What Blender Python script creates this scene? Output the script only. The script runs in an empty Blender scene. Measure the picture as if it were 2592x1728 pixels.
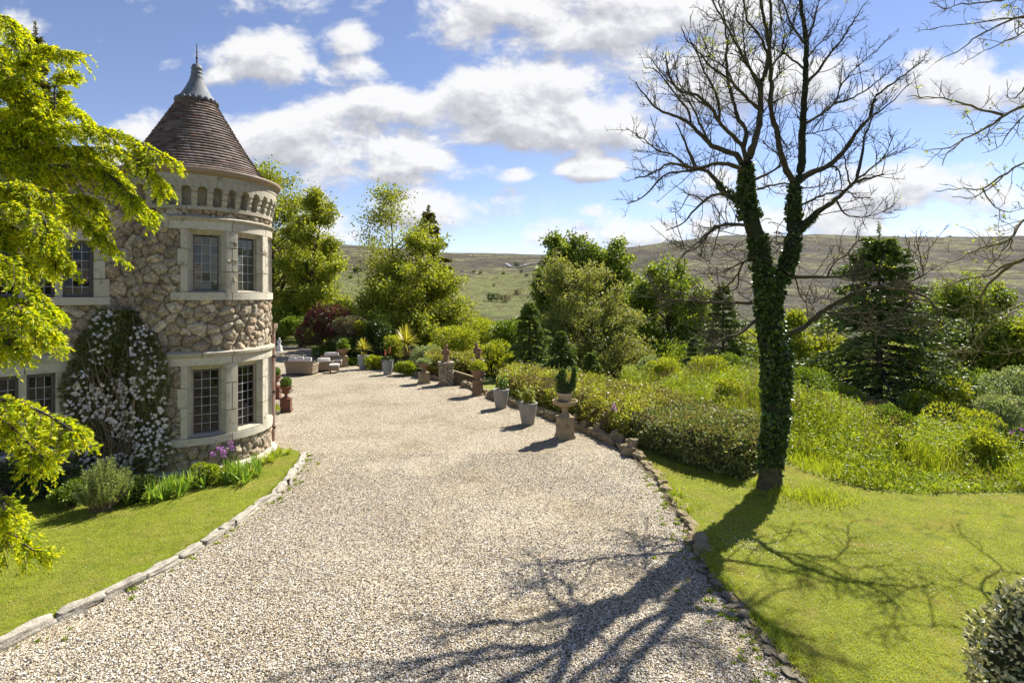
import bpy, bmesh, math, random
import numpy as np
from mathutils import Vector, noise as mnoise

rng = np.random.default_rng(11)
random.seed(5)
C = bpy.context.scene
COL = C.collection
R_ = math.radians
PI = math.pi

# photograph geometry: focal length in native pixels, horizon row, eye height (m)
F, YH, EYE = 1404.0, 750.0, 4.0
def G(x, y, z=0.0):
    Y = F * (EYE - z) / (y - YH)
    return np.array([(x - 1296) / F * Y, Y, z])
def PX(x, y, Y):
    return np.array([(x - 1296) / F * Y, Y, EYE + (YH - y) / F * Y])

# ------------------------------------------------------------------ objects
def meta(o, label=None, cat=None, group=None, kind=None):
    if label: o['label'] = label
    if cat: o['category'] = cat
    if group: o['group'] = group
    if kind: o['kind'] = kind
    return o
def thing(name, label, cat, loc=(0, 0, 0), rz=0.0, group=None):
    o = bpy.data.objects.new(name, None)
    COL.objects.link(o)
    o.location = [float(a) for a in loc]
    o.rotation_euler = (0, 0, rz)
    o.empty_display_size = .2
    return meta(o, label, cat, group)
def dup(root, loc, rz=0.0, label=None, scale=None):
    r = root.copy(); COL.objects.link(r)
    r.location = [float(a) for a in loc]; r.rotation_euler = (0, 0, rz)
    if scale is not None: r.scale = (scale,) * 3 if not hasattr(scale, '__len__') else scale
    if label: r['label'] = label
    for ch in list(root.children):
        c = ch.copy(); COL.objects.link(c); c.parent = r
        for g in list(ch.children):
            d = g.copy(); COL.objects.link(d); d.parent = c
    return r

class MB:
    """collects vertices and faces, links them as ONE mesh object"""
    def __init__(s):
        s.v = []; s.f = {}; s.n = 0; s.col = []
    def add(s, V, Fc, col=None):
        V = np.asarray(V, dtype=np.float64).reshape(-1, 3)
        Fc = np.asarray(Fc, dtype=np.int64)
        if len(V) == 0 or len(Fc) == 0: return s
        s.v.append(V); s.f.setdefault(Fc.shape[1], []).append(Fc + s.n)
        if col is not None: s.col.append(np.asarray(col, dtype=np.float64).reshape(-1, 4))
        s.n += len(V)
        return s
    def ngon(s, V):
        return s.add(V, [list(range(len(V)))])
    def mesh(s, name, smooth=False):
        me = bpy.data.meshes.new(name)
        V = np.concatenate(s.v)
        me.vertices.add(len(V)); me.vertices.foreach_set('co', V.astype(np.float32).ravel())
        lv, ls = [], []; off = 0
        for k, L in s.f.items():
            A = np.concatenate(L); lv.append(A.ravel())
            ls.append(off + np.arange(len(A)) * k); off += A.size
        lv = np.concatenate(lv); ls = np.concatenate(ls)
        me.loops.add(len(lv)); me.loops.foreach_set('vertex_index', lv.astype(np.int32))
        me.polygons.add(len(ls)); me.polygons.foreach_set('loop_start', ls.astype(np.int32))
        me.polygons.foreach_set('use_smooth', np.full(len(ls), smooth, dtype=bool))
        me.update(calc_edges=True)
        if s.col:
            a = me.attributes.new('tint', 'FLOAT_COLOR', 'POINT')
            a.data.foreach_set('color', np.concatenate(s.col).astype(np.float32).ravel())
        return me
    def build(s, name, mat, parent=None, smooth=False, **kw):
        me = s.mesh(name, smooth)
        o = bpy.data.objects.new(name, me); COL.objects.link(o)
        for m in (mat if isinstance(mat, (list, tuple)) else [mat]): me.materials.append(m)
        if parent is not None: o.parent = parent
        return meta(o, **kw)
    def bevel_build(s, name, mat, parent=None, w=.01, seg=2, smooth=True, **kw):
        o = s.build(name, mat, parent, False, **kw)
        bm = bmesh.new(); bm.from_mesh(o.data)
        bmesh.ops.remove_doubles(bm, verts=bm.verts, dist=1e-5)
        bmesh.ops.bevel(bm, geom=[e for e in bm.edges if e.is_manifold and e.calc_face_angle(0) > .5], offset=w, segments=seg, affect='EDGES', profile=.5)
        bm.to_mesh(o.data); bm.free()
        return o

def box(mb, x0, x1, y0, y1, z0, z1):
    V = [(x, y, z) for z in (z0, z1) for y in (y0, y1) for x in (x0, x1)]
    return mb.add(V, [(0, 2, 3, 1), (4, 5, 7, 6), (0, 1, 5, 4), (2, 6, 7, 3), (0, 4, 6, 2), (1, 3, 7, 5)])
def lathe(mb, prof, n=32, c=(0, 0, 0), a0=0.0, a1=2 * PI, wob=None):
    full = abs(a1 - a0 - 2 * PI) < 1e-6
    A = np.linspace(a0, a1, n, endpoint=not full)
    P = np.array(prof, float); m = len(P)
    r = P[:, 0][:, None]; z = P[:, 1][:, None]
    V = np.stack([c[0] + r * np.cos(A), c[1] + r * np.sin(A), c[2] + z + 0 * A], -1)
    i, j = np.meshgrid(np.arange(m - 1), np.arange(n if full else n - 1), indexing='ij')
    j2 = (j + 1) % n
    Fc = np.stack([i * n + j, i * n + j2, (i + 1) * n + j2, (i + 1) * n + j], -1).reshape(-1, 4)
    return mb.add(V.reshape(-1, 3), Fc)
def sector(mb, a0, a1, z0, z1, r0, r1, c=(0, 0), n=None):
    """curved block, angles in degrees"""
    n = n or max(2, int(abs(a1 - a0) / 3) + 2)
    A = np.radians(np.linspace(a0, a1, n))
    rings = [(r1, z0), (r1, z1), (r0, z1), (r0, z0)]
    V = np.concatenate([np.stack([c[0] + r * np.cos(A), c[1] + r * np.sin(A), np.full(n, z)], -1) for r, z in rings])
    Fc = []
    for k in range(4):
        k2 = (k + 1) % 4
        for j in range(n - 1): Fc.append((k * n + j, k * n + j + 1, k2 * n + j + 1, k2 * n + j))
    Fc += [(0, n, 2 * n, 3 * n), (n - 1, 4 * n - 1, 3 * n - 1, 2 * n - 1)]
    return mb.add(V, Fc)
def nrm(v):
    v = np.asarray(v, float)
    return v / np.maximum(np.linalg.norm(v, axis=-1, keepdims=True), 1e-9)
def tubes(mb, P, Rr, sides=5):
    """batch of tubes: P (B,n,3), R (B,n)"""
    P = np.asarray(P, float); Rr = np.asarray(Rr, float)
    B, n, _ = P.shape
    T = nrm(np.gradient(P, axis=1))
    ref = np.where(np.abs(T[:, :, 2:3]) > .9, np.array([1., 0, 0]), np.array([0, 0, 1.]))
    X = nrm(np.cross(ref, T)); Y = np.cross(T, X)
    A = np.arange(sides) * 2 * PI / sides
    V = P[:, :, None] + Rr[:, :, None, None] * (np.cos(A)[:, None] * X[:, :, None] + np.sin(A)[:, None] * Y[:, :, None])
    b, i, k = np.meshgrid(np.arange(B), np.arange(n - 1), np.arange(sides), indexing='ij')
    k2 = (k + 1) % sides; o = b * n * sides
    Fc = np.stack([o + i * sides + k, o + i * sides + k2, o + (i + 1) * sides + k2, o + (i + 1) * sides + k], -1).reshape(-1, 4)
    return mb.add(V.reshape(-1, 3), Fc)
def tube(mb, pts, rad, sides=8, n=None):
    pts = np.asarray(pts, float)
    rad = np.broadcast_to(np.asarray(rad, float), (len(pts),)) if np.ndim(rad) else np.full(len(pts), rad)
    if n: pts, rad = resample(pts, n, rad)
    return tubes(mb, pts[None], rad[None], sides)
def resample(pts, n, rad=None):
    """smooth (Catmull-Rom) resampling of a polyline"""
    pts = np.asarray(pts, float)
    d = np.r_[0, np.cumsum(np.linalg.norm(np.diff(pts, axis=0), axis=1))]
    t = np.linspace(0, d[-1], n)
    k = np.clip(np.searchsorted(d, t, side='right') - 1, 0, len(pts) - 2)
    w = ((t - d[k]) / np.maximum(d[k + 1] - d[k], 1e-9))[:, None]
    E = np.vstack([2 * pts[0] - pts[1], pts, 2 * pts[-1] - pts[-2]])
    p0, p1, p2, p3 = E[k], E[k + 1], E[k + 2], E[k + 3]
    out = .5 * (2 * p1 + (p2 - p0) * w + (2 * p0 - 5 * p1 + 4 * p2 - p3) * w ** 2 + (3 * p1 - p0 - 3 * p2 + p3) * w ** 3)
    if rad is None: return out
    return out, np.interp(t, d, rad)
def bez(a, b, c, n):
    t = np.linspace(0, 1, n)[None, :, None]
    return (1 - t) ** 2 * a[:, None] + 2 * t * (1 - t) * b[:, None] + t * t * c[:, None]
def rdir(n, g=rng):
    return nrm(g.normal(size=(n, 3)))
def leaves(mb, pos, d, L, W, g=rng, fold=.12, up=None, upw=.5, mid=.45):
    """one small folded quad per leaf"""
    pos = np.asarray(pos, float); N = len(pos)
    if N == 0: return mb
    d = nrm(d); L = np.broadcast_to(L, (N,))[:, None]; W = np.broadcast_to(W, (N,))[:, None]
    nr = rdir(N, g)
    if up is not None: nr = nrm(nr * (1 - upw) + np.asarray(up) * upw)
    s = nrm(np.cross(d, nr)); nn = np.cross(s, d)
    m = pos + d * L * mid
    V = np.stack([pos, m + s * W * .5 + nn * fold * W, pos + d * L, m - s * W * .5 + nn * fold * W], 1).reshape(-1, 3)
    return mb.add(V, np.arange(4 * N).reshape(N, 4))
def blades(mb, pos, h, w, lean, g=rng):
    """grass blades, two segments each: quad + triangle"""
    pos = np.asarray(pos, float); N = len(pos)
    h = np.broadcast_to(h, (N,))[:, None]; w = np.broadcast_to(w, (N,))[:, None]
    a = g.uniform(0, 2 * PI, N); s = np.stack([np.cos(a), np.sin(a), 0 * a], -1)
    l = np.broadcast_to(lean, (N,)) * g.uniform(.2, 1.2, N)
    b = g.uniform(0, 2 * PI, N); ld = np.stack([np.cos(b), np.sin(b), 0 * b], -1) * l[:, None]
    up = np.array([0, 0, 1.])
    m = pos + up * h * .6 + ld * h * .35
    t = pos + up * h * (1 - .3 * np.minimum(l, 1.5)[:, None]) + ld * h
    V = np.stack([pos - s * w / 2, pos + s * w / 2, m + s * w * .4, m - s * w * .4, t], 1).reshape(-1, 3)
    i = np.arange(N)[:, None] * 5
    n0 = mb.n
    mb.add(V, i + np.array([0, 1, 2, 3]))
    mb.f.setdefault(3, []).append(i + np.array([3, 2, 4]) + n0)
    return mb

# ------------------------------------------------------------------ materials
class NT:
    def __init__(s, m):
        s.t = m.node_tree; s.t.nodes.clear()
    def n(s, typ, ins=None, **props):
        nd = s.t.nodes.new(typ)
        for k, v in props.items(): setattr(nd, k, v)
        for k, v in (ins or {}).items():
            if isinstance(v, bpy.types.NodeSocket): s.t.links.new(v, nd.inputs[k])
            else: nd.inputs[k].default_value = v
        return nd
    def math(s, op, a, b=0.0, clamp=False):
        return s.n('ShaderNodeMath', {0: a, 1: b}, operation=op, use_clamp=clamp).outputs[0]
    def mix(s, fac, a, b, blend='MIX'):
        nd = s.n('ShaderNodeMix', {0: fac, 6: a, 7: b}, data_type='RGBA', blend_type=blend)
        return nd.outputs[2]
    def ramp(s, fac, stops, interp='LINEAR'):
        nd = s.n('ShaderNodeValToRGB', {0: fac}); e = nd.color_ramp
        e.interpolation = interp
        while len(e.elements) < len(stops): e.elements.new(.5)
        for el, (p, c) in zip(e.elements, stops):
            el.position = p; el.color = (*c, 1) if len(c) == 3 else c
        return nd.outputs[0]
    def noise(s, scale, vec=None, detail=4, rough=.55, dist=0.0, out=0):
        i = {'Scale': scale, 'Detail': detail, 'Roughness': rough, 'Distortion': dist}
        if vec is not None: i['Vector'] = vec
        return s.n('ShaderNodeTexNoise', i).outputs[out]
    def pos(s):
        return s.n('ShaderNodeNewGeometry').outputs['Position']
    def obj(s):
        return s.n('ShaderNodeTexCoord').outputs['Object']
    def bump(s, h, strength=.5, dist=.02, normal=None):
        i = {'Height': h, 'Strength': strength, 'Distance': dist}
        if normal is not None: i['Normal'] = normal
        return s.n('ShaderNodeBump', i).outputs[0]
    def out(s, sh):
        s.n('ShaderNodeOutputMaterial', {'Surface': sh})
    def bsdf(s, col, rough=.8, normal=None, spec=.3, **kw):
        i = {'Base Color': col, 'Roughness': rough, 'Specular IOR Level': spec}
        if normal is not None: i['Normal'] = normal
        i.update(kw)
        return s.n('ShaderNodeBsdfPrincipled', i).outputs[0]
def c4(c): return (*c, 1.0)
def newmat(name):
    m = bpy.data.materials.new(name); m.use_nodes = True
    return m, NT(m)
def leafmat(name, cols, trans=.4, rough=.45, nscale=.8, namp=.35, tw=(1.25, 1.2, .6), spec=.35, patch=None):
    m, t = newmat(name)
    cols = [tuple(min(.8, a * LEAF) for a in c) if 'petal' not in name else c for c in cols]
    rnd = t.n('ShaderNodeNewGeometry').outputs['Random Per Island']
    k = len(cols)
    base = t.ramp(rnd, [(i / max(k - 1, 1), c) for i, c in enumerate(cols)])
    nz = t.noise(nscale, t.obj(), 3)
    v = t.math('ADD', t.math('MULTIPLY', t.math('SUBTRACT', nz, .5), namp * 3.0), 1.0)
    col = t.n('ShaderNodeHueSaturation', {'Value': v, 'Color': base}).outputs[0]
    for pc_, ps_, lo_, hi_, am_ in (patch or []):
        col = t.mix(t.ramp(t.noise(ps_, t.obj(), 5, .62, .5), [(lo_, (0, 0, 0)), (hi_, (am_,) * 3)]), col, c4(pc_))
    tc = t.mix(1.0, col, c4(tw), 'MULTIPLY')
    d = t.bsdf(col, rough, spec=spec)
    tr = t.n('ShaderNodeBsdfTranslucent', {'Color': tc}).outputs[0]
    t.out(t.n('ShaderNodeMixShader', {0: trans, 1: d, 2: tr}).outputs[0])
    return m
def plainmat(name, col, col2=None, rough=.8, nscale=6.0, bump=.3, bd=.01, spec=.3, fine=60.0, island=0.0, metallic=0.0, world=False):
    m, t = newmat(name)
    o = t.pos() if world else t.obj()
    nz = t.noise(nscale, o, 6, .6)
    c = t.mix(t.ramp(nz, [(.3, (0, 0, 0)), (.7, (1, 1, 1))]), c4(col), c4(col2 or tuple(a * .7 for a in col)))
    if island:
        rnd = t.n('ShaderNodeNewGeometry').outputs['Random Per Island']
        v = t.math('ADD', t.math('MULTIPLY', t.math('SUBTRACT', rnd, .5), island), 1.0)
        c = t.n('ShaderNodeHueSaturation', {'Value': v, 'Color': c}).outputs[0]
    f = t.noise(fine, o, 3, .7)
    c = t.mix(.25, c, t.ramp(f, [(.3, tuple(a * .5 for a in col)), (.7, tuple(min(1, a * 1.25) for a in col))]))
    h = t.math('ADD', t.math('MULTIPLY', nz, .6), t.math('MULTIPLY', f, .4))
    t.out(t.bsdf(c, rough, t.bump(h, bump, bd), spec, Metallic=metallic))
    return m
M = {}
EXPOSURE = 1.2
SKY = .068
SKYTINT = (1.22, 1.03, 1.02)
LEAF = 1.35
CLOUD = 6.3
# ------------------------------------------------------------------ camera, sun, sky
cam = bpy.data.cameras.new('camera'); camo = bpy.data.objects.new('camera', cam)
COL.objects.link(camo); C.camera = camo
camo.location = (0, 0, EYE); camo.rotation_euler = (PI / 2, 0, 0)
cam.sensor_width = 36; cam.lens = F / 2592 * 36; cam.shift_y = -(864 - YH) / 2592
cam.clip_start = .05; cam.clip_end = 6000
cam.dof.use_dof = True; cam.dof.focus_distance = 18; cam.dof.aperture_fstop = 5.0
SUN_AZ, SUN_EL = R_(40), R_(46.5)              # azimuth from +Y towards +X
sd = np.array([math.sin(SUN_AZ) * math.cos(SUN_EL), math.cos(SUN_AZ) * math.cos(SUN_EL), math.sin(SUN_EL)])
sl = bpy.data.lights.new('sun', 'SUN'); so = bpy.data.objects.new('sun', sl); COL.objects.link(so)
sl.energy = 5.0; sl.angle = R_(.53); sl.color = (1, .95, .86)
so.rotation_euler = Vector(-sd).to_track_quat('-Z', 'Y').to_euler()
so.location = (20, 25, 40)
C.view_settings.view_transform = 'Standard'; C.view_settings.look = 'None'
C.view_settings.gamma = 1; C.view_settings.exposure = EXPOSURE
C.cycles.max_bounces = 6; C.cycles.transparent_max_bounces = 6
C.cycles.caustics_reflective = False; C.cycles.caustics_refractive = False
C.cycles.use_adaptive_sampling = True; C.cycles.adaptive_threshold = .015

W = bpy.data.worlds.new('World'); C.world = W; W.use_nodes = True
wt = NT(W)
sky = wt.n('ShaderNodeTexSky', sky_type='NISHITA', sun_disc=False, sun_elevation=SUN_EL, sun_rotation=SUN_AZ,
           air_density=.85, dust_density=0.0, ozone_density=3.0, altitude=250)
gen = wt.n('ShaderNodeTexCoord').outputs['Generated']
def density_group():
    """cloud cover as a function of the direction looked at"""
    g = bpy.data.node_groups.new('cloud_cover', 'ShaderNodeTree')
    g.interface.new_socket('P', in_out='INPUT', socket_type='NodeSocketVector')
    g.interface.new_socket('D', in_out='OUTPUT', socket_type='NodeSocketFloat')
    class GT(NT):
        def __init__(s, t): s.t = t
    t = GT(g)
    P = t.n('NodeGroupInput').outputs[0]
    blobs = [(655, 150, 150, 85, 1.05), (880, 95, 80, 60, .8), (900, 185, 110, 55, .85), (650, 15, 260, 45, .45), (1010, 25, 200, 50, .42),
             (1560, 30, 520, 110, .95), (1800, 180, 380, 130, .9), (1380, 270, 420, 130, 1.0), (1000, 270, 260, 75, .95), (820, 350, 360, 100, .95),
             (1050, 420, 330, 70, .75), (1130, 530, 300, 70, .85), (1500, 430, 100, 45, 1.0), (1495, 392, 55, 30, .8), (1310, 438, 60, 24, .75), (1495, 530, 55, 28, .8), (1380, 560, 90, 30, .7), (1560, 480, 60, 26, .5), (1620, 590, 420, 50, .75),
             (1500, 530, 90, 36, .6), (1700, 470, 160, 90, .5), (2220, 470, 230, 90, .8), (2480, 200, 200, 110, .8), (2560, 110, 130, 90, .6), (2080, 570, 520, 60, .6), (2500, 470, 150, 90, .55), (2560, 620, 300, 60, .6),
             (50, 60, 90, 75, .75), (390, 330, 110, 60, .65), (430, 165, 45, 24, .6), (250, 420, 300, 90, .6), (2150, 250, 300, 80, .35), (1900, 700, 2500, 60, .25), (600, 560, 800, 90, .55),
             (-600, 200, 500, 200, .8), (3300, 300, 500, 220, .8), (1500, -700, 1500, 420, .6), (300, -900, 700, 300, .7)]
    tot = None
    for (x, y, rx, ry, w) in blobs:
        v = t.n('ShaderNodeVectorMath', {0: P, 1: (x / 100, y / 100, 0)}, operation='SUBTRACT').outputs[0]
        v = t.n('ShaderNodeVectorMath', {0: v, 1: (100 / rx, 100 / ry, 0)}, operation='MULTIPLY').outputs[0]
        l = t.n('ShaderNodeVectorMath', {0: v}, operation='LENGTH').outputs['Value']
        k = t.n('ShaderNodeMapRange', {'Value': l, 'From Min': .2, 'From Max': 1.55, 'To Min': w, 'To Max': 0.0}, interpolation_type='SMOOTHSTEP').outputs[0]
        tot = k if tot is None else t.math('MAXIMUM', tot, k)
    st = t.n('ShaderNodeVectorMath', {0: P, 1: (.75, 1.15, 1)}, operation='MULTIPLY').outputs[0]
    n1 = t.noise(.60, st, 10, .60, .2)
    n2 = t.noise(.16, st, 3, .5)
    nn = t.math('ADD', t.math('MULTIPLY', t.math('SUBTRACT', n1, .5), 2.5), t.math('MULTIPLY', t.math('SUBTRACT', n2, .5), .5))
    d = t.math('SUBTRACT', t.math('ADD', t.math('MULTIPLY', tot, .92), nn), .36)
    t.n('NodeGroupOutput', {0: d})
    return g
dg = density_group()
sep = wt.n('ShaderNodeSeparateXYZ', {0: gen})
gy = wt.math('MAXIMUM', sep.outputs[1], .04)
px = wt.math('ADD', wt.math('MULTIPLY', wt.math('DIVIDE', sep.outputs[0], gy), F / 100), 12.96)
py = wt.math('SUBTRACT', YH / 100, wt.math('MULTIPLY', wt.math('DIVIDE', sep.outputs[2], gy), F / 100))
pv = wt.n('ShaderNodeCombineXYZ', {0: px, 1: py, 2: 0.0}).outputs[0]
up1 = wt.n('ShaderNodeVectorMath', {0: pv, 1: (.22, -.42, 0)}, operation='ADD').outputs[0]
def dens(v):
    nd = wt.n('ShaderNodeGroup'); nd.node_tree = dg; wt.t.links.new(v, nd.inputs[0]); return nd.outputs[0]
d0, d1 = dens(pv), dens(up1)
mask = wt.n('ShaderNodeMapRange', {'Value': d0, 'From Min': -.12, 'From Max': .36}, interpolation_type='SMOOTHSTEP').outputs[0]
# sun comes from the upper right: a cloud is bright where it thins towards the sun, grey where more cloud stands above it
lit = wt.math('ADD', wt.math('MULTIPLY', wt.math('SUBTRACT', d0, d1), 1.5), .60, True)
lit = wt.math('SUBTRACT', lit, wt.math('MULTIPLY', wt.math('MAXIMUM', wt.math('SUBTRACT', d0, .30), 0.0), .55), True)
CL = CLOUD
ccol = wt.ramp(lit, [(0.0, (.53 * CL, .535 * CL, .58 * CL)), (.45, (.74 * CL, .745 * CL, .785 * CL)), (.8, (1.0 * CL, 1.0 * CL, 1.0 * CL))])
skyc = wt.mix(1.0, sky.outputs[0], (*SKYTINT, 1), 'MULTIPLY')
wcol = wt.mix(wt.math('MULTIPLY', mask, .97), skyc, ccol)
bg = wt.n('ShaderNodeBackground', {'Color': wcol, 'Strength': SKY})
wt.n('ShaderNodeOutputWorld', {'Surface': bg.outputs[0]})

# ------------------------------------------------------------------ outlines measured on the ground (native pixels -> metres)
def GP(L): return np.array([G(x, y)[:2] for x, y in L])
KERB_L = GP([(-330, 1800), (0, 1645), (154, 1568), (331, 1484), (474, 1407), (617, 1313), (705, 1246), (752, 1190), (766, 1162), (768, 1150)])
EDGE_R = GP([(2160, 1870), (2039, 1728), (1929, 1609), (1850, 1515), (1785, 1433), (1730, 1311), (1653, 1201), (1587, 1146), (1477, 1091), (1366, 1047), (1278, 1019),
             (1168, 975), (1080, 957), (992, 939), (904, 924), (826, 898), (771, 876)])
TERR = np.array([(16, -30), (12.6, 0), (11.2, 9), (10.8, 12), (10.6, 15), (10.0, 18.5), (8.6, 22), (6.2, 24.6), (2.4, 27), (-3.5, 32), (-9, 39), (-15, 47), (-30, 60), (-70, 80)], float)
def seg_dist(p, L):
    """distance of points p (N,2) to polyline L, and side sign (+ = right of travel)"""
    best = np.full(len(p), 1e9); sg = np.zeros(len(p))
    for a, b in zip(L[:-1], L[1:]):
        ab = b - a; t = np.clip(((p - a) @ ab) / (ab @ ab), 0, 1)
        q = p - (a + t[:, None] * ab); d = np.hypot(q[:, 0], q[:, 1])
        cr = ab[0] * (p[:, 1] - a[1]) - ab[1] * (p[:, 0] - a[0])
        m = d < best - 1e-9
        best[m] = d[m]; sg[m] = np.where(cr[m] < 0, 1, -1)
    return best * sg
def sstep(x, a, b):
    t = np.clip((x - a) / (b - a), 0, 1); return t * t * (3 - 2 * t)
def vnoise(p, s, seed=0):
    """cheap smooth value noise, p (N,2)"""
    g = np.random.default_rng(1000 + seed); T = g.random((64, 64))
    q = p / s; i = np.floor(q).astype(int); f = q - i; f = f * f * (3 - 2 * f)
    a = T[i[:, 0] % 64, i[:, 1] % 64]; b = T[(i[:, 0] + 1) % 64, i[:, 1] % 64]
    c = T[i[:, 0] % 64, (i[:, 1] + 1) % 64]; d = T[(i[:, 0] + 1) % 64, (i[:, 1] + 1) % 64]
    return (a * (1 - f[:, 0]) + b * f[:, 0]) * (1 - f[:, 1]) + (c * (1 - f[:, 0]) + d * f[:, 0]) * f[:, 1] - .5
def inside(p, poly):
    x, y = p[:, 0], p[:, 1]; r = np.zeros(len(p), bool)
    for (x0, y0), (x1, y1) in zip(poly, np.roll(poly, -1, 0)):
        if y0 == y1: continue
        r ^= ((y0 > y) != (y1 > y)) & (x < (x1 - x0) * (y - y0) / (y1 - y0) + x0)
    return r
FARX = [-1500, 0, 600, 880, 1000, 1130, 1200, 1300, 1420, 1600, 2600, 4200]
FARP = [112, 128, 131, 131, 125, 113, 111, 109, 107, 104, 104, 104]
RIGX = [-1500, 600, 1000, 1200, 1330, 1420, 1540, 1620, 1686, 1780, 1873, 2094, 2350, 2592, 4200]
RIGP = [-60, -40, -10, 45, 84, 103, 117, 130, 141, 151, 157, 158, 155, 154, 150]
def terrain(p):
    p = np.asarray(p, float); x, y = p[:, 0], p[:, 1]
    s = seg_dist(p, TERR)
    drop = -9 * (1 - np.exp(-np.maximum(s, 0) * .055))
    drop = drop * sstep(s, 0, 5) + vnoise(p, 7, 3) * .5 * sstep(s, 1, 8)
    drop = drop + .75 * np.exp(-(((x - 8.2) / 2.6) ** 2 + ((y - 20) / 4.2) ** 2))
    yy = np.maximum(y, 1.0); u = np.clip(x / yy, -4, 4); nx = 1296 + F * u
    yc = np.hypot(x, y) * np.where(y > 0, 1, -1)
    yd = np.where(np.abs(x) < 1.1 * yy, yy, np.maximum(yy, np.hypot(x, y) / 1.5))
    def hill(px_, Yr, y0, z0):
        zr = EYE + px_ / F * Yr
        t = (yd - y0) / (Yr - y0)
        up = z0 + (zr - z0) * np.clip(t, 0, 1) ** 1.02
        return np.where(t > 1, zr - (yd - Yr) * .12, up)
    h1 = hill(np.interp(nx, FARX, FARP), 1050, 120, -9)
    h2 = hill(np.interp(nx, RIGX, RIGP), 660, 120, -9)
    k = 2.5
    hm = np.logaddexp(h1 / k, h2 / k) * k - k * .5
    und = vnoise(p, 60, 1) * 5 + vnoise(p, 22, 2) * 1.8 + vnoise(p, 9, 5) * .7
    hm = hm + und * sstep(yd, 150, 320) * np.where(yd > 600, .55, 1)
    w = sstep(yd, 70, 150) * (y > 0)
    return drop * (1 - w) + hm * w
def tz(x, y): return float(terrain(np.array([[x, y]]))[0])

th = np.concatenate([np.linspace(-180, -75, 24), np.linspace(-70, 70, 421), np.linspace(75, 180, 24)[:-1]])
rr = np.concatenate([np.linspace(.4, 60, 120), 60 * (1900 / 60) ** (np.linspace(0, 1, 221)[1:])])
TT, RR = np.meshgrid(np.radians(th), rr, indexing='ij')
gx, gyv = (RR * np.sin(TT)).ravel(), (RR * np.cos(TT)).ravel()
gp = np.stack([gx, gyv], -1); gz = terrain(gp)
nt_, nr_ = len(th), len(rr)
i, j = np.meshgrid(np.arange(nt_), np.arange(nr_ - 1), indexing='ij'); i2 = (i + 1) % nt_
mb = MB()
# land use: red = moor heather, green = enclosed pale pasture
yd = np.maximum(gyv, 1)
moor = sstep(yd + vnoise(gp, 40, 7) * 60, 110, 190)
nxg = 1296 + F * gx / yd
pas = sstep(yd + vnoise(gp, 30, 8) * 60, 150, 185) * (1 - sstep(yd + vnoise(gp, 50, 9) * 190, 390, 470)) * (1 - sstep(nxg + vnoise(gp, 40, 4) * 260, 1350, 1600)) 
tint = np.stack([moor, np.clip(pas, 0, 1), 0 * moor, 0 * moor + 1], -1)
mb.add(np.stack([gx, gyv, gz], -1), np.stack([i * nr_ + j, i * nr_ + j + 1, i2 * nr_ + j + 1, i2 * nr_ + j], -1).reshape(-1, 4)[:, ::-1], tint)
m, t = newmat('moorland')
P = t.pos()
at = t.n('ShaderNodeAttribute', attribute_name='tint'); sp = t.n('ShaderNodeSeparateColor', {0: at.outputs[0]})
near = t.mix(t.ramp(t.noise(1.3, P, 6, .65), [(.35, (0, 0, 0)), (.65, (1, 1, 1))]), (.035, .05, .014, 1), (.075, .09, .022, 1))
n_a = t.noise(.022, P, 8, .68, .6); n_b = t.noise(.11, P, 7, .72, .4); n_c = t.noise(.55, P, 4, .75)
hk = t.math('ADD', t.math('MULTIPLY', n_a, .5), t.math('ADD', t.math('MULTIPLY', n_b, .38), t.math('MULTIPLY', n_c, .22)))
heath = t.ramp(hk, [(.40, (.024, .021, .018)), (.50, (.050, .045, .036)), (.575, (.078, .071, .050)), (.605, (.15, .145, .065)), (.655, (.21, .215, .075)), (.72, (.23, .23, .09))])
past = t.ramp(t.math('ADD', t.math('MULTIPLY', n_b, .6), t.math('MULTIPLY', n_c, .4)), [(.38, (.045, .042, .025)), (.45, (.095, .095, .038)), (.54, (.15, .16, .055)), (.63, (.12, .175, .035))])
spk = t.noise(.32, P, 5, .8)
dots = t.ramp(spk, [(.62, (1, 1, 1)), (.68, (.35, .36, .33))])
far = t.mix(sp.outputs[1], heath, past)
far = t.mix(1.0, far, dots, 'MULTIPLY')
col = t.mix(sp.outputs[0], near, far)
t.out(t.bsdf(col, .95, t.bump(t.math('ADD', n_b, t.math('MULTIPLY', n_c, .6)), .9, 2.2), .1))
M['moor'] = m
ground = mb.build('ground', m, None, True, kind='structure')

# gravel drive
m, t = newmat('gravel')
P = t.pos()
wv = t.n('ShaderNodeVectorMath', {0: P, 1: t.n('ShaderNodeVectorMath', {0: t.noise(30, P, 2, .5, 0, 1), 1: (.012, .012, .012)}, operation='MULTIPLY').outputs[0]}, operation='ADD').outputs[0]
vo = t.n('ShaderNodeTexVoronoi', {'Vector': wv, 'Scale': 54.0, 'Randomness': 1.0}, feature='F1', voronoi_dimensions='2D')
ve = t.n('ShaderNodeTexVoronoi', {'Vector': wv, 'Scale': 54.0, 'Randomness': 1.0}, feature='DISTANCE_TO_EDGE', voronoi_dimensions='2D')
rnd = t.n('ShaderNodeSeparateColor', {0: vo.outputs['Color']})
stone = t.ramp(rnd.outputs[0], [(0, (.06, .055, .05)), (.14, (.17, .15, .125)), (.28, (.38, .345, .29)), (.45, (.58, .54, .47)), (.62, (.46, .37, .25)), (.70, (.70, .665, .60)), (1, (.86, .83, .76))])
gap = t.ramp(ve.outputs['Distance'], [(0.0, (.16, .145, .12)), (.12, (1, 1, 1))])
col = t.mix(1.0, t.mix(1.0, stone, gap, 'MULTIPLY'), (1.17, 1.09, .93, 1), 'MULTIPLY')
pz = t.noise(.55, P, 5, .6)
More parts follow.
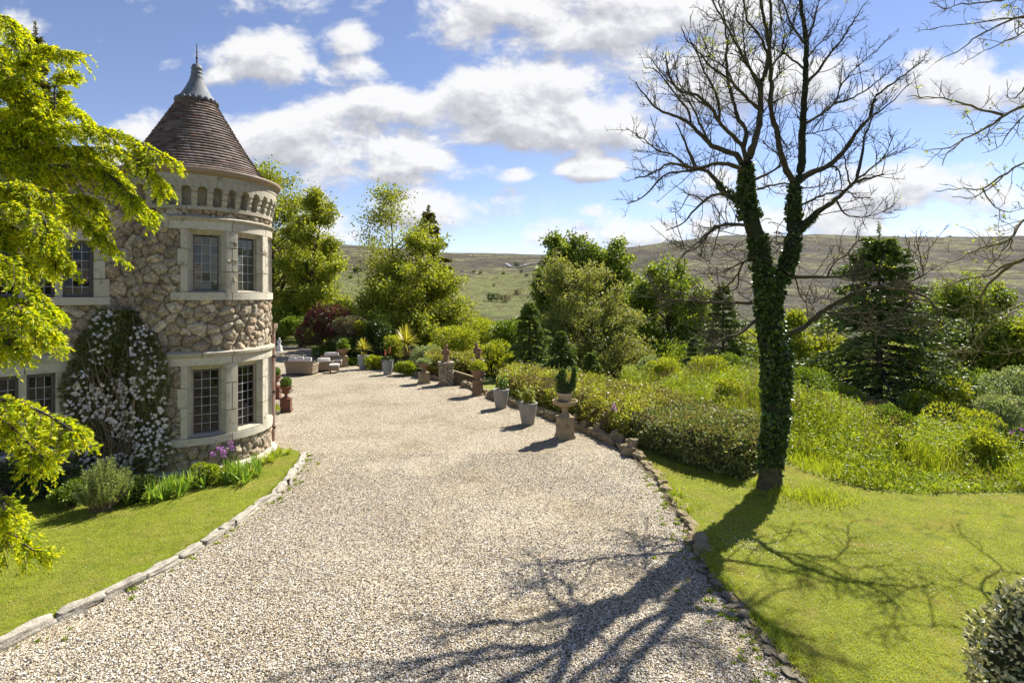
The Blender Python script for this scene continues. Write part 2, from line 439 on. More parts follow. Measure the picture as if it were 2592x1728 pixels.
col = t.mix(t.ramp(pz, [(.42, (0, 0, 0)), (.70, (.8, .8, .8))]), col, t.mix(1.0, col, (.70, .65, .54, 1), 'MULTIPLY'))
mz = t.noise(2.2, P, 5, .7)
col = t.mix(t.ramp(mz, [(.66, (0, 0, 0)), (.76, (.55, .55, .55))]), col, (.10, .11, .03, 1))
lz = t.noise(9.0, P, 4, .7)
col = t.mix(t.ramp(lz, [(.70, (0, 0, 0)), (.76, (.5, .5, .5))]), col, (.16, .11, .05, 1))
hgt = t.math('ADD', t.math('MULTIPLY', t.math('MINIMUM', ve.outputs['Distance'], .25), 2.4), t.math('MULTIPLY', rnd.outputs[1], .7))
nb = t.bump(hgt, 1.0, .03, t.bump(t.noise(1.5, P, 3), .25, .12))
t.out(t.bsdf(col, .85, nb, .2))
M['gravel'] = m
def sheet(name, poly, z, mat, label=None, kind='structure', skirt=.3):
    poly = np.asarray(poly, float); n = len(poly)
    V = np.vstack([np.c_[poly, np.full(n, z)], np.c_[poly, np.full(n, z - skirt)]])
    mb = MB(); mb.add(V, [list(range(n))])
    mb.f.setdefault(4, []).append(np.array([[k, n + k, n + (k + 1) % n, (k + 1) % n] for k in range(n)]))
    return mb.build(name, mat, None, False, kind=kind)
DRIVE = np.vstack([[(7.5, -3)], EDGE_R, [(-19, 48), (-30, 50), (-34, 30), (-14, 22), (-9.5, 16), (-5.6, 14.4)], KERB_L[::-1], [(-12, -3)]])
sheet('gravel_drive', DRIVE, .008, M['gravel'])

# lawns
m, t = newmat('mown_grass')
P = t.pos()
n1 = t.noise(.7, P, 5, .6); n2 = t.noise(5, P, 5, .65); n3 = t.noise(70, P, 3, .7)
g1 = t.mix(t.ramp(n1, [(.35, (0, 0, 0)), (.65, (1, 1, 1))]), (.19, .24, .020, 1), (.24, .265, .028, 1))
g2 = t.mix(t.ramp(n2, [(.40, (0, 0, 0)), (.68, (1, 1, 1))]), g1, (.125, .155, .015, 1))
dry = t.noise(1.1, P, 6, .62, .8)
g3 = t.mix(t.ramp(dry, [(.54, (0, 0, 0)), (.72, (.8, .8, .8))]), g2, (.30, .24, .085, 1))
g4 = t.mix(1.0, g3, t.ramp(n3, [(.25, (.45, .45, .45)), (.75, (1.4, 1.4, 1.4))]), 'MULTIPLY')
t.out(t.bsdf(g4, .8, t.bump(t.math('ADD', n3, t.math('MULTIPLY', n2, 1.2)), .9, .03), .2))
M['lawn'] = m
LAWN_L = np.vstack([KERB_L + np.array([-.05, .0]), [(-5.6, 14.3), (-7.0, 14.6), (-9, 13), (-16, 9), (-16, -2), (-12, -2)]])
sheet('lawn', LAWN_L, .055, M['lawn'])
LAWN_R = np.vstack([[(9, -3)], EDGE_R[:12] + np.array([.06, .03]), [(1.0, 26.5), (6.0, 23), (9.0, 19.8), (10.6, 15.5), (11.2, 10), (12.6, 0), (14, -3)]])
sheet('lawn', LAWN_R, .06, M['lawn'])
# strip of bare soil and crumbs between gravel and the right lawn
er_ = resample(np.c_[EDGE_R[:8], np.zeros(8)], 260)[:, :2]; et_ = nrm(np.gradient(er_, axis=0)); en_ = np.c_[et_[:, 1], -et_[:, 0]]
wa = -.10 + vnoise(er_, .5, 51) * .16 + vnoise(er_, .17, 52) * .08; wb = .14 + vnoise(er_, .4, 53) * .10
mb = MB(); n = len(er_); mb.add(np.vstack([np.c_[er_ + en_ * wa[:, None], np.full(n, .0125)], np.c_[er_ + en_ * wb[:, None], np.full(n, .064)]]), [(k, n + k, n + k + 1, k + 1) for k in range(n - 1)])
M['soil_edge'] = plainmat('crumbly_soil', (.15, .115, .075), (.085, .075, .04), .95, 5, .9, .03, .1, 45)
mb.build('soil_strip', M['soil_edge'], None, True, kind='structure')
FARL = GP([(660, 867), (775, 873), (772, 882), (660, 886)])
sheet('lawn', [(-31, 45.5), (-17.6, 45.5), (-19, 50.5), (-32, 51)], .05, M['lawn'])
# moor road, far away on the hillside
rp = [(1281, 668, 0), (1290, 673, 0), (1305, 677, 0), (1330, 672, 0), (1345, 668, 0), (1362, 667, 0)]
def ground_hit(x, y, y0=100):
    """first point of the terrain seen along a pixel's ray"""
    Y = np.linspace(y0, 1300, 2400); u = (x - 1296) / F
    z = EYE + (YH - y) / F * Y
    tzv = terrain(np.stack([u * Y, Y], -1)); k = np.argmax(tzv >= z)
    return np.array([u * Y[k], Y[k], tzv[k]])
ctr = resample(np.array([ground_hit(x, y) for x, y, _ in rp]), 40)
dirs = nrm(np.gradient(ctr[:, :2], axis=0)); side = np.c_[dirs[:, 1], -dirs[:, 0]]
a = ctr[:, :2] + side * 1.7; b = ctr[:, :2] - side * 1.7
za, zb = terrain(a) + .9, terrain(b) + .9
mb = MB(); n = len(ctr)
mb.add(np.vstack([np.c_[a, za], np.c_[b, zb]]), [(k, k + 1, n + k + 1, n + k) for k in range(n - 1)])
M['road'] = plainmat('worn_asphalt', (.24, .24, .25), (.2, .2, .21), .9, .2, .1)
mb.build('road', M['road'], None, True, kind='structure')
# ------------------------------------------------------------------ stone materials
def stone_attr(name, rough=.9):
    m, t = newmat(name)
    o = t.obj()
    at = t.n('ShaderNodeAttribute', attribute_name='tint').outputs[0]
    f1 = t.noise(55, o, 4, .7); f2 = t.noise(7, o, 6, .65); f3 = t.noise(1.1, o, 5, .6)
    c = t.mix(1.0, at, t.ramp(f1, [(.32, (.45, .43, .40)), (.5, (1, 1, 1)), (.68, (1.5, 1.5, 1.5))]), 'MULTIPLY')
    c = t.mix(1.0, c, t.ramp(t.noise(19, o, 4, .7), [(.35, (.65, .63, .6)), (.65, (1.25, 1.25, 1.25))]), 'MULTIPLY')
    lich = t.ramp(f2, [(.56, (0, 0, 0)), (.7, (.7, .7, .7))])
    c = t.mix(lich, c, (.36, .32, .24, 1))
    drk = t.ramp(f3, [(.52, (0, 0, 0)), (.75, (.55, .55, .55))])
    c = t.mix(drk, c, (.10, .09, .07, 1))
    t.out(t.bsdf(c, rough, t.bump(t.math('ADD', t.math('MULTIPLY', f1, .5), f2), .8, .02), .15))
    return m
M['rubble'] = stone_attr('rubble_stone')
def ashlar(name, a, b, stain):
    m, t = newmat(name)
    o = t.obj(); rnd = t.n('ShaderNodeNewGeometry').outputs['Random Per Island']
    c = t.ramp(rnd, [(0, a), (.5, tuple((x + y) / 2 for x, y in zip(a, b))), (1, b)])
    f1 = t.noise(70, o, 4, .75); f2 = t.noise(5, o, 7, .7, .4)
    c = t.mix(1.0, c, t.ramp(f1, [(.3, (.68, .67, .65)), (.68, (1.22, 1.22, 1.22))]), 'MULTIPLY')
    c = t.mix(t.ramp(f2, [(.52, (0, 0, 0)), (.74, (.75, .75, .75))]), c, c4(stain))
    t.out(t.bsdf(c, .9, t.bump(t.math('ADD', t.math('MULTIPLY', f1, .7), f2), .7, .014), .15))
    return m
M['ashlar'] = ashlar('dressed_granite', (.45, .41, .315), (.55, .51, .41), (.20, .17, .12))
M['ashlar_weathered'] = ashlar('weathered_granite', (.36, .325, .245), (.46, .42, .33), (.12, .105, .075))
M['joint'] = plainmat('mortar_joint', (.045, .04, .03), (.07, .06, .045), .95, 9, .4)
M['tile'] = None
m, t = newmat('clay_tile'); o = t.obj()
rnd = t.n('ShaderNodeNewGeometry').outputs['Random Per Island']
c = t.ramp(rnd, [(0, (.095, .072, .06)), (.3, (.135, .098, .08)), (.55, (.165, .13, .11)), (.75, (.19, .16, .14)), (.9, (.18, .105, .075)), (1, (.24, .205, .18))])
f = t.noise(3.0, o, 6, .65); f1 = t.noise(40, o, 3, .7)
c = t.mix(t.ramp(f, [(.5, (0, 0, 0)), (.7, (.7, .7, .7))]), c, (.055, .045, .04, 1))
c = t.mix(t.ramp(t.noise(6, o, 5, .7), [(.58, (0, 0, 0)), (.72, (.7, .7, .7))]), c, (.30, .28, .24, 1))
c = t.mix(.5, c, t.ramp(f1, [(.3, (.3, .3, .3)), (.7, (.8, .8, .8))]), 'OVERLAY')
t.out(t.bsdf(c, .75, t.bump(f1, .5, .01), .2)); M['tile'] = m
M['lead'] = plainmat('weathered_lead', (.19, .20, .215), (.10, .105, .115), .7, 6, .5, .03, .3, 40)
M['gutter'] = plainmat('painted_gutter', (.30, .225, .155), (.23, .17, .12), .5, 4, .15)
M['iron'] = plainmat('dark_iron', (.05, .045, .04), (.09, .06, .045), .6, 8, .2)
M['leadcame'] = plainmat('lead_strip', (.42, .42, .42), (.34, .34, .34), .5, 8, .1)
M['casement'] = plainmat('grey_casement', (.12, .11, .10), (.08, .075, .07), .5, 8, .1)
m, t = newmat('window_glass')
o = t.obj()
wob = t.noise(5.0, o, 2, .5)
t.out(t.bsdf((.006, .006, .006, 1), .03, t.bump(wob, .10, .03), .34)); M['glass'] = m
m, t = newmat('reflection_tinted_glass')
o = t.obj()
gz_ = t.n('ShaderNodeSeparateXYZ', {0: o}).outputs[2]
t.out(t.bsdf((.075, .075, .056, 1), .04, t.bump(t.noise(4.0, o, 2, .5), .15, .03), .5)); M['glass_reflect_tint'] = m  # grey-olive base colour stands in for the reflection in the upper panes

def rubble_field(u, v, cu=.275, cv=.22, seed=0):
    """random rubble: distance to the joint and a colour for each stone; u, v in metres (1-D arrays)"""
    g = np.random.default_rng(seed)
    T = g.random((256, 256, 4))
    wu = u + vnoise(np.stack([u, v], -1), .21, seed + 1) * .09 + vnoise(np.stack([u, v], -1), .07, seed + 5) * .045
    wv = v + vnoise(np.stack([u, v], -1), .19, seed + 2) * .09 + vnoise(np.stack([u, v], -1), .06, seed + 6) * .045
    U, V = wu / cu, wv / cv
    iu, iv = np.floor(U).astype(int), np.floor(V).astype(int)
    f1 = np.full(len(u), 9.0); f2 = f1.copy(); cid = np.zeros(len(u), int)
    cx = np.zeros(len(u)); cy = cx.copy(); ex = cx.copy(); ey = cx.copy()
    for du in (-2, -1, 0, 1, 2):
        for dv in (-2, -1, 0, 1, 2):
            a, b = (iu + du) % 256, (iv + dv) % 256
            x = iu + du + .1 + .8 * T[a, b, 0] + .5 * ((iv + dv) % 2); y = iv + dv + .08 + .84 * T[a, b, 1]
            d = np.hypot(x - U, y - V) - .22 * T[a, b, 2]
            n1 = d < f1
            f2 = np.where(n1, f1, np.minimum(f2, d)); f1 = np.where(n1, d, f1); cid = np.where(n1, a * 256 + b, cid)
    e = (f2 - f1) * .5 * (cu + cv) / 2
    Tc = T.reshape(-1, 4)[cid]
    pal = np.array([(.38, .315, .215), (.43, .36, .255), (.35, .295, .21), (.385, .295, .205), (.48, .415, .31), (.31, .25, .175), (.375, .33, .245)])
    colr = pal[(Tc[:, 3] * len(pal)).astype(int) % len(pal)] * (.80 + .34 * Tc[:, 1:2]) * (1 + (vnoise(np.stack([u, v], -1), .05, seed + 9) * .5 + vnoise(np.stack([u, v], -1), .13, seed + 10) * .35)[:, None])
    k = sstep(e, .003, .019)[:, None]
    colr = colr * k + np.array([.105, .08, .052]) * (1 - k)
    n3 = vnoise(np.stack([u, v], -1), .075, seed + 3) * .040 + vnoise(np.stack([u, v], -1), .032, seed + 4) * .026
    tilt = (Tc[:, 2] - .5) * .05
    h = sstep(e, .004, .055) * (.028 + .024 * Tc[:, 0]) + (n3 + tilt * sstep(e, .0, .09)) * sstep(e, .006, .03)
    return h, np.c_[colr, np.ones(len(u))]

# ------------------------------------------------------------------ round tower
TC = np.array([-7.88, 13.87]); TR = 1.70
tower = thing('round_tower', 'round rubble stone tower with conical tiled roof and lead spike', 'tower', (*TC, 0))
WIN = [-53.5, -18.5, 16.5]                   # window centres, degrees
HO, HG = 13.0, 9.3                           # half angles of opening and glass
LEV = [dict(z0=.86, z1=2.46, g0=.92, g1=2.32, hood=(2.62, 2.76), lint=(2.46, 2.62), sill=(.68, .84)),
       dict(z0=4.10, z1=5.50, g0=4.14, g1=5.37, hood=(5.68, 5.79), lint=(5.50, 5.68), sill=(3.92, 4.09))]
AL, AR = -80.0, 44.0                         # ends of the dressed window band
nu, nv = 520, 250
ua = np.radians(np.linspace(-250, 110, nu, endpoint=False)); vz = np.linspace(0, 6.06, nv)
UA, VZ = np.meshgrid(ua, vz, indexing='ij')
h, colr = rubble_field((UA.ravel() + 10) * TR, VZ.ravel() + 3, seed=3)
rad = TR - .035 + h
V = np.stack([rad * np.cos(UA.ravel()), rad * np.sin(UA.ravel()), VZ.ravel()], -1)
i, j = np.meshgrid(np.arange(nu), np.arange(nv - 1), indexing='ij'); i2 = (i + 1) % nu
q = np.stack([i * nv + j, i2 * nv + j, i2 * nv + j + 1, i * nv + j + 1], -1).reshape(-1, 4)
fa = np.degrees(ua[i.ravel()]) + .35; fz = vz[j.ravel()] + .012
hole = np.zeros(len(q), bool)
for w in WIN:
    for L in LEV:
        hole |= (np.abs(fa - w) < HO + .8) & (fz > L['z0'] - .06) & (fz < L['z1'] + .06)
mb = MB(); mb.add(V, q[~hole], colr); mb.build('wall', M['rubble'], tower, True)
# dressed stone: sills, lintels, hood moulds and jambs, in blocks with open joints
GA = .5                                     # joint, degrees
for L in LEV:
    jn = MB(); sector(jn, AL + 3, AR - 1, L['lint'][0], L['lint'][1] + .02, TR - .1, TR + .018); 
    sector(jn, AL + 4, AR - 1, L['sill'][0] + .01, L['sill'][1] - .01, TR - .1, TR + .02)
    sd_ = MB()
    cuts = [AL + 2.6, -36 - .0, -1, AR]
    for a, b in zip(cuts[:-1], cuts[1:]):
        sector(sd_, a + GA / 2, b - GA / 2, L['sill'][0], L['sill'][1], TR - .05, TR + .045)
        sector(sd_, a + GA / 2 - (1.6 if a < -60 else 0), b - GA / 2, L['lint'][0], L['lint'][1], TR - .12, TR + .03)
    hd = MB()
    for a, b in zip([AL, -57, -35.5, -10, 18], [-57, -35.5, -10, 18, AR + 1]):
        lathe(hd, [(TR - .02, L['hood'][0]), (TR + .035, L['hood'][0]), (TR + .05, L['hood'][0] + .04), (TR + .085, L['hood'][0] + .055), (TR + .09, L['hood'][1] - .03), (TR - .02, L['hood'][1] + .02)], 9, (0, 0, 0), R_(a + GA / 2), R_(b - GA / 2))
    if L is LEV[1]: sector(hd, AL - 1.2, AL + 1.2, L['lint'][0] + .02, L['hood'][1], TR - .02, TR + .075)
    # jambs and piers
    zs = np.linspace(L['z0'], L['z1'], 4); H3 = L['z1'] - L['z0']
    e0 = WIN[0] - HO
    for k, (a, b) in enumerate(((L['sill'][1], L['z0'] + H3 * .42), (L['z0'] + H3 * .42, L['z0'] + H3 * .69), (L['z0'] + H3 * .69, L['lint'][0]))):
        sector(sd_, e0 - (4.4, 6.4, 4.4)[k], e0, a + .009, b - .009, TR - .12, TR + .03)
    for pc in (-36, -1):
        hw = 17.5 - HO
        for k, (a, b) in enumerate(((L['sill'][1], L['z0'] + H3 * .33), (L['z0'] + H3 * .33, L['z0'] + H3 * .72), (L['z0'] + H3 * .72, L['lint'][0]))):
            if k == 1:
                sector(sd_, pc - hw, pc - GA / 2, a + .009, b - .009, TR - .12, TR + .03); sector(sd_, pc + GA / 2, pc + hw, a + .009, b - .009, TR - .12, TR + .03)
            else: sector(sd_, pc - hw, pc + hw, a + .009, b - .009, TR - .12, TR + .03)
        sector(jn, pc - hw + .4, pc + hw - .4, L['z0'], L['z1'], TR - .11, TR + .02)
    e1 = WIN[2] + HO
    for k, (a, b) in enumerate(((L['sill'][1], L['z0'] + H3 * .42), (L['z0'] + H3 * .42, L['z0'] + H3 * .69), (L['z0'] + H3 * .69, L['lint'][0]))):
        sector(sd_, e1, e1 + (5, 8, 5)[k], a + .009, b - .009, TR - .12, TR + .03)
    jn.build('mortar', M['joint'], tower)
    sd_.build('window_surround', M['ashlar'], tower)
    hd.build('hood_mould', M['ashlar_weathered'], tower)
    for wi, w in enumerate(WIN):
        fr = MB(); r0, r1 = TR + .005, TR - .17
        def cp(a, r, z): return np.array([r * math.cos(R_(a)), r * math.sin(R_(a)), z])
        # splayed reveal in courses, head and sloping sill
        for sgn in (-1, 1):
            zz = np.linspace(L['z0'], L['z1'], 4)
            for k in range(3):
                z0, z1 = zz[k] + (.004 if k else 0), zz[k + 1] - (.004 if k < 2 else 0)
                for (aa, ra, ab, rb) in ((HO, r0, HG + 1.4, r1 + .07), (HG + 1.4, r1 + .055, HG + .4, r1 + .055), (HG + .4, r1 + .055, HG + .2, r1 - .02)):
                    fr.ngon([cp(w + sgn * aa, ra, z0), cp(w + sgn * ab, rb, z0), cp(w + sgn * ab, rb, z1), cp(w + sgn * aa, ra, z1)])
        for (za, zb, ra, rb) in ((L['z1'], L['g1'] + .02, r0, r1 + .03), (L['z0'], L['g0'] - .005, r0 + .02, r1 + .03)):
            A = np.linspace(-HO, HO, 7); B = np.linspace(-HG - .5, HG + .5, 7)
            for k in range(6):
                fr.ngon([cp(w + A[k], ra, za), cp(w + A[k + 1], ra, za), cp(w + B[k + 1], rb, zb), cp(w + B[k], rb, zb)])
        wn = fr.build('window', M['ashlar_weathered'], tower)
        # flat casement with leaded lights
        ca = R_(w); tx = np.array([-math.sin(ca), math.cos(ca), 0]); nx_ = np.array([math.cos(ca), math.sin(ca), 0])
        rg = (TR - .17) * math.cos(R_(HG)); hwid = (TR - .17) * math.sin(R_(HG)) + .012
        def wp(s, z, d=0.0): return nx_ * (rg + d) + tx * s + np.array([0, 0, z])
        def bar(mb_, s0, s1, z0, z1, d0, d1):
            P8 = [wp(s, z, d) for d in (d0, d1) for z in (z0, z1) for s in (s0, s1)]
            mb_.add(P8, [(0, 2, 3, 1), (4, 5, 7, 6), (0, 1, 5, 4), (2, 6, 7, 3), (0, 4, 6, 2), (1, 3, 7, 5)])
        f2_ = MB(); bw = .022
        bar(f2_, -hwid, -hwid + bw, L['g0'], L['g1'], -.02, .018); bar(f2_, hwid - bw, hwid, L['g0'], L['g1'], -.02, .018)
        bar(f2_, -hwid + bw, hwid - bw, L['g0'], L['g0'] + bw, -.02, .018); bar(f2_, -hwid + bw, hwid - bw, L['g1'] - bw, L['g1'], -.02, .018)
        f2_.build('frame', M['casement'], wn)
        gl = MB(); bar(gl, -hwid + .01, hwid - .01, L['g0'] + .01, L['g1'] - .01, -.03, -.012)
        nr0 = 6 if L is LEV[1] else 7; gq = np.random.default_rng(wi * 7 + int(L['z0'] * 10))
        for a_ in range(3):                   # every pane sits at its own slight tilt in the lead
            for b_ in range(nr0):
                s0, s1 = -hwid + 2 * hwid * a_ / 3, -hwid + 2 * hwid * (a_ + 1) / 3; z0, z1 = L['g0'] + (L['g1'] - L['g0']) * b_ / nr0, L['g0'] + (L['g1'] - L['g0']) * (b_ + 1) / nr0
                ta, tb_ = gq.normal(0, .0022, 2); gl.ngon([wp(s0 + .002, z0 + .002, -.005 - ta - tb_), wp(s1 - .002, z0 + .002, -.005 + ta - tb_), wp(s1 - .002, z1 - .002, -.005 + ta + tb_), wp(s0 + .002, z1 - .002, -.005 - ta + tb_)])
        gl.build('glass', M['glass_reflect_tint'] if (L is LEV[1]) else M['glass'], wn)
        cm = MB(); cw = .0055
        for k in (1, 2):
            s = -hwid + 2 * hwid * k / 3; bar(cm, s - cw, s + cw, L['g0'] + bw, L['g1'] - bw, .0015, .007)
        nrow = 6 if L is LEV[1] else 7
        for k in range(1, nrow):
            z = L['g0'] + (L['g1'] - L['g0']) * k / nrow; bar(cm, -hwid + bw, hwid - bw, z - cw, z + cw, .001, .008)
        cm.build('lead_strips', M['leadcame'], wn)
# base course
mb = MB()
for k in range(18):
    a = -170 + k * 15 + rng.uniform(-2, 2)
    lathe(mb, [(TR - .02, 0), (TR + .14, 0), (TR + .15, .07), (TR + .12, .12), (TR - .02, .15)], 7, (0, 0, 0), R_(a + .2), R_(a + 14.6))
mb.build('plinth', M['ashlar'], tower)
# corbel table: 36 bays of 10 degrees, round-headed niches between stepped corbels
CZ0, CZ1, CZT = 6.02, 6.36, 6.60
mb = MB()
for k in range(12): sector(mb, k * 30 - 67 + .15, k * 30 - 37 - .15, 5.94, CZ0, TR - .05, TR + .035)
mb.build('string_course', M['ashlar_weathered'], tower)
mb = MB(); sector(mb, 0, 360, CZ0 - .01, CZT + .02, TR - .3, TR - .13, n=73); mb.build('niche_back', M['ashlar_weathered'], tower)
co = MB(); ho_ = 3.1; rs = TR + .125
bay = 10.0
def cpt(a, r, z): return (r * math.cos(R_(a)), r * math.sin(R_(a)), z)
# a bay is centred on the corbel; half niches either side
pr = [(TR - .13, CZ0), (TR + .03, CZ0), (TR + .03, CZ0 + .05), (TR + .045, CZ0 + .075), (TR + .06, CZ0 + .13), (TR + .05, CZ0 + .155), (TR + .035, CZ0 + .165), (TR + .05, CZ0 + .175), (TR + .085, CZ0 + .22), (TR + .09, CZ0 + .285), (TR + .07, CZ0 + .305), (TR + .075, CZ0 + .315), (rs, CZ0 + .325), (rs, CZ1)]
hw = bay / 2 - ho_
lathe(co, pr, 4, (0, 0, 0), R_(-hw), R_(hw))
for s in (-1, 1):
    V = [cpt(s * hw, r, z) for r, z in pr] + [cpt(s * hw, TR - .13, CZ1)]
    co.ngon(V)
na = 7
ra_ = ho_ * PI / 180 * TR
for s in (-1, 1):
    A = np.linspace(0, PI / 2, na)
    arc = [(s * (bay / 2 - ho_ * math.cos(a)), CZ1 + ra_ * math.sin(a)) for a in A]
    topx = np.linspace(s * hw, s * bay / 2, na)
    for k in range(na - 1):
        (a0, z0), (a1, z1) = arc[k], arc[k + 1]
        co.ngon([cpt(a0, rs, z0), cpt(a1, rs, z1), cpt(topx[k + 1], rs, CZT), cpt(topx[k], rs, CZT)])
        co.ngon([cpt(a0, rs, z0), cpt(a1, rs, z1), cpt(a1, TR - .13, z1), cpt(a0, TR - .13, z0)])
A = np.linspace(-hw, hw, 4)
for k in range(3): co.ngon([cpt(A[k], rs, CZ1), cpt(A[k + 1], rs, CZ1), cpt(A[k + 1], rs, CZT), cpt(A[k], rs, CZT)])
cm_ = co.mesh('corbel'); cm_.materials.append(M['ashlar_weathered'])
for k in range(36):
    o = bpy.data.objects.new('corbel', cm_); COL.objects.link(o); o.parent = tower; o.rotation_euler = (0, 0, R_(-62 + 10 * k))
mb = MB()
for k in range(18): sector(mb, k * 20 - 67 + .12, k * 20 - 47 - .12, CZT, 6.72, TR - .1, rs + .012)
mb.build('cornice', M['ashlar_weathered'], tower)
mb = MB(); lathe(mb, [(TR + .02, 6.705), (TR + .15, 6.705), (TR + .175, 6.73), (TR + .20, 6.735), (TR + .235, 6.78), (TR + .247, 6.83), (TR + .24, 6.845), (TR + .22, 6.83), (TR + .19, 6.79), (TR + .02, 6.79)], 96)
mb.build('gutter', M['gutter'], tower, True)
# conical roof: every course laid as separate tiles
prof = np.array([(1.88, 6.81), (1.69, 6.87), (1.50, 7.02), (1.22, 7.43), (.99, 7.80), (.77, 8.18), (.54, 8.58), (.39, 8.86)])
pl, _ = resample(np.c_[prof, 0 * prof[:, 0]], 31, np.zeros(len(prof)))
tl = MB(); g = np.random.default_rng(4)
for k in range(30):
    (r0, z0), (r1, z1) = pl[k][:2], pl[k + 1][:2]
    n = max(20, int(2 * PI * r0 / .165)); ph = g.uniform(0, 1)
    A0 = (np.arange(n) + ph) / n * 2 * PI; A1 = A0 + 2 * PI / n * .985
    jit = g.normal(0, .0035, n); lift = .075
    for a0, a1, dj in zip(A0, A1, jit):
        def p(a, r, z): return (r * math.cos(a), r * math.sin(a), z)
        ro, zo = r0 + .045 + dj, z0 + .012
        ri, zi = r1 - .012, z1 + .012
        am = (a0 + a1) / 2
        V = [p(a0, ro, zo), p(am, ro + .004, zo), p(a1, ro, zo), p(a1, ri, zi), p(am, ri, zi), p(a0, ri, zi), p(a0, ro - .07, zo - lift), p(am, ro - .067, zo - lift), p(a1, ro - .07, zo - lift)]
        tl.add(V, [(0, 1, 4, 5), (1, 2, 3, 4), (6, 7, 1, 0), (7, 8, 2, 1)])
roof = tl.build('roof', M['tile'], tower)
mb = MB(); lathe(mb, [(1.8, 6.74), (1.41, 6.98), (.37, 8.84)], 64); mb.build('roof_underlay', M['casement'], tower, True)
lc = MB(); lathe(lc, [(.45, 8.83), (.455, 8.86), (.41, 8.93), (.33, 9.04), (.235, 9.22), (.175, 9.36), (.145, 9.46), (.15, 9.475), (.135, 9.49), (.128, 9.56), (.14, 9.575), (.125, 9.59), (.118, 9.66), (.135, 9.675), (.13, 9.70), (.112, 9.71), (.105, 9.76), (.07, 9.79), (0, 9.80)], 28)
A = np.linspace(0, 2 * PI, 23)[:-1]
for a in A:                                   # scalloped lower edge
    c0 = np.array([.455 * math.cos(a), .455 * math.sin(a), 8.85])
    lathe(lc, [(0, .06), (.045, .03), (.05, -.02), (.025, -.05), (0, -.06)], 6, c0)
lc.build('lead_cap', M['lead'], tower, True)
mb = MB(); tube(mb, [(0, 0, 9.78), (0, 0, 10.0), (0, 0, 10.32)], [.022, .016, .008], 6); lathe(mb, [(0, 9.93), (.03, 9.95), (.03, 9.97), (0, 9.99)], 8)
mb.build('finial', M['iron'], tower, True)

# downpipe behind the tower's right flank
a = R_(34); pp = TC + (TR + .09) * np.array([math.cos(a), math.sin(a)])
dp = thing('drainpipe', 'rusty painted drainpipe with square hopper on the tower\'s far flank', 'drainpipe', (*pp, 0))
mb = MB(); tube(mb, [(0, 0, .02), (0, 0, 1.5), (0, 0, 3.02)], .045, 10)
M['rustpipe'] = plainmat('flaking_rust_paint', (.30, .13, .09), (.50, .46, .40), .7, 4.5, .4)
mb.build('pipe', M['rustpipe'], dp, True)
mb = MB(); lathe(mb, [(.045, 3.0), (.09, 3.12), (.11, 3.16), (.11, 3.28), (.095, 3.28)], 4); mb.build('hopper', M['gutter'], dp)
for z in (.5, 1.45, 2.4):
    mb = MB(); lathe(mb, [(.05, z - .03), (.062, z - .03), (.062, z + .03), (.05, z + .03)], 12); box(mb, -.14, -.05, -.02, .02, z - .02, z + .02); mb.build('bracket', M['iron'], dp)
dp.rotation_euler = (0, 0, a)

# ------------------------------------------------------------------ house wing
WD = np.array([.675, .738]); WD /= np.linalg.norm(WD); WN = np.array([WD[1], -WD[0]])
W0 = np.array([-8.49, 12.22]) + WD * .25
house = thing('stone_house', 'rubble stone house wing with leaded windows in the tower\'s shade', 'house', (*W0, 0), math.atan2(-WD[1], -WD[0]))
# local frame: +x runs along the wall towards the viewer's left, -y... the outward normal is local +y
LEN, WH = 7.0, 6.7
def tpix(x):                                   # distance along the wall for a pixel column
    u = (x - 1296) / F
    return (u * W0[1] - W0[0]) / (-WD[0] + u * WD[1])
lights_u = [(162, 233), (69, 136), (-32, 44)]; lights_l = [(71, 136), (-24, 44)]
WINS = [(tpix(b), tpix(a), 4.02, 5.12, 'u') for a, b in lights_u] + [(tpix(b), tpix(a), .95, 2.40, 'l') for a, b in lights_l]
nu, nv = 270, 262
ux = np.linspace(0, LEN, nu); vz = np.linspace(0, WH, nv)
UX, VZ = np.meshgrid(ux, vz, indexing='ij')
h, colr = rubble_field(UX.ravel() + 40, VZ.ravel() + 9, .36, .25, seed=8)
# outward = local +y if rotation keeps WN there
loc_n = np.array([[math.cos(-house.rotation_euler[2]), -math.sin(-house.rotation_euler[2])], [math.sin(-house.rotation_euler[2]), math.cos(-house.rotation_euler[2])]]) @ WN
sy = 1.0 if loc_n[1] > 0 else -1.0
V = np.stack([UX.ravel(), sy * (-.035 + h), VZ.ravel()], -1)
i, j = np.meshgrid(np.arange(nu - 1), np.arange(nv - 1), indexing='ij')
q = np.stack([i * nv + j, i * nv + j + 1, (i + 1) * nv + j + 1, (i + 1) * nv + j], -1).reshape(-1, 4)
fx, fz = ux[i.ravel()] + .01, vz[j.ravel()] + .01
hole = np.zeros(len(q), bool)
for a, b, z0, z1, k in WINS: hole |= (fx > a - .08) & (fx < b + .08) & (fz > z0 - .08) & (fz < z1 + .08)
mb = MB(); mb.add(V, q[~hole], colr); mb.build('wall', M['rubble'], house, True)
mb = MB()
for x0, x1 in ((0.4, LEN),): box(mb, x0, x1, *sorted((-sy * .5, -sy * 6)), 0, WH); mb.build('rear_wall', M['ashlar_weathered'], house)
def yb(d0, d1): return sorted((sy * d0, sy * d1))
def blk(mb_, x0, x1, z0, z1, d0, d1): box(mb_, x0, x1, *yb(d0, d1), z0, z1)
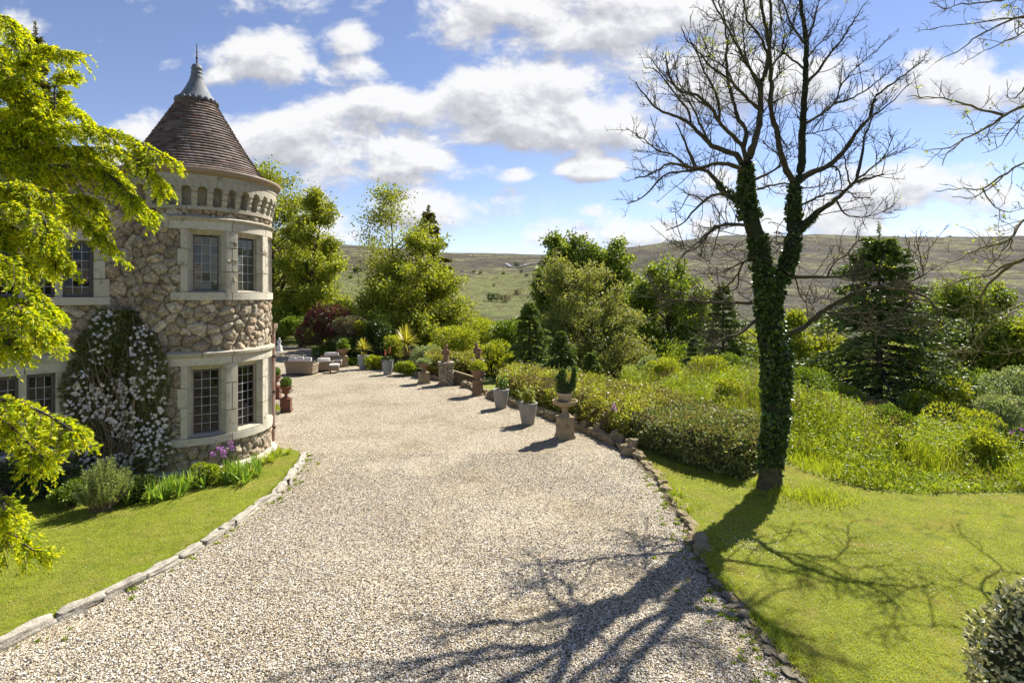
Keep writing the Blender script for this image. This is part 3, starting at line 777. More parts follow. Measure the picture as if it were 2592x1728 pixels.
for kind, z0, z1 in (('u', 4.02, 5.12), ('l', .95, 2.40)):
    sur = MB()
    ws = sorted([w for w in WINS if w[4] == kind]); xa, xb = ws[0][0], ws[-1][1]
    blk(sur, xa - .30, xb + .32, z0 - .20, z0 - .04, -.14, .06)
    xs = [xa - .30] + [w[1] + .05 for w in ws[:-1]] + [xb + .32]
    for a, b in zip(xs[:-1], xs[1:]): blk(sur, a + .008, b - .008, z1 + .05, z1 + .29, -.14, .03)
    zz = np.linspace(z0 - .04, z1 + .05, 4)
    for k in range(3):
        blk(sur, xa - (.22 if k % 2 else .30), xa - .03, zz[k] + .008, zz[k + 1] - .008, -.14, .028)
        blk(sur, xb + .03, xb + (.22 if k % 2 else .32), zz[k] + .008, zz[k + 1] - .008, -.14, .028)
    for w0, w1 in zip(ws[:-1], ws[1:]): blk(sur, w0[1] + .02, w1[0] - .02, z0 - .04, z1 + .05, -.14, -.01)
    sur.build('window_surround', M['ashlar'], house)
hd = MB(); blk(hd, -.1, 6.2, 2.68, 2.80, -.02, .085); blk(hd, -.1, 6.2, 2.80, 2.83, -.02, .05); hd.build('hood_mould', M['ashlar_weathered'], house)
for a, b, z0, z1, kind in WINS:
    fr = MB(); bw = .03
    blk(fr, a - .02, a + bw, z0 - .03, z1 + .04, -.16, -.09); blk(fr, b - bw, b + .02, z0 - .03, z1 + .04, -.16, -.09)
    blk(fr, a + bw, b - bw, z0 - .03, z0 + bw, -.16, -.09); blk(fr, a + bw, b - bw, z1 - bw, z1 + .04, -.16, -.09)
    wn = fr.build('window', M['casement'], house)
    gl = MB(); blk(gl, a + bw - .01, b - bw + .01, z0 + bw - .01, z1 - bw + .01, -.15, -.132); gq = np.random.default_rng(int(a * 100))
    for a_ in range(3):
        for b_ in range(6):
            q0, q1 = a + (b - a) * a_ / 3 + .002, a + (b - a) * (a_ + 1) / 3 - .002; v0, v1 = z0 + (z1 - z0) * b_ / 6 + .002, z0 + (z1 - z0) * (b_ + 1) / 6 - .002
            ta, tb_ = gq.normal(0, .002, 2); gl.ngon([(q0, sy * (-.124 - ta - tb_), v0), (q1, sy * (-.124 + ta - tb_), v0), (q1, sy * (-.124 + ta + tb_), v1), (q0, sy * (-.124 - ta + tb_), v1)])
    gl.build('glass', M['glass'], wn)
    cm = MB(); nc, nr2 = 3, 6; cw = .006
    for k in range(1, nc): x = a + (b - a) * k / nc; blk(cm, x - cw, x + cw, z0 + bw, z1 - bw, -.119, -.112)
    for k in range(1, nr2): z = z0 + (z1 - z0) * k / nr2; blk(cm, a + bw, b - bw, z - cw, z + cw, -.1195, -.111)
    cm.build('lead_strips', M['leadcame'], wn)
rf = MB()
ye, yr = sy * .35, -sy * 6.4
ym = -sy * 3.0
x0_, x1_ = .45, LEN + .4
ev = [(x0_, ye, WH), (x1_, ye, WH), (x1_, yr, WH), (x0_, yr, WH)]
rg_ = [(x0_ + 3.4, ym, 8.7), (x1_ - .3, ym, 8.7)]
P_ = ev + rg_; Pb = [(x, y, z - .1) for x, y, z in P_]
rf.add(P_ + Pb, [(0, 1, 5, 4), (2, 3, 4, 5), (6, 7, 11, 10), (8, 9, 10, 11), (0, 1, 7, 6), (1, 2, 8, 7), (2, 3, 9, 8), (3, 0, 6, 9)])
rf.add([ev[3], ev[0], rg_[0]], [(0, 1, 2)]); rf.add([ev[1], ev[2], rg_[1]], [(0, 1, 2)])
rf.build('roof', M['tile'], house)
# ------------------------------------------------------------------ edging stones
M['kerb'] = plainmat('pale_kerb_stone', (.50, .46, .385), (.19, .165, .12), .95, 7, .9, .04, .1, 38, .5, world=True)
M['rock'] = plainmat('mossy_edging_rock', (.36, .285, .18), (.15, .13, .06), .95, 6, .9, .04, .1, 40, .4, world=True)
M['slate'] = plainmat('broken_slate', (.24, .205, .155), (.13, .11, .075), .9, 7, .7, .02, .15, 50, .4, world=True)
def rockmesh(name, mat, seed, sub=3, amp=.22, box_=0.0):
    bm = bmesh.new(); bmesh.ops.create_icosphere(bm, subdivisions=sub, radius=1)
    for v in bm.verts:
        c = v.co.copy(); k = 1 + amp * mnoise.noise(c * 1.3 + Vector((seed * 3.1, 0, 0))) + amp * .4 * mnoise.noise(c * 3.3 + Vector((0, seed * 2.3, 0)))
        if box_:
            m_ = max(abs(c.x), abs(c.y), abs(c.z)); c = c * (1 - box_) + c / m_ * box_ * .82
        v.co = c * k
    me = bpy.data.meshes.new(name); bm.to_mesh(me); bm.free(); me.materials.append(mat)
    for p in me.polygons: p.use_smooth = True
    return me
kb = resample(np.c_[KERB_L, 0 * KERB_L[:, 0]], 400)[:, :2]
kd = np.r_[0, np.cumsum(np.linalg.norm(np.diff(kb, axis=0), axis=1))]
kmesh = [rockmesh('kerb_stone', M['kerb'], s, 4, .34, .88) for s in range(5)]
g = np.random.default_rng(21); d = .2; k = 0
while d < kd[-1] - .3:
    L = g.uniform(.26, .85) * (1 if d < 7 else .7)
    i0 = np.searchsorted(kd, d); i1 = min(np.searchsorted(kd, d + L), len(kb) - 1)
    a, b = kb[i0], kb[i1]; c = (a + b) / 2; ang = math.atan2(b[1] - a[1], b[0] - a[0])
    o = bpy.data.objects.new('kerb_stone', kmesh[k % 5]); COL.objects.link(o)
    o.location = (c[0] + g.normal(0, .012), c[1] + g.normal(0, .012), .042 + g.normal(0, .014)); o.rotation_euler = (g.normal(0, .03), g.normal(0, .02), ang + g.normal(0, .05) + (PI if g.random() < .5 else 0))
    o.scale = (np.linalg.norm(b - a) / 2 / .83, g.uniform(.075, .095), g.uniform(.07, .085))
    meta(o, 'long pale kerb stone in the row edging the left lawn', 'kerb stone', 'kerb stones along the left lawn')
    d += L * 1.0 + g.uniform(-.01, .012); k += 1
eb = resample(np.c_[EDGE_R, 0 * EDGE_R[:, 0]], 900)[:, :2]
ed = np.r_[0, np.cumsum(np.linalg.norm(np.diff(eb, axis=0), axis=1))]
rmesh = [rockmesh('edging_rock', M['rock'], s + 10, 4, .38, .62) for s in range(6)]
smesh = [rockmesh('slate_piece', M['slate'], s + 20, 3, .5, .85) for s in range(5)]
d = .6; k = 0
while d < ed[-1] - 12:
    i0 = np.searchsorted(ed, d); c = eb[i0]; tg = nrm(eb[min(i0 + 5, len(eb) - 1)] - eb[i0]); n_ = np.array([tg[1], -tg[0]])
    y = c[1]
    if y < 8.6:
        L = g.uniform(.07, .22)
        for row in range(2):
            o = bpy.data.objects.new('slate_piece', smesh[g.integers(5)]); COL.objects.link(o)
            o.location = (*(c + n_ * (.02 + g.normal(0, .085))), .016 + g.uniform(0, .02))
            o.rotation_euler = (g.normal(0, .12), g.normal(0, .12), g.uniform(0, 6.3)); o.scale = (L * .55, g.uniform(.05, .11), g.uniform(.014, .03))
            meta(o, 'flat broken stone half sunk between gravel and the right lawn', 'stone', 'flat broken stones edging the right lawn')
        d += L
    else:
        near = y < 13.4
        L = g.uniform(.14, .26) if near else g.uniform(.2, .42)
        o = bpy.data.objects.new('edging_rock', rmesh[g.integers(6)]); COL.objects.link(o)
        hz = g.uniform(.04, .075) if near else g.uniform(.09, .17)
        o.location = (*(c + n_ * (.05 + g.normal(0, .035))), hz * .55); o.rotation_euler = (g.normal(0, .12), g.normal(0, .12), math.atan2(tg[1], tg[0]) + g.normal(0, .3) + PI * g.integers(0, 2)); o.scale = (L * .68, L * .52, hz)
        meta(o, 'small mossy rock in the edging below the bare tree' if near else 'rough mossy rock in the edging at the foot of the hedge', 'rock', 'mossy rocks beside the bare tree' if near else 'mossy rocks along the hedge foot')
        if not near and y < 17.5 and g.random() < .45:
            o2 = o.copy(); COL.objects.link(o2); o2.location.z += hz * 1.2; o2.location.x += n_[0] * .08; o2.location.y += n_[1] * .08; o2.rotation_euler.z += 1.3; o2.scale = (L * .42, L * .38, hz * .8)
        d += L * (.9 if near else .95)

g = np.random.default_rng(97)
DP = np.vstack([EDGE_R[:8] - [.05, 0], KERB_L[::-1] + [.12, 0]])
n = 150000; yy_ = 5.2 + 12 * g.random(n) ** 1.6; xx_ = g.uniform(-6.2, 3.3, n); p = np.c_[xx_, yy_]; p = p[inside(p, DP)]
p = p[(vnoise(p, 1.7, 71) + vnoise(p, .45, 72) * .7 + g.uniform(-.25, .25, len(p))) > -.14]; n = len(p)
O = np.array([(1, 0, 0), (-1, 0, 0), (0, 1, 0), (0, -1, 0), (0, 0, 1), (0, 0, -1)], float); sz = g.uniform(.006, .0145, n)
q_ = nrm(g.normal(size=(n, 4))); w_, x_, y_, z_ = q_.T
Rm = np.stack([1 - 2 * (y_ * y_ + z_ * z_), 2 * (x_ * y_ - z_ * w_), 2 * (x_ * z_ + y_ * w_), 2 * (x_ * y_ + z_ * w_), 1 - 2 * (x_ * x_ + z_ * z_), 2 * (y_ * z_ - x_ * w_), 2 * (x_ * z_ - y_ * w_), 2 * (y_ * z_ + x_ * w_), 1 - 2 * (x_ * x_ + y_ * y_)], -1).reshape(n, 3, 3)
V = np.einsum('nij,nkj->nki', Rm, O[None] * g.uniform(.6, 1.3, (n, 6, 1)) * sz[:, None, None]) * [1.15, 1.15, .75] + np.c_[p, np.full(n, .012)][:, None]
Fo = np.array([(0, 2, 4), (2, 1, 4), (1, 3, 4), (3, 0, 4), (2, 0, 5), (1, 2, 5), (3, 1, 5), (0, 3, 5)])
m, t = newmat('loose_stone'); rnd = t.n('ShaderNodeNewGeometry').outputs['Random Per Island']
t.out(t.bsdf(t.ramp(rnd, [(0, (.05, .045, .04)), (.16, (.15, .13, .105)), (.34, (.38, .325, .25)), (.54, (.54, .485, .39)), (.68, (.40, .30, .18)), (.76, (.62, .58, .51)), (1, (.76, .73, .66))]), .85, None, .2)); M['stone'] = m
mb = MB(); mb.add(V.reshape(-1, 3), (np.arange(n)[:, None, None] * 6 + Fo).reshape(-1, 3)); mb.build('loose_gravel', m, None, kind='stuff', label='loose pale and tan chippings lying over the drive')
# ------------------------------------------------------------------ pots and pedestals
M['speckle'] = None
m, t = newmat('speckled_stoneware'); o_ = t.obj()
f = t.n('ShaderNodeTexVoronoi', {'Vector': o_, 'Scale': 55.0}).outputs['Distance']; f2 = t.noise(9, o_, 5, .7); f3 = t.noise(60, o_, 3, .8)
c = t.ramp(f3, [(.30, (.075, .073, .065)), (.46, (.24, .235, .205)), (.62, (.44, .42, .36))])
c = t.mix(t.ramp(f2, [(.5, (0, 0, 0)), (.72, (.6, .6, .6))]), c, (.30, .29, .26, 1))
t.out(t.bsdf(c, .7, t.bump(t.math('ADD', f, f3), .9, .012), .3)); M['speckle'] = m
M['greypot'] = plainmat('smooth_grey_pot', (.30, .32, .32), (.24, .255, .25), .6, 5, .15)
M['soil'] = plainmat('potting_soil', (.05, .038, .028), (.09, .07, .05), .95, 20, .8, .02)
M['terracotta'] = plainmat('aged_terracotta', (.25, .16, .095), (.19, .145, .09), .85, 5, .3, .01, .2, 50)
M['buff'] = plainmat('buff_stone_ware', (.35, .275, .165), (.25, .20, .115), .85, 5, .35, .01, .2, 50)
M['redclay'] = plainmat('red_terracotta', (.165, .075, .047), (.115, .06, .04), .8, 6, .3, .01, .2, 50)
M['paleclay'] = plainmat('pale_clay_pot', (.47, .36, .25), (.38, .31, .23), .85, 6, .25)
def planter(px, label, hgt, r, mat, group=None):
    p = G(*px)
    t = thing('planter', label, 'planter', p, g.uniform(0, 6), group)
    mb = MB(); k = r
    lathe(mb, [(0, .0), (k * .62, 0), (k * .66, .02), (k * .80, hgt * .35), (k * .95, hgt * .78), (k * .985, hgt * .9), (k * .97, hgt * .93), (k * 1.03, hgt * .95), (k * 1.04, hgt * .985), (k * 1.0, hgt), (k * .9, hgt), (k * .87, hgt * .9)], 40)
    mb.build('pot', mat, t, True)
    mb = MB(); lathe(mb, [(0, hgt * .925), (k * .5, hgt * .92), (k * .885, hgt * .905)], 24); mb.build('soil', M['soil'], t, True)
    return p
P_A = planter((1336, 1074), 'speckled grey stoneware planter nearest the camera in the pot row', .69, .295, M['speckle'], 'grey planters along the drive')
P_B = planter((1268, 1033), 'speckled grey stoneware planter with wide pale rim holding one thin stem', .69, .29, M['speckle'], 'grey planters along the drive')
P_C = planter((981, 948), 'smooth grey planter standing right of the palm row with flower spikes', .78, .30, M['greypot'], 'grey planters along the drive')
P_D = planter((919, 934), 'smooth grey planter holding the yellow strap-leaved plant', .76, .30, M['greypot'], 'grey planters along the drive')

# tall pedestal with a shallow bowl (nearest)
def square_pedestal(t, mat, w, h, name='plinth'):
    mb = MB(); k = w / 2
    def fr(z0, z1, a, b): mb.add([(-a, -a, z0), (a, -a, z0), (a, a, z0), (-a, a, z0), (-b, -b, z1), (b, -b, z1), (b, b, z1), (-b, b, z1)], [(3, 2, 1, 0), (4, 5, 6, 7), (0, 1, 5, 4), (1, 2, 6, 5), (2, 3, 7, 6), (3, 0, 4, 7)])
    fr(0, .07, k * 1.14, k * 1.14); fr(.071, .11, k * 1.13, k * 1.02); fr(.111, h - .07, k, k * .96); fr(h - .069, h - .03, k * .97, k * 1.1); fr(h - .029, h, k * 1.1, k * 1.04)
    return mb.bevel_build(name, mat, t, .006)
pN = G(1430, 1108)
t_ = thing('pedestal_urn', 'tall square buff pedestal carrying a shallow round bowl, nearest the camera', 'pedestal urn', pN, R_(20), 'pedestal urns along the drive')
square_pedestal(t_, M['buff'], .40, .62)
for q in range(4):                           # moulded panel with a raised scroll on each face
    ca, sa = math.cos(q * PI / 2), math.sin(q * PI / 2)
    th_ = np.linspace(0, 4.3 * PI, 60); rr_ = .075 * (1 - th_ / 5.2 / PI)
    P3 = np.stack([np.full(60, -.198), rr_ * np.cos(th_), .36 + rr_ * np.sin(th_) * 1.15], -1)
    P3 = np.stack([P3[:, 0] * ca - P3[:, 1] * sa, P3[:, 0] * sa + P3[:, 1] * ca, P3[:, 2]], -1)
    mb = MB(); tube(mb, P3, .012, 5); mb.build('carving', M['buff'], t_, True)
mb = MB(); lathe(mb, [(.19, .62), (.17, .66), (.10, .70), (.085, .76), (.09, .82), (.12, .86), (.10, .875), (.16, .90), (.27, .935), (.345, .985), (.355, 1.03), (.37, 1.05), (.36, 1.07), (.33, 1.06), (.30, 1.01), (0, .98)], 44)
mb.build('bowl', M['buff'], t_, True)
t_ = thing('clay_pot', 'pale clay pot standing in the nearest pedestal bowl', 'flower pot', pN + [0, 0, 1.0], .3)
mb = MB(); lathe(mb, [(0, 0), (.16, 0), (.165, .01), (.205, .22), (.215, .225), (.225, .29), (.21, .292), (.19, .26)], 36); mb.build('pot', M['paleclay'], t_, True)
mb = MB(); lathe(mb, [(0, .27), (.195, .262)], 20); mb.build('soil', M['soil'], t_)
BOWL_TOP = pN + np.array([0, 0, 1.27])

# fluted round pedestal with a wide urn
p2_ = G(1209, 1000)
t_ = thing('pedestal_urn', 'round fluted terracotta pedestal with a broad terracotta urn of leaves', 'pedestal urn', p2_, .4, 'pedestal urns along the drive')
mb = MB(); n = 40; A = np.linspace(0, 2 * PI, n, endpoint=False)
rows = [(0, .25, 0), (.06, .25, 0), (.075, .225, .0), (.09, .215, .018), (.5, .205, .018), (.53, .215, 0), (.58, .25, 0), (.62, .24, 0)]
V = [[(r + f * (1 if k % 2 else -1) * .6) * math.cos(a) for k, a in enumerate(A)] for _, r, f in rows]
V = np.array([[((r + f * (.6 if k % 2 else -.6)) * math.cos(a), (r + f * (.6 if k % 2 else -.6)) * math.sin(a), z) for k, a in enumerate(A)] for z, r, f in rows]).reshape(-1, 3)
mb.add(V, [(i * n + k, i * n + (k + 1) % n, (i + 1) * n + (k + 1) % n, (i + 1) * n + k) for i in range(len(rows) - 1) for k in range(n)])
mb.build('pedestal', M['terracotta'], t_)
mb = MB(); lathe(mb, [(.16, .62), (.13, .66), (.12, .70), (.17, .74), (.20, .80), (.22, .88), (.25, .95), (.30, 1.01), (.335, 1.045), (.34, 1.07), (.31, 1.07), (.27, 1.02), (.0, 1.0)], 40); mb.build('bowl', M['terracotta'], t_, True)
p3_ = G(1073, 970)
t_ = thing('pedestal_urn', 'square buff pedestal with a narrow stem and flat flaring bowl', 'pedestal urn', p3_, R_(25), 'pedestal urns along the drive')
square_pedestal(t_, M['buff'], .42, .52)
mb = MB(); lathe(mb, [(.19, .52), (.15, .55), (.11, .60), (.10, .68), (.12, .72), (.16, .76), (.20, .80), (.30, .86), (.36, .90), (.37, .94), (.34, .95), (.30, .92), (0, .9)], 36); mb.build('bowl', M['terracotta'], t_, True)
p4_ = G(869, 928)
t_ = thing('pedestal_urn', 'dark shaded pedestal urn at the far bend of the drive', 'pedestal urn', p4_, R_(25), 'pedestal urns along the drive')
square_pedestal(t_, M['buff'], .44, .62)
mb = MB(); lathe(mb, [(.2, .62), (.14, .66), (.12, .74), (.2, .80), (.30, .90), (.34, .98), (.40, 1.02), (.39, 1.05), (.33, 1.03), (0, .99)], 30); mb.build('bowl', M['terracotta'], t_, True)

# two stone gate piers with weathered figures
M['pier'] = stone_attr('pier_stone')
def pier(px, w, h, label, rz):
    p = G(*px); t = thing('stone_pier', label, 'pier', p, rz, 'piers at the garden steps')
    mb = MB(); nz, nh = 34, 60
    per = np.linspace(0, 4, nh, endpoint=False); zz = np.linspace(0, h, nz)
    PPm, ZZ = np.meshgrid(per, zz, indexing='ij'); k = PPm.ravel()
    hh, colr = rubble_field(k * w + 7, ZZ.ravel() * 1.0, .22, .12, seed=int(p[0] * 10) % 50 + 60)
    hh = hh - .02
    fx = np.where(k < 1, k - .5, np.where(k < 2, .5, np.where(k < 3, 2.5 - k, -.5))); fy = np.where(k < 1, -.5, np.where(k < 2, k - 1.5, np.where(k < 3, .5, 3.5 - k)))
    mx = np.maximum(np.abs(fx), np.abs(fy)) * 2
    V = np.stack([fx * (w + hh * 2), fy * (w + hh * 2), ZZ.ravel()], -1)
    i, j = np.meshgrid(np.arange(nh), np.arange(nz - 1), indexing='ij'); i2 = (i + 1) % nh
    mb.add(V, np.stack([i * nz + j, i2 * nz + j, i2 * nz + j + 1, i * nz + j + 1], -1).reshape(-1, 4), colr)
    mb.build('shaft', M['pier'], t, True)
    mb = MB(); box(mb, -w / 2 - .05, w / 2 + .05, -w / 2 - .05, w / 2 + .05, h, h + .055); mb.bevel_build('cap', M['kerb'], t, .012)
    return p + np.array([0, 0, h + .055])
PT1 = pier((1129, 974), .56, .99, 'squat rubble stone pier with a flat cap beside the drive', R_(18))
PT2 = pier((1210, 962), .50, .92, 'rubble stone pier half hidden by the broad terracotta urn', R_(18))
def skinfig(name, pts, edges, rad, mat, parent, sub=2):
    me = bpy.data.meshes.new(name); me.from_pydata([tuple(p) for p in pts], edges, []); me.update()
    o = bpy.data.objects.new(name, me); COL.objects.link(o); me.materials.append(mat)
    s = o.modifiers.new('skin', 'SKIN'); ss = o.modifiers.new('sub', 'SUBSURF'); ss.levels = ss.render_levels = sub
    for v, r in zip(me.skin_vertices[0].data, rad): v.radius = (r, r) if not hasattr(r, '__len__') else r
    me.skin_vertices[0].data[0].use_root = True
    if parent: o.parent = parent
    s.use_smooth_shade = True
    return o
M['figstone'] = plainmat('weathered_figure', (.27, .165, .10), (.17, .11, .07), .9, 12, .6, .02, .15, 60)
def statue(p, label, rz, lean=0.0, h=.62, mat=None):
    """draped half-length figure, arms folded across the chest"""
    t = thing('statue', label, 'statue', p, rz)
    k = h / .62; pts = np.array([(0, 0, .0), (0, 0, .14), (lean * .3, 0, .27), (lean * .55, -.0, .38), (lean * .8, -.005, .445), (lean, -.015, .50), (lean * 1.05, -.025, .575),
                    (.105 + lean * .6, 0, .385), (.135 + lean * .4, -.04, .26), (.03 + lean * .5, -.115, .27),
                    (-.105 + lean * .6, 0, .385), (-.135 + lean * .4, -.04, .26), (-.03 + lean * .5, -.12, .30)]) * k
    ed = [(0, 1), (1, 2), (2, 3), (3, 4), (4, 5), (5, 6), (3, 7), (7, 8), (8, 9), (3, 10), (10, 11), (11, 12)]
    rad = np.array([.125, .105, .095, .085, .045, .062, .055, .052, .042, .032, .052, .042, .032]) * k
    skinfig('figure', pts, ed, rad, mat or M['figstone'], t)
    mb = MB(); box(mb, -.14 * k, .14 * k, -.13 * k, .13 * k, .002, .05 * k); mb.bevel_build('base', mat or M['figstone'], t, .008)
    mb = MB(); c0 = np.array([lean * 1.05 * k, .012 * k, .553 * k]); lathe(mb, [(0, -.09 * k), (.055 * k, -.075 * k), (.066 * k, -.02 * k), (.062 * k, .035 * k), (.04 * k, .07 * k), (0, .08 * k)], 14, c0); mb.build('hair', mat or M['figstone'], t, True)
    return t
statue(PT1, 'upright terracotta figure on the squat stone pier', R_(-20), .0, .78)
statue(PT2, 'leaning terracotta figure rising behind the broad urn', R_(25), -.07, .80)
M['white'] = plainmat('white_painted_stone', (.72, .71, .68), (.6, .6, .57), .7, 8, .2)
pw = np.array([-16.0 * 1.06, 38.5 * 1.06, 0]); pw = np.array([(707 - 1296) / F * 40.5, 40.5, 0.0])
t_ = thing('pedestal', 'small white pedestal under the white garden figure', 'pedestal', pw); square_pedestal(t_, M['white'], .32, .36)
statue(pw + [0, 0, .36], 'small white garden figure in front of the big tree', 0, 0, .62, M['white'])
# sloping side wall of the steps
p0, p1 = G(1143, 972), G(1178, 972)
wl = MB(); d_ = nrm(np.array([p2_[0] - PT1[0], p2_[1] - PT1[1] + .5, 0]))
t_ = thing('step_wall', 'low sloping stone wall beside the squat pier', 'wall', PT1 - [0, 0, 1.045], math.atan2(d_[1] + .9, d_[0]))
mb = MB(); mb.add([(.3, -.12, -.1), (1.7, -.12, -.1), (1.7, .12, -.1), (.3, .12, -.1), (.3, -.12, .62), (1.7, -.12, .14), (1.7, .12, .14), (.3, .12, .62)], [(3, 2, 1, 0), (4, 5, 6, 7), (0, 1, 5, 4), (1, 2, 6, 5), (2, 3, 7, 6), (3, 0, 4, 7)]); mb.bevel_build('wall', M['soil_edge'], t_, .03)
mb = MB(); mb.add([(.28, -.15, .625), (1.74, -.15, .145), (1.74, .15, .145), (.28, .15, .625), (.28, -.15, .68), (1.74, -.15, .2), (1.74, .15, .2), (.28, .15, .68)], [(3, 2, 1, 0), (4, 5, 6, 7), (0, 1, 5, 4), (1, 2, 6, 5), (2, 3, 7, 6), (3, 0, 4, 7)]); mb.bevel_build('coping', M['rock'], t_, .012)

# terracotta urns with clipped box balls by the tower
M['box'] = leafmat('clipped_box', [(.05, .085, .012), (.09, .15, .02), (.15, .21, .03)], .25, .5, 6, .2)
def leafball(name, mat, parent, c, r, n, ls, squash=(1, 1, 1), seed=0, core=None):
    gg = np.random.default_rng(seed); dd = rdir(n, gg)
    rad = r * (1 - np.abs(gg.normal(0, .07, n)))
    mb = MB(); leaves(mb, np.array(c) + dd * rad[:, None] * squash, dd + .8 * rdir(n, gg), gg.uniform(.7, 1.3, n) * ls, ls * .55, gg)
    if core is not None:
        lathe(mb, [(0, -r * .9 * squash[2])] + [(r * .9 * math.cos(a) * squash[0], r * .9 * math.sin(a) * squash[2]) for a in np.linspace(-1.4, 1.4, 10)] + [(0, r * .9 * squash[2])], 16, c)
    return mb.build(name, mat, parent)
def classic_urn(px, label_u, label_p, label_b, s=1.0, seed=0):
    p = G(*px)
    t = thing('pedestal', label_p, 'pedestal', p, R_(12)); square_pedestal(t, M['redclay'], .43 * s, .60 * s)
    t = thing('urn', label_u, 'urn', p + [0, 0, .60 * s], R_(12))
    mb = MB(); lathe(mb, np.array([(0, .0), (.15, 0), (.15, .04), (.09, .07), (.06, .12), (.06, .16), (.12, .19), (.19, .24), (.2, .27), (.175, .28), (.185, .36), (.21, .44), (.27, .49), (.275, .52), (.25, .53), (.21, .49), (0, .47)]) * s, 36); mb.build('bowl', M['redclay'], t, True)
    for sg in (-1, 1):
        mb = MB(); aa = np.linspace(-.4, PI + .2, 12); tube(mb, np.stack([sg * (.19 + .07 * np.sin(aa)), 0 * aa, .32 + .075 * np.cos(aa)], -1) * s, .018 * s, 6)
        mb.build('handle', M['redclay'], t, True)
    t = thing('box_ball', label_b, 'topiary', p + [0, 0, 1.07 * s])
    leafball('foliage', M['box'], t, (0, 0, .20 * s), .215 * s, 1500, .04, (1, 1, 1.05), seed, True)
    mb = MB(); tube(mb, [(0, 0, -.02), (0, 0, .1)], .02, 6); mb.build('stem', M['soil'], t)
classic_urn((724, 1042), 'red terracotta handled urn on the front pedestal by the tower', 'red terracotta square pedestal in front of the tower drainpipe', 'clipped box ball in the front red urn', .80, 1)
classic_urn((697, 1009), 'red terracotta handled urn half hidden behind the drainpipe', 'red terracotta square pedestal partly behind the drainpipe', 'clipped box ball in the urn behind the drainpipe', .82, 2)
pc = G(703, 1048)
t_ = thing('figurine', 'small dark seated cat-like ornament at the foot of the red pedestal', 'ornament', pc, R_(200))
M['darkstone'] = plainmat('dark_ornament', (.05, .05, .05), (.12, .12, .115), .6, 14, .3)
skinfig('figure', [(0, 0, .04), (0, .0, .12), (0, .04, .22), (0, .09, .30), (0, .15, .31), (.05, .09, .18), (.055, .13, .05), (.055, .17, .02), (-.05, .09, .18), (-.055, .13, .05), (-.055, .17, .02), (0, -.11, .05), (.08, -.16, .04)],
        [(0, 1), (1, 2), (2, 3), (3, 4), (2, 5), (5, 6), (6, 7), (2, 8), (8, 9), (9, 10), (0, 11), (11, 12)], [.085, .085, .07, .062, .03, .035, .028, .024, .035, .028, .024, .035, .02], M['darkstone'], t_)
mb = MB()
for sx in (-.035, .035): lathe(mb, [(.022, 0), (.012, .03), (0, .055)], 6, (sx, .085, .345))
mb.build('ears', M['darkstone'], t_)
# low pot with a pale plant at the tower's foot
plw = G(692, 1056)
t_ = thing('stone_pot', 'low pale stone pot tucked against the tower', 'flower pot', plw)
mb = MB(); lathe(mb, [(0, 0), (.10, 0), (.11, .02), (.08, .06), (.1, .1), (.17, .18), (.19, .24), (.175, .24), (.15, .2), (0, .2)], 24); mb.build('pot', M['kerb'], t_, True)

# ------------------------------------------------------------------ wicker garden furniture
m, t = newmat('wicker'); o_ = t.obj()
w1 = t.n('ShaderNodeTexWave', {'Vector': o_, 'Scale': 22.0, 'Distortion': .6}, bands_direction='Z').outputs[1]
w2 = t.n('ShaderNodeTexWave', {'Vector': o_, 'Scale': 16.0, 'Distortion': .6}, bands_direction='X').outputs[1]
wv_ = t.math('MULTIPLY', w1, w2)
t.out(t.bsdf(t.ramp(wv_, [(0, (.22, .165, .11)), (.5, (.36, .285, .20)), (1, (.45, .37, .27))]), .7, t.bump(wv_, .6, .012), .3)); M['wicker'] = m
M['cushion'] = plainmat('off_white_cushion', (.66, .62, .55), (.60, .56, .5), .9, 6, .2)
def shellwall(mb, path, z0, ztop, th, flare):
    """wall of woven wicker following a plan path; flares outwards at the top"""
    path = np.asarray(path, float); n = len(path); tg = nrm(np.gradient(path, axis=0)); no = np.c_[tg[:, 1], -tg[:, 0]]
    lev = np.linspace(0, 1, 7); V = []
    for side in (0, 1):
        for l in lev:
            off = flare * l ** 2.2 - side * th
            V.append(np.c_[path + no * off, np.full(n, z0 + (ztop - z0) * l)])
    V = np.concatenate(V); k = len(lev); Fc = []
    for i in range(k - 1):
        for j in range(n - 1):
            Fc.append((i * n + j, i * n + j + 1, (i + 1) * n + j + 1, (i + 1) * n + j))
            a = k * n; Fc.append((a + (i + 1) * n + j, a + (i + 1) * n + j + 1, a + i * n + j + 1, a + i * n + j))
    for j in range(n - 1): Fc.append(((k - 1) * n + j, (k - 1) * n + j + 1, k * n + (k - 1) * n + j + 1, k * n + (k - 1) * n + j))
    for j in (0, n - 1):
        for i in range(k - 1): Fc.append((i * n + j, (i + 1) * n + j, k * n + (i + 1) * n + j, k * n + i * n + j))
    return mb.add(V, Fc)
def cushion(name, parent, c, sx, sy_, sz, rx=0, rz=0):
    bm = bmesh.new(); bmesh.ops.create_cube(bm, size=1); bmesh.ops.subdivide_edges(bm, edges=bm.edges[:], cuts=5, use_grid_fill=True)
    for v in bm.verts:
        p = v.co * 2; r = (1 - abs(p.x) ** 4) * (1 - abs(p.y) ** 4)
        v.co = (p.x * .5 * sx, p.y * .5 * sy_, p.z * .5 * sz * (.55 + .45 * r))
    me = bpy.data.meshes.new(name); bm.to_mesh(me); bm.free(); me.materials.append(M['cushion'])
    for p in me.polygons: p.use_smooth = True
    o = bpy.data.objects.new(name, me); COL.objects.link(o); o.parent = parent; o.location = c; o.rotation_euler = (rx, 0, rz)
    o.modifiers.new('s', 'SUBSURF').render_levels = 1
    return o
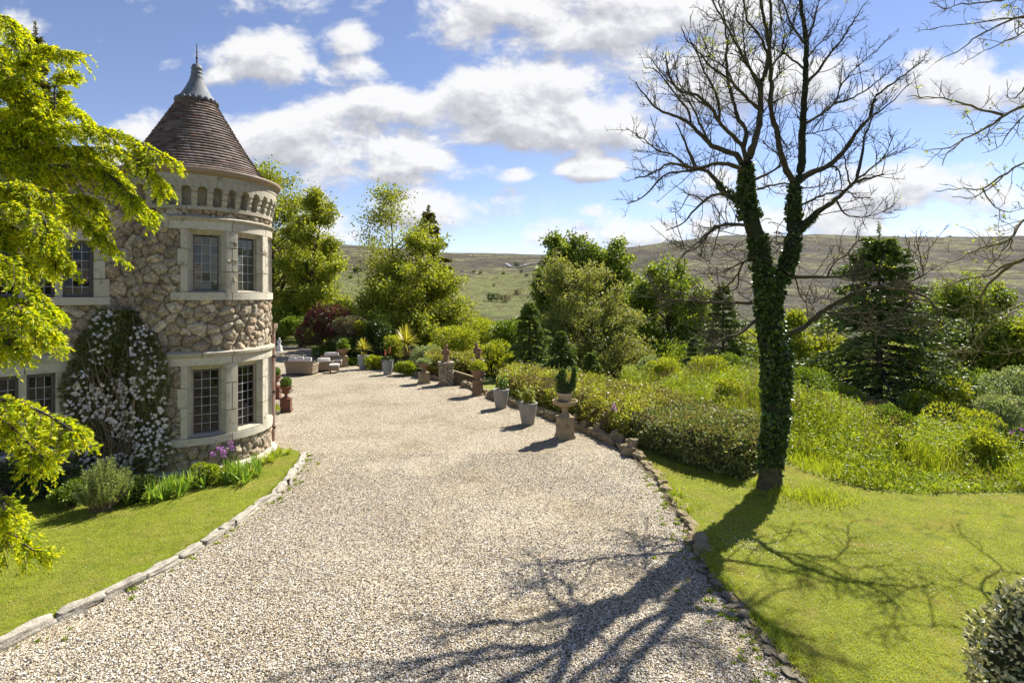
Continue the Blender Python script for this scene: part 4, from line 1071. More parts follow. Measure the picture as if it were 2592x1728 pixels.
def seat(label, cat, name, p, rz, w, d, ncush, hb=.80, ha=.58, seed=0):
    t = thing(name, label, cat, p, rz)
    # plan: back along -y, arms towards +y
    back = [(-w / 2 - .02, -d / 2 + .12)] + [(x, -d / 2 - .02) for x in np.linspace(-w / 2 + .1, w / 2 - .1, 9)] + [(w / 2 + .02, -d / 2 + .12)]
    mb = MB(); shellwall(mb, resample(np.c_[np.array(back), np.zeros(11)], 40)[:, :2], .10, hb, .05, .13); mb.build('backrest', M['wicker'], t, True)
    for s in (-1, 1):
        arm = [(s * (w / 2 + .02), -d / 2 + .12), (s * (w / 2 + .02), 0), (s * (w / 2), d / 2 - .1), (s * (w / 2 - .08), d / 2)]
        if s < 0: arm = arm[::-1]
        mb = MB(); shellwall(mb, resample(np.c_[np.array(arm), np.zeros(4)], 24)[:, :2], .10, ha, .05, .05); mb.build('armrest', M['wicker'], t, True)
    mb = MB(); box(mb, -w / 2 + .04, w / 2 - .04, -d / 2 + .05, d / 2 - .03, .10, .33); mb.bevel_build('seat', M['wicker'], t, .02)
    for sx in (-1, 1):
        for sy2 in (-1, 1):
            mb = MB(); lathe(mb, [(.022, 0), (.028, .10)], 8, (sx * (w / 2 - .08), sy2 * (d / 2 - .08), 0)); mb.build('leg', M['iron'], t)
    cw = (w - .12) / ncush
    for k in range(ncush):
        x = -w / 2 + .06 + cw * (k + .5)
        cushion('seat_cushion', t, (x, .03, .40), cw * .98, d - .16, .15)
        cushion('back_cushion', t, (x, -d / 2 + .19, hb - .08 + .03 * (k % 2)), cw * .92, .50, .18, R_(68), R_(4 * (k - 1)))
    return t
ps = G(757, 950)
seat('wicker garden sofa seen from behind with white back cushions', 'sofa', 'garden_sofa', ps + [-.02, .45, 0], R_(-9), 1.40, .86, 3, .74)
seat('rounded wicker armchair between the sofa and the footstools', 'armchair', 'wicker_armchair', G(809, 942) + [0, .55, 0], R_(28), .84, .80, 1, .56, .50)
seat('far wicker armchair with pale cushions beyond the sofa', 'armchair', 'wicker_armchair', G(818, 930) + [.1, 1.2, 0], R_(12), 1.0, .80, 1, .60, .52)
def stool(p, rz, label):
    t = thing('footstool', label, 'footstool', p, rz, 'wicker footstools')
    mb = MB(); box(mb, -.24, .24, -.24, .24, .13, .36); mb.bevel_build('seat', M['wicker'], t, .02)
    for sx in (-1, 1):
        for sy2 in (-1, 1):
            mb = MB(); lathe(mb, [(.018, 0), (.022, .13)], 8, (sx * .2, sy2 * .2, 0)); mb.build('leg', M['iron'], t)
    cushion('cushion', t, (0, 0, .42), .5, .5, .13)
stool(G(842, 945) + [0, .28, 0], R_(14), 'square wicker footstool with pale cushion, nearest the drive')
stool(G(848, 932) + [.05, .3, 0], R_(8), 'square wicker footstool with pale cushion behind the nearer one')
# ------------------------------------------------------------------ foliage materials
LM = {
 'oak':    leafmat('spring_oak_leaf', [(.10, .125, .011), (.17, .20, .017), (.25, .275, .028), (.32, .335, .042)], .42, .5, .35, .25),
 'birch':  leafmat('birch_leaf', [(0.115, 0.149, 0.016), (0.196, 0.220, 0.027), (0.276, 0.286, 0.041)], .45, .5, .4, .2),
 'willow': leafmat('olive_willow_leaf', [(.10, .12, .03), (.16, .18, .042), (.22, .235, .06), (.26, .26, .085)], .40, .5, .5, .3),
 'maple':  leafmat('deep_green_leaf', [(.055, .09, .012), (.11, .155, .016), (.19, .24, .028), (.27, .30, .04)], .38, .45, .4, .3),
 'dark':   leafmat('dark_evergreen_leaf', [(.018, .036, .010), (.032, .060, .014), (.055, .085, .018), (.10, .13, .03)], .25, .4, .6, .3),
 'spruce': leafmat('spruce_needle', [(.04, .07, .015), (.075, .115, .022), (.12, .165, .03), (.18, .225, .045)], .25, .5, .6, .25),
 'brownconifer': leafmat('bronze_conifer_needle', [(.06, .07, .02), (.10, .10, .025), (.14, .125, .035)], .25, .5, .6, .25),
 'lime':   leafmat('lime_shrub_leaf', [(0.132, 0.165, 0.014), (0.228, 0.259, 0.020), (0.336, 0.352, 0.034)], .42, .5, .7, .25),
 'mid':    leafmat('mid_green_leaf', [(0.058, 0.102, 0.013), (0.104, 0.156, 0.018), (0.182, 0.228, 0.027)], .35, .45, .7, .25),
 'pale':   leafmat('pale_grey_green_leaf', [(.13, .17, .075), (.20, .24, .11), (.27, .31, .15)], .3, .5, .8, .2),
 'purple': leafmat('maroon_leaf', [(.04, .016, .014), (.075, .028, .026), (.10, .045, .035), (.045, .055, .015), (.08, .09, .025), (.16, .06, .05)], .3, .45, .9, .3),
 'greybrown': leafmat('grey_brown_twig_leaf', [(.10, .085, .055), (.16, .14, .09), (.13, .135, .05)], .3, .6, .9, .25),
 'hedge':  leafmat('hedge_leaf', [(.11, .125, .018), (.21, .24, .028), (.30, .33, .034), (.38, .385, .05), (.20, .135, .07)], .35, .4, 1.1, .45, patch=[((.17, .115, .075), .9, .50, .60, .8), ((.07, .095, .02), 1.7, .53, .63, .75)]),
 'laurel': leafmat('dark_hedge_leaf', [(.045, .075, .02), (.09, .135, .03), (.18, .225, .05), (.22, .17, .08), (.30, .32, .10)],   .28, .45, 1.3, .4, spec=.3, patch=[((.17, .115, .07), 1.3, .54, .64, .7)]),
 'ivy':    leafmat('ivy_leaf', [(.02, .042, .010), (.035, .07, .013), (.06, .105, .018), (.13, .18, .03)], .22, .35, 1.5, .25, spec=.5),
 'grass':  leafmat('long_grass_blade', [(.11, .16, .010), (.20, .26, .014), (.29, .34, .022), (.32, .33, .06)], .45, .5, .8, .3, patch=[((.40, .36, .14), 1.3, .55, .68, .6)]),
 'nettle': leafmat('nettle_leaf', [(.10, .15, .012), (.18, .23, .018), (.28, .32, .035)], .42, .5, .9, .35, patch=[((.32, .30, .12), .9, .56, .68, .5), ((.08, .13, .02), 1.4, .55, .66, .8)]),
 'turf':   leafmat('mown_blade', [(.18, .225, .014), (.25, .285, .020), (.32, .335, .028), (.38, .37, .07)], .4, .6, .8, .3, patch=[((.46, .36, .13), 1.0, .50, .68, .85), ((.11, .18, .012), 2.4, .56, .68, .7)]),
 'golden': leafmat('golden_conifer_needle', [(.09, .16, .008), (.24, .325, .010), (.42, .47, .012), (.60, .58, .016)], .55, .45, 3.0, .25, (1.3, 1.15, .4)),
 'clem':   leafmat('clematis_leaf', [(.06, .075, .02), (.11, .125, .03), (.17, .165, .055)], .3, .45, 1.5, .3),
 'holly':  leafmat('variegated_leaf', [(.03, .05, .016), (.06, .085, .025), (.12, .14, .05), (.46, .44, .24), (.52, .50, .33), (.56, .53, .36), (.40, .40, .2)], .2, .3, 2.0, .2, spec=.6),
 'yucca':  leafmat('yellow_strap_leaf', [(.20, .22, .03), (.34, .33, .04), (.46, .40, .07)], .35, .45, 2, .2),
 'deadstrap': leafmat('dead_strap_leaf', [(.17, .11, .05), (.27, .19, .10)], .3, .7, 2, .2),
 'strap':  leafmat('iris_blade', [(.09, .16, .02), (.15, .24, .03), (.22, .31, .05)], .4, .4, 2, .2),
 'petal':  leafmat('white_petal', [(.80, .74, .66), (.88, .84, .77), (.82, .68, .64)], .3, .6, 3, .05, (1, 1, 1)),
 'violet': leafmat('violet_petal', [(.30, .10, .36), (.42, .18, .46), (.5, .25, .5)], .35, .6, 3, .1, (1, 1, 1)),
 'redpetal': leafmat('dark_red_petal', [(.22, .03, .05), (.32, .06, .08), (.2, .04, .09)], .35, .6, 3, .1, (1, 1, 1)),
 'coral':  leafmat('coral_petal', [(.55, .15, .10), (.62, .24, .16)], .3, .6, 3, .1, (1, 1, 1)),
}
M['bark'] = plainmat('grey_brown_bark', (.10, .085, .065), (.05, .042, .032), .95, 4, .9, .04, .1, 30)
M['darkbark'] = plainmat('dark_lichened_bark', (.060, .050, .038), (.13, .115, .06), .95, 7, .9, .03, .1, 35)
M['mossbark'] = plainmat('mossy_branch_bark', (.15, .125, .075), (.22, .19, .06), .95, 8, .9, .03, .1, 35)
M['paletwig'] = plainmat('pale_woody_stem', (.27, .21, .14), (.18, .14, .09), .9, 8, .5)

def broadleaf(name, label, px, ytop, Y, outline, nl=34, nt=14, nleaf=26, ls=.2, leaf='oak', bark='bark', seed=0, base=None, up=.35, spread=.17, trunk=None, cat='tree', group=None, clear=.12, lean=0.0, hollow=.45, trunk_top=.8, sw=None):
    """outline: (row, left column, right column) in photograph pixels at depth Y; gives the crown's real outline"""
    g = np.random.default_rng(seed + 100); k = Y / F; nl = int(nl * 1.7); nleaf = int(nleaf * 1.35)
    X = (px - 1296) * k; z0 = tz(X, Y) if base is None else base
    top = EYE + (YH - ytop) * k; Ht = top - z0
    ol = sorted([(EYE + (YH - r) * k - z0, (l - px) * k, (rr_ - px) * k) for r, l, rr_ in outline])
    oz = np.array([a[0] for a in ol]); oc = np.array([(a[1] + a[2]) / 2 for a in ol]); orad = np.array([(a[2] - a[1]) / 2 for a in ol])
    zz = np.linspace(oz[0], oz[-1], 200); rz = np.interp(zz, oz, orad); cdf = np.cumsum(rz ** 1.15 + .05); cdf /= cdf[-1]
    def target(n):
        z = np.interp(g.random(n), cdf, zz); R0 = np.interp(z, oz, orad); c = np.interp(z, oz, oc)
        a = g.uniform(0, 2 * PI, n); ed = g.random(n) < .30; a = np.where(ed, g.normal(0, .45, n) + np.where(g.random(n) < .5, 0, PI), a); r = R0 * np.where(ed, .93, hollow + (1 - hollow) * np.sqrt(g.random(n))) * g.uniform(.86, 1.04, n)
        return np.stack([c + r * np.cos(a), r * np.sin(a), z], -1), R0
    t = thing(name, label, cat, (X, Y, z0), 0, group)
    tr = trunk or max(.05, Ht * .018)
    tp = np.array([(0, 0, -.3), (lean * .1, 0, Ht * .2), (np.interp(Ht * .5, oz, oc) * .5 + lean * .3, g.normal(0, .02) * Ht, Ht * .5), (oc[-1] * .8, 0, Ht * trunk_top)])
    tpts, trad = resample(tp, 14, np.array([tr * 1.25, tr, tr * .6, tr * .15]))
    mb = MB(); tubes(mb, tpts[None], trad[None], 8)
    T, R0 = target(nl)
    zs = np.clip(T[:, 2] - np.hypot(T[:, 0], T[:, 1]) * g.uniform(.5, 1.0, nl), Ht * clear, Ht * trunk_top * .97)
    S = np.stack([np.interp(zs, tpts[:, 2], tpts[:, q]) for q in range(3)], -1)
    mid = S + (T - S) * .5 + np.array([0, 0, 1]) * (np.linalg.norm(T - S, axis=1) * g.uniform(-.02, .22, nl))[:, None]
    Lb = bez(S, mid, T, 9)
    ll = np.linalg.norm(T - S, axis=1)
    tubes(mb, Lb, np.outer(np.clip(ll * .016, .012, tr * .6), np.linspace(1, .18, 9)), 5)
    # twigs
    bi = np.repeat(np.arange(nl), nt); tt = g.uniform(.32, 1, nl * nt) ** .8; ix = tt * 8; i0 = np.clip(ix.astype(int), 0, 7); f = (ix - i0)[:, None]
    P0 = Lb[bi, i0] * (1 - f) + Lb[bi, i0 + 1] * f
    Rm = np.interp(P0[:, 2], oz, orad)
    off = rdir(len(P0), g) * (np.mean(orad) * spread * 1.25 * g.uniform(.5, 1.6, len(P0)))[:, None]; off[:, 2] = off[:, 2] * .75 + np.mean(orad) * spread * up * .5
    P1 = P0 + off
    Tw = bez(P0, P0 + off * .5 + rdir(len(P0), g) * (np.linalg.norm(off, axis=1) * .15)[:, None], P1, 4)
    tubes(mb, Tw, np.outer(np.full(len(P0), max(.006, Y * .00022)), [1, .8, .6, .3]), 3)
    mb.build('trunk', M[bark], t, True)
    n = len(P0) * nleaf; bi = np.repeat(np.arange(len(P0)), nleaf)
    w = sw if sw is not None else np.mean(orad) * spread * .58
    tt = g.uniform(.15, 1.1, n)[:, None]
    pos = P0[bi] * (1 - tt) + P1[bi] * tt + g.normal(0, w, (n, 3)) * np.array([1, 1, .7])
    d = nrm(off)[bi] + rdir(n, g) * .9 + np.array([0, 0, -.15])
    cm = MB(); L = g.uniform(.6, 1.25, n) * ls
    leaves(cm, pos, d, L, L * .62, g, .15, (0, 0, 1), .35)
    cm.build('crown', LM[leaf], t)
    return t

def conifer(name, label, px, ytop, Y, rad_px, leaf='spruce', seed=0, nw=26, nb=9, base=None, ls=.16, droop=.25, cat='tree', group=None, pw=.85, tw=9, bark='bark', dens=1.0, leader=.5, bare=0.02):
    g = np.random.default_rng(seed + 500); k = Y / F
    X = (px - 1296) * k; z0 = tz(X, Y) if base is None else base
    Ht = EYE + (YH - ytop) * k - z0; R0 = rad_px * k
    t = thing(name, label, cat, (X, Y, z0), 0, group)
    mb = MB(); tube(mb, [(0, 0, -.3), (0, 0, Ht * .5), (0, 0, Ht)], [Ht * .018 + .02, Ht * .010 + .01, .008], 8)
    n = nw * nb; zf = np.repeat(bare + ((.95 if leader < .7 else .91) - bare) * np.linspace(0, 1, nw) ** .92, nb) + g.normal(0, .006, n); a = g.uniform(0, 2 * PI, n)
    Ln = R0 * np.minimum((1 - zf) ** pw, (1 - zf) * 1.15) * g.uniform(.5, 1.12, n) + .03
    Ln *= 1 + .5 * vnoise(np.stack([a * 1.2 + 9, zf * 6 + 9], -1), .8, seed % 40)
    o = np.stack([np.cos(a), np.sin(a), 0 * a], -1); up = np.array([0, 0, 1.])
    S = up * (zf * Ht)[:, None]
    rise = np.where(zf > .75, .22, np.where(zf > .5, .05, -.12))
    E = S + o * Ln[:, None] + up * (Ln * (rise - droop * .5))[:, None]
    Mi = S + o * (Ln * .55)[:, None] + up * (Ln * (rise * .4 + .02))[:, None]
    Br = bez(S, Mi, E, 7)
    tubes(mb, Br, np.outer(np.clip(Ln * .012, .008, .06), np.linspace(1, .25, 7)), 4)
    mb.build('trunk', M[bark], t, True)
    # side twigs carry the needle sprays
    bi = np.repeat(np.arange(n), tw); tt = g.uniform(.15, 1, n * tw); ix = tt * 6; i0 = np.clip(ix.astype(int), 0, 5); f = (ix - i0)[:, None]
    P0 = Br[bi, i0] * (1 - f) + Br[bi, i0 + 1] * f
    bd = nrm(E - S)[bi]; sd2 = nrm(np.cross(bd, up)) * np.where(g.random(len(bi)) < .5, -1, 1)[:, None]
    tl_ = (Ln[bi] * .34 * (1.15 - tt * .75) + np.minimum(ls * .5, Ln[bi] * .35)) * g.uniform(.6, 1.2, len(bi))
    tdir = nrm(bd * .75 + sd2 * .8 + up * g.uniform(-.35, .08, len(bi))[:, None])
    nn = max(3, int(11 * dens)); bj = np.repeat(np.arange(len(bi)), nn)
    s_ = g.uniform(0, 1, len(bj))[:, None]
    pos = P0[bj] + tdir[bj] * tl_[bj][:, None] * s_ + up * (-.10 * tl_[bj][:, None] * s_ ** 2) + g.normal(0, ls * .12, (len(bj), 3))
    d = tdir[bj] + rdir(len(bj), g) * .65
    cm = MB(); L = g.uniform(.6, 1.3, len(bj)) * ls
    leaves(cm, pos, d, L, L * .42, g, .1, (0, 0, 1), .4)
    lz = g.uniform(Ht - leader, Ht + .02, 60); leaves(cm, np.stack([0 * lz, 0 * lz, lz], -1), rdir(60, g) + up * .7, ls * .8, ls * .25, g)
    cm.build('crown', LM[leaf], t)
    return t

def bush(name, label, px, ybase, ytop, wpx, Y=None, leaf='mid', n=5000, ls=.10, seed=0, cat='shrub', group=None, lobes=7, base=None, flowers=None, nfl=0, fs=.08, stems=14, squash=1.0, depth=1.0, upd=.3):
    """rounded shrub of several leafy lobes on a spray of stems"""
    g = np.random.default_rng(seed + 900)
    if Y is None: p = G(px, ybase); Y = p[1]
    k = Y / F; X = (px - 1296) * k
    z0 = (tz(X, Y) if base is None else base)
    H_ = EYE + (YH - ytop) * k - z0; W_ = wpx * k / 2
    t = thing(name, label, cat, (X, Y, z0), 0, group)
    c = np.stack([g.uniform(-.62, .62, lobes) * W_, g.uniform(-.6, .6, lobes) * W_ * depth, g.uniform(.30, .78, lobes) * H_], -1)
    c[0] = (0, 0, H_ * .72); r = g.uniform(.36, .55, lobes) * min(W_, H_ * .75); r[0] = min(H_ * .27, W_ * .6)
    li = g.integers(0, lobes, n); dd = rdir(n, g); rr2 = r[li] * (1 - np.abs(g.normal(0, .16, n)))
    pos = c[li] + dd * rr2[:, None] * np.array([1.15, 1.15, .9]); pos[:, 2] = np.maximum(pos[:, 2], .03)
    mb = MB(); L = g.uniform(.6, 1.3, n) * ls
    leaves(mb, pos, dd + rdir(n, g) * .8 + np.array([0, 0, upd]), L, L * .5, g, .15, (0, 0, 1), .3)
    mb.build('foliage', LM[leaf], t)
    mb = MB(); P1 = c[np.arange(stems) % lobes] + g.normal(0, .1, (stems, 3)) * W_; P0 = np.stack([g.normal(0, .10, stems) * W_, g.normal(0, .10, stems) * W_, np.full(stems, -.1)], -1)
    tubes(mb, bez(P0, (P0 + P1) / 2 + g.normal(0, .08, (stems, 3)) * W_, P1, 6), np.outer(np.full(stems, .012 + .01 * H_), np.linspace(1, .3, 6)), 5)
    mb.build('stems', M['bark'], t, True)
    if flowers:
        li = g.integers(0, lobes, nfl); dd = rdir(nfl, g); dd[:, 2] = np.abs(dd[:, 2]) * .8; dd[:, 1] -= .3; dd = nrm(dd)
        fp = c[li] + dd * r[li][:, None] * 1.08
        q = 7; fi = np.repeat(np.arange(nfl), q); mb = MB()
        leaves(mb, fp[fi] + rdir(nfl * q, g) * fs * .4, dd[fi] + rdir(nfl * q, g), fs, fs * .8, g)
        mb.build('flowers', LM[flowers], t)
    return t

# ------------------------------------------------------------------ trees beyond the terrace, left to right
broadleaf('broadleaf_tree', 'tall yellow-green tree rising straight behind the stone tower', 690, 400, 54, [(405, 670, 705), (440, 625, 745), (500, 560, 790), (580, 520, 850), (680, 500, 885), (760, 520, 880), (815, 560, 850)], 56, 17, 26, .26, 'oak', 'bark', 1, base=-.1, trunk=.38, spread=.15)
broadleaf('broadleaf_tree', 'spreading dark-limbed tree just right of the tower', 790, 478, 49, [(482, 800, 835), (520, 750, 850), (580, 720, 855), (650, 700, 880), (720, 690, 890), (790, 690, 880), (830, 700, 850)], 44, 16, 22, .24, 'oak', 'darkbark', 2, base=-.3, trunk=.30, spread=.16)
broadleaf('birch_tree', 'slender thin-leaved tree with bare upper branches against the sky', 985, 470, 43, [(475, 970, 1010), (520, 920, 1075), (580, 895, 1095), (650, 895, 1100), (720, 905, 1100), (800, 920, 1090)], 34, 14, 14, .20, 'birch', 'bark', 3, trunk=.14, up=.9, spread=.22, trunk_top=.93, hollow=.3, sw=.5)
broadleaf('broadleaf_tree', 'broad lime-green tree below the slender thin-leaved one', 1060, 575, 40, [(580, 1050, 1100), (640, 990, 1130), (700, 930, 1165), (760, 880, 1200), (830, 870, 1215), (890, 910, 1190)], 46, 16, 24, .21, 'oak', 'bark', 4, trunk=.22, spread=.14)
conifer('dark_conifer', 'bronze-dark pointed conifer behind the slender thin-leaved tree', 1085, 524, 50, 130, 'brownconifer', 5, 24, 9, ls=.36, pw=.85, tw=9, dens=1.0)
broadleaf('broadleaf_tree', 'upright green tree topping the valley group, left of its twin crown', 1425, 586, 58, [(590, 1395, 1460), (625, 1365, 1500), (700, 1345, 1510), (780, 1350, 1520), (850, 1370, 1510)], 38, 15, 26, .30, 'maple', 'bark', 6, trunk=.3, spread=.17)
broadleaf('broadleaf_tree', 'rounded dark green tree, right twin of the valley crowns', 1535, 608, 56, [(612, 1495, 1570), (640, 1465, 1600), (700, 1450, 1620), (780, 1450, 1630), (850, 1480, 1620)], 38, 15, 26, .30, 'maple', 'bark', 7, trunk=.3, spread=.17)
broadleaf('willow_tree', 'olive-brown bushy willow in the middle of the valley trees', 1480, 640, 38, [(645, 1395, 1490), (700, 1370, 1570), (770, 1355, 1610), (850, 1355, 1650), (920, 1370, 1665), (960, 1400, 1645)], 50, 17, 28, .17, 'willow', 'bark', 8, trunk=.16, up=.6, spread=.14)
broadleaf('broadleaf_tree', 'dark wide-spreading tree with fanned limbs left of the ivy trunk', 1690, 660, 47, [(664, 1645, 1725), (695, 1610, 1755), (760, 1580, 1810), (850, 1580, 1815), (920, 1610, 1790)], 44, 16, 24, .24, 'maple', 'darkbark', 9, trunk=.28, spread=.15, hollow=.62)
broadleaf('broadleaf_tree', 'pale lime tree between the twin crowns and the dark spreading tree', 1610, 690, 60, [(694, 1595, 1625), (740, 1570, 1650), (800, 1560, 1660), (860, 1570, 1650)], 24, 12, 24, .30, 'lime', 'bark', 10, trunk=.2, spread=.2)
conifer('spruce', 'broad dark green conifer directly left of the ivy-clad trunk', 1830, 712, 33, 155, 'spruce', 11, 26, 9, ls=.20, pw=.75)
conifer('spruce', 'tallest spruce, right of the ivy-clad trunk, with bare leader', 2225, 562, 25.5, 300, 'spruce', 12, 34, 11, ls=.19, pw=.85, tw=15, leader=.9)
conifer('young_spruce', 'dark young spruce behind the yellow hedge, tallest of three', 1340, 762, 27.5, 88, 'spruce', 13, 20, 8, ls=.15, pw=.8)
conifer('young_spruce', 'mid-sized young spruce behind the hedge above the clipped topiary', 1420, 838, 26, 74, 'spruce', 14, 17, 8, ls=.14, pw=.8)
conifer('young_spruce', 'smallest young spruce behind the hedge, right of the topiary', 1496, 893, 24.5, 52, 'spruce', 15, 13, 7, ls=.12, pw=.8)
broadleaf('broadleaf_tree', 'dome-shaped yellow-green tree right of the tallest spruce', 2460, 700, 38, [(704, 2415, 2505), (740, 2370, 2550), (820, 2330, 2590), (900, 2330, 2600), (970, 2350, 2580)], 40, 15, 26, .21, 'maple', 'bark', 16, trunk=.22, spread=.17)
broadleaf('broadleaf_tree', 'light green tree at the right edge of the valley', 2640, 790, 34, [(794, 2610, 2670), (840, 2560, 2720), (920, 2540, 2740), (990, 2550, 2730)], 30, 13, 24, .2, 'lime', 'bark', 17, trunk=.18, spread=.18)
conifer('young_spruce', 'slim young conifer behind the long grass, right of the trunk', 1760, 850, 29, 84, 'spruce', 18, 16, 8, ls=.15, pw=.8)
broadleaf('broadleaf_tree', 'lime-leaved tree behind the trunk filling the gap before the spruce', 2030, 780, 36, [(784, 2010, 2050), (830, 1960, 2100), (900, 1940, 2120), (960, 1950, 2110)], 30, 13, 24, .18, 'lime', 'bark', 19, trunk=.14, spread=.18)
conifer('dark_conifer', 'brown-tipped dark conifer poking above the golden foliage', 90, 60, 21, 150, 'brownconifer', 20, 24, 9, base=0, ls=.16, pw=.6)

# ------------------------------------------------------------------ shrubs and garden plants round the drive
SH = [
 ('shrub', 'dark green shrub between the tower and the maroon rhododendron', 765, 0, 800, 110, 44, 'mid', 8000, .2, None, 0, 0),
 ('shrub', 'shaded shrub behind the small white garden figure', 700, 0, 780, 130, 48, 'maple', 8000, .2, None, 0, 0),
 ('shrub', 'olive shrub behind the maroon rhododendron', 860, 0, 755, 120, 42, 'oak', 8000, .18, None, 0, 0),  # name, label, x, ybase, ytop, w, Y, leaf, n, leaf size, flowers, nfl, fs
 ('rhododendron', 'dark maroon rhododendron with red and mauve blooms', 825, 0, 768, 125, 37, 'purple', 9000, .17, 'redpetal', 160, .13),
 ('shrub', 'grey-brown twiggy shrub right of the maroon rhododendron', 895, 0, 792, 95, 35, 'greybrown', 6500, .14, None, 0, 0),
 ('shrub', 'narrow lime shrub behind the yellow strap-leaved plant', 925, 0, 796, 52, 34.5, 'lime', 3600, .14, None, 0, 0),
 ('shrub', 'glossy dark green bush between the two smooth grey planters', 962, 0, 800, 82, 34, 'dark', 6500, .15, None, 0, 0),
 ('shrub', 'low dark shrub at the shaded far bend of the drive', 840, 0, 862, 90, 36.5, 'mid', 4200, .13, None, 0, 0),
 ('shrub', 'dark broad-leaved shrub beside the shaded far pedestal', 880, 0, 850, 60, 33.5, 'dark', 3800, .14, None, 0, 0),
 ('shrub', 'lime green shrub left of the palm-like plant', 1000, 0, 846, 60, 33.5, 'lime', 3600, .13, None, 0, 0),
 ('shrub', 'low bright green shrub behind the smooth grey planters', 955, 0, 902, 70, 30.5, 'lime', 3200, .11, None, 0, 0),
 ('shrub', 'low leafy green clump at the palm-like plant\'s foot', 1035, 0, 915, 78, 28.3, 'nettle', 3600, .11, None, 0, 0),
 ('shrub', 'bright green clump left of the far grey planter', 893, 0, 908, 48, 32.3, 'strap', 2400, .12, None, 0, 0),
 ('shrub', 'pale flowering shrub behind the flat flaring bowl', 1085, 0, 880, 90, 30.5, 'pale', 4200, .12, None, 0, 0),
 ('shrub', 'feathery lime shrub in the valley behind the far hedge', 1150, 0, 822, 130, 34, 'lime', 8000, .15, None, 0, 0),
 ('shrub', 'tall lime shrub in the valley above the leaning figure', 1215, 0, 790, 130, 37, 'lime', 8000, .16, None, 0, 0),
 ('shrub', 'dark evergreen shrub in the valley left of the tallest young spruce', 1275, 0, 800, 110, 33, 'mid', 6500, .15, None, 0, 0),
 ('shrub', 'olive shrub in the valley above the piers', 1110, 0, 800, 100, 40, 'oak', 6000, .17, None, 0, 0),
 ('shrub', 'pale wispy shrub at the end of the yellow hedge', 1640, 0, 905, 115, 25, 'pale', 5200, .12, None, 0, 0),
 ('shrub', 'lime shrub behind the pale wispy one', 1700, 0, 925, 110, 26.5, 'lime', 5200, .12, None, 0, 0),
 ('shrub', 'lime shrub between the ivy-clad trunk and tallest spruce', 2065, 0, 915, 130, 23.5, 'lime', 6500, .12, None, 0, 0),
 ('shrub', 'grey-green bramble at the foot of the tallest spruce', 2170, 0, 985, 130, 21.5, 'greybrown', 6000, .10, None, 0, 0),
 ('shrub', 'yellow-green shrub right of the tallest spruce, upper one', 2395, 0, 905, 150, 24, 'lime', 7500, .12, None, 0, 0),
 ('shrub', 'yellow-green shrub right of the tallest spruce, lower one', 2400, 0, 1010, 170, 19.5, 'lime', 7500, .10, None, 0, 0),
 ('shrub', 'grey-brown leafless shrub among the yellow-green ones on the right', 2505, 0, 945, 90, 23, 'greybrown', 5200, .09, None, 0, 0),
 ('shrub', 'pale blue-green rounded shrub at the right edge, upper one', 2580, 0, 850, 130, 25, 'pale', 6500, .13, None, 0, 0),
 ('shrub', 'pale blue-green rounded shrub at the right edge, lower one', 2565, 0, 958, 150, 20.5, 'pale', 7500, .11, None, 0, 0),
 ('rhododendron', 'dark rhododendron with mauve blooms at the right edge', 2590, 0, 1092, 150, 14.3, 'dark', 5200, .11, 'violet', 26, .07),
 ('shrub', 'pinkish flowering shrub below the right-hand slope', 2330, 0, 1062, 90, 17.5, 'greybrown', 3600, .08, 'violet', 14, .05),
 ('shrub', 'tall lime thicket shrub right of the bronze conifer', 1180, 0, 770, 150, 44, 'lime', 9000, .19, None, 0, 0),
 ('shrub', 'mid-green thicket shrub below the round moor bush', 1240, 0, 800, 150, 42, 'oak', 9000, .18, None, 0, 0),
 ('shrub', 'low lime shrub filling between the two hedges', 1250, 0, 866, 120, 28.5, 'lime', 6000, .12, None, 0, 0),
 ('shrub', 'olive thicket shrub left of the olive willow', 1320, 0, 775, 120, 45, 'willow', 8000, .19, None, 0, 0),
 ('shrub', 'broad dark shrub under the dark spreading tree', 1700, 0, 850, 200, 41, 'maple', 9000, .18, None, 0, 0),
 ('shrub', 'mid-green shrub right of the ivy-clad trunk, far down the slope', 2080, 0, 800, 170, 46, 'oak', 9000, .2, None, 0, 0),
 ('shrub', 'lime thicket left of the ivy-clad trunk, far down the slope', 1905, 0, 800, 150, 44, 'lime', 8000, .18, None, 0, 0),
 ('shrub', 'mid-green thicket behind the tallest spruce', 2330, 0, 800, 190, 43, 'lime', 9000, .19, None, 0, 0),
 ('shrub', 'dark thicket shrub below the dome-shaped tree', 2470, 0, 900, 190, 31, 'mid', 9000, .15, None, 0, 0),
 ('shrub', 'bright shrub on the bank top right of the ivy-clad trunk', 2105, 0, 960, 130, 22, 'nettle', 6500, .09, None, 0, 0),
 ('shrub', 'yellow-green shrub under the right-hand dome tree', 2330, 0, 960, 130, 22.5, 'lime', 6500, .10, None, 0, 0),
 ('shrub', 'leafy bramble mound on the slope left of the mauve rhododendron', 2440, 0, 1100, 190, 14.8, 'nettle', 8000, .08, None, 0, 0),
 ('shrub', 'mossy green shrub on the right slope before the mauve rhododendron', 2490, 0, 1060, 160, 17, 'nettle', 6500, .09, None, 0, 0),
]
for q, (nm, lb, x, yb_, yt, w, Y, lf, n, ls, fl, nf, fs) in enumerate(SH):
    bush(nm, lb, x, yb_, yt, w, Y, lf, n, ls, q, 'shrub', None, 8, None, fl, nf, fs)

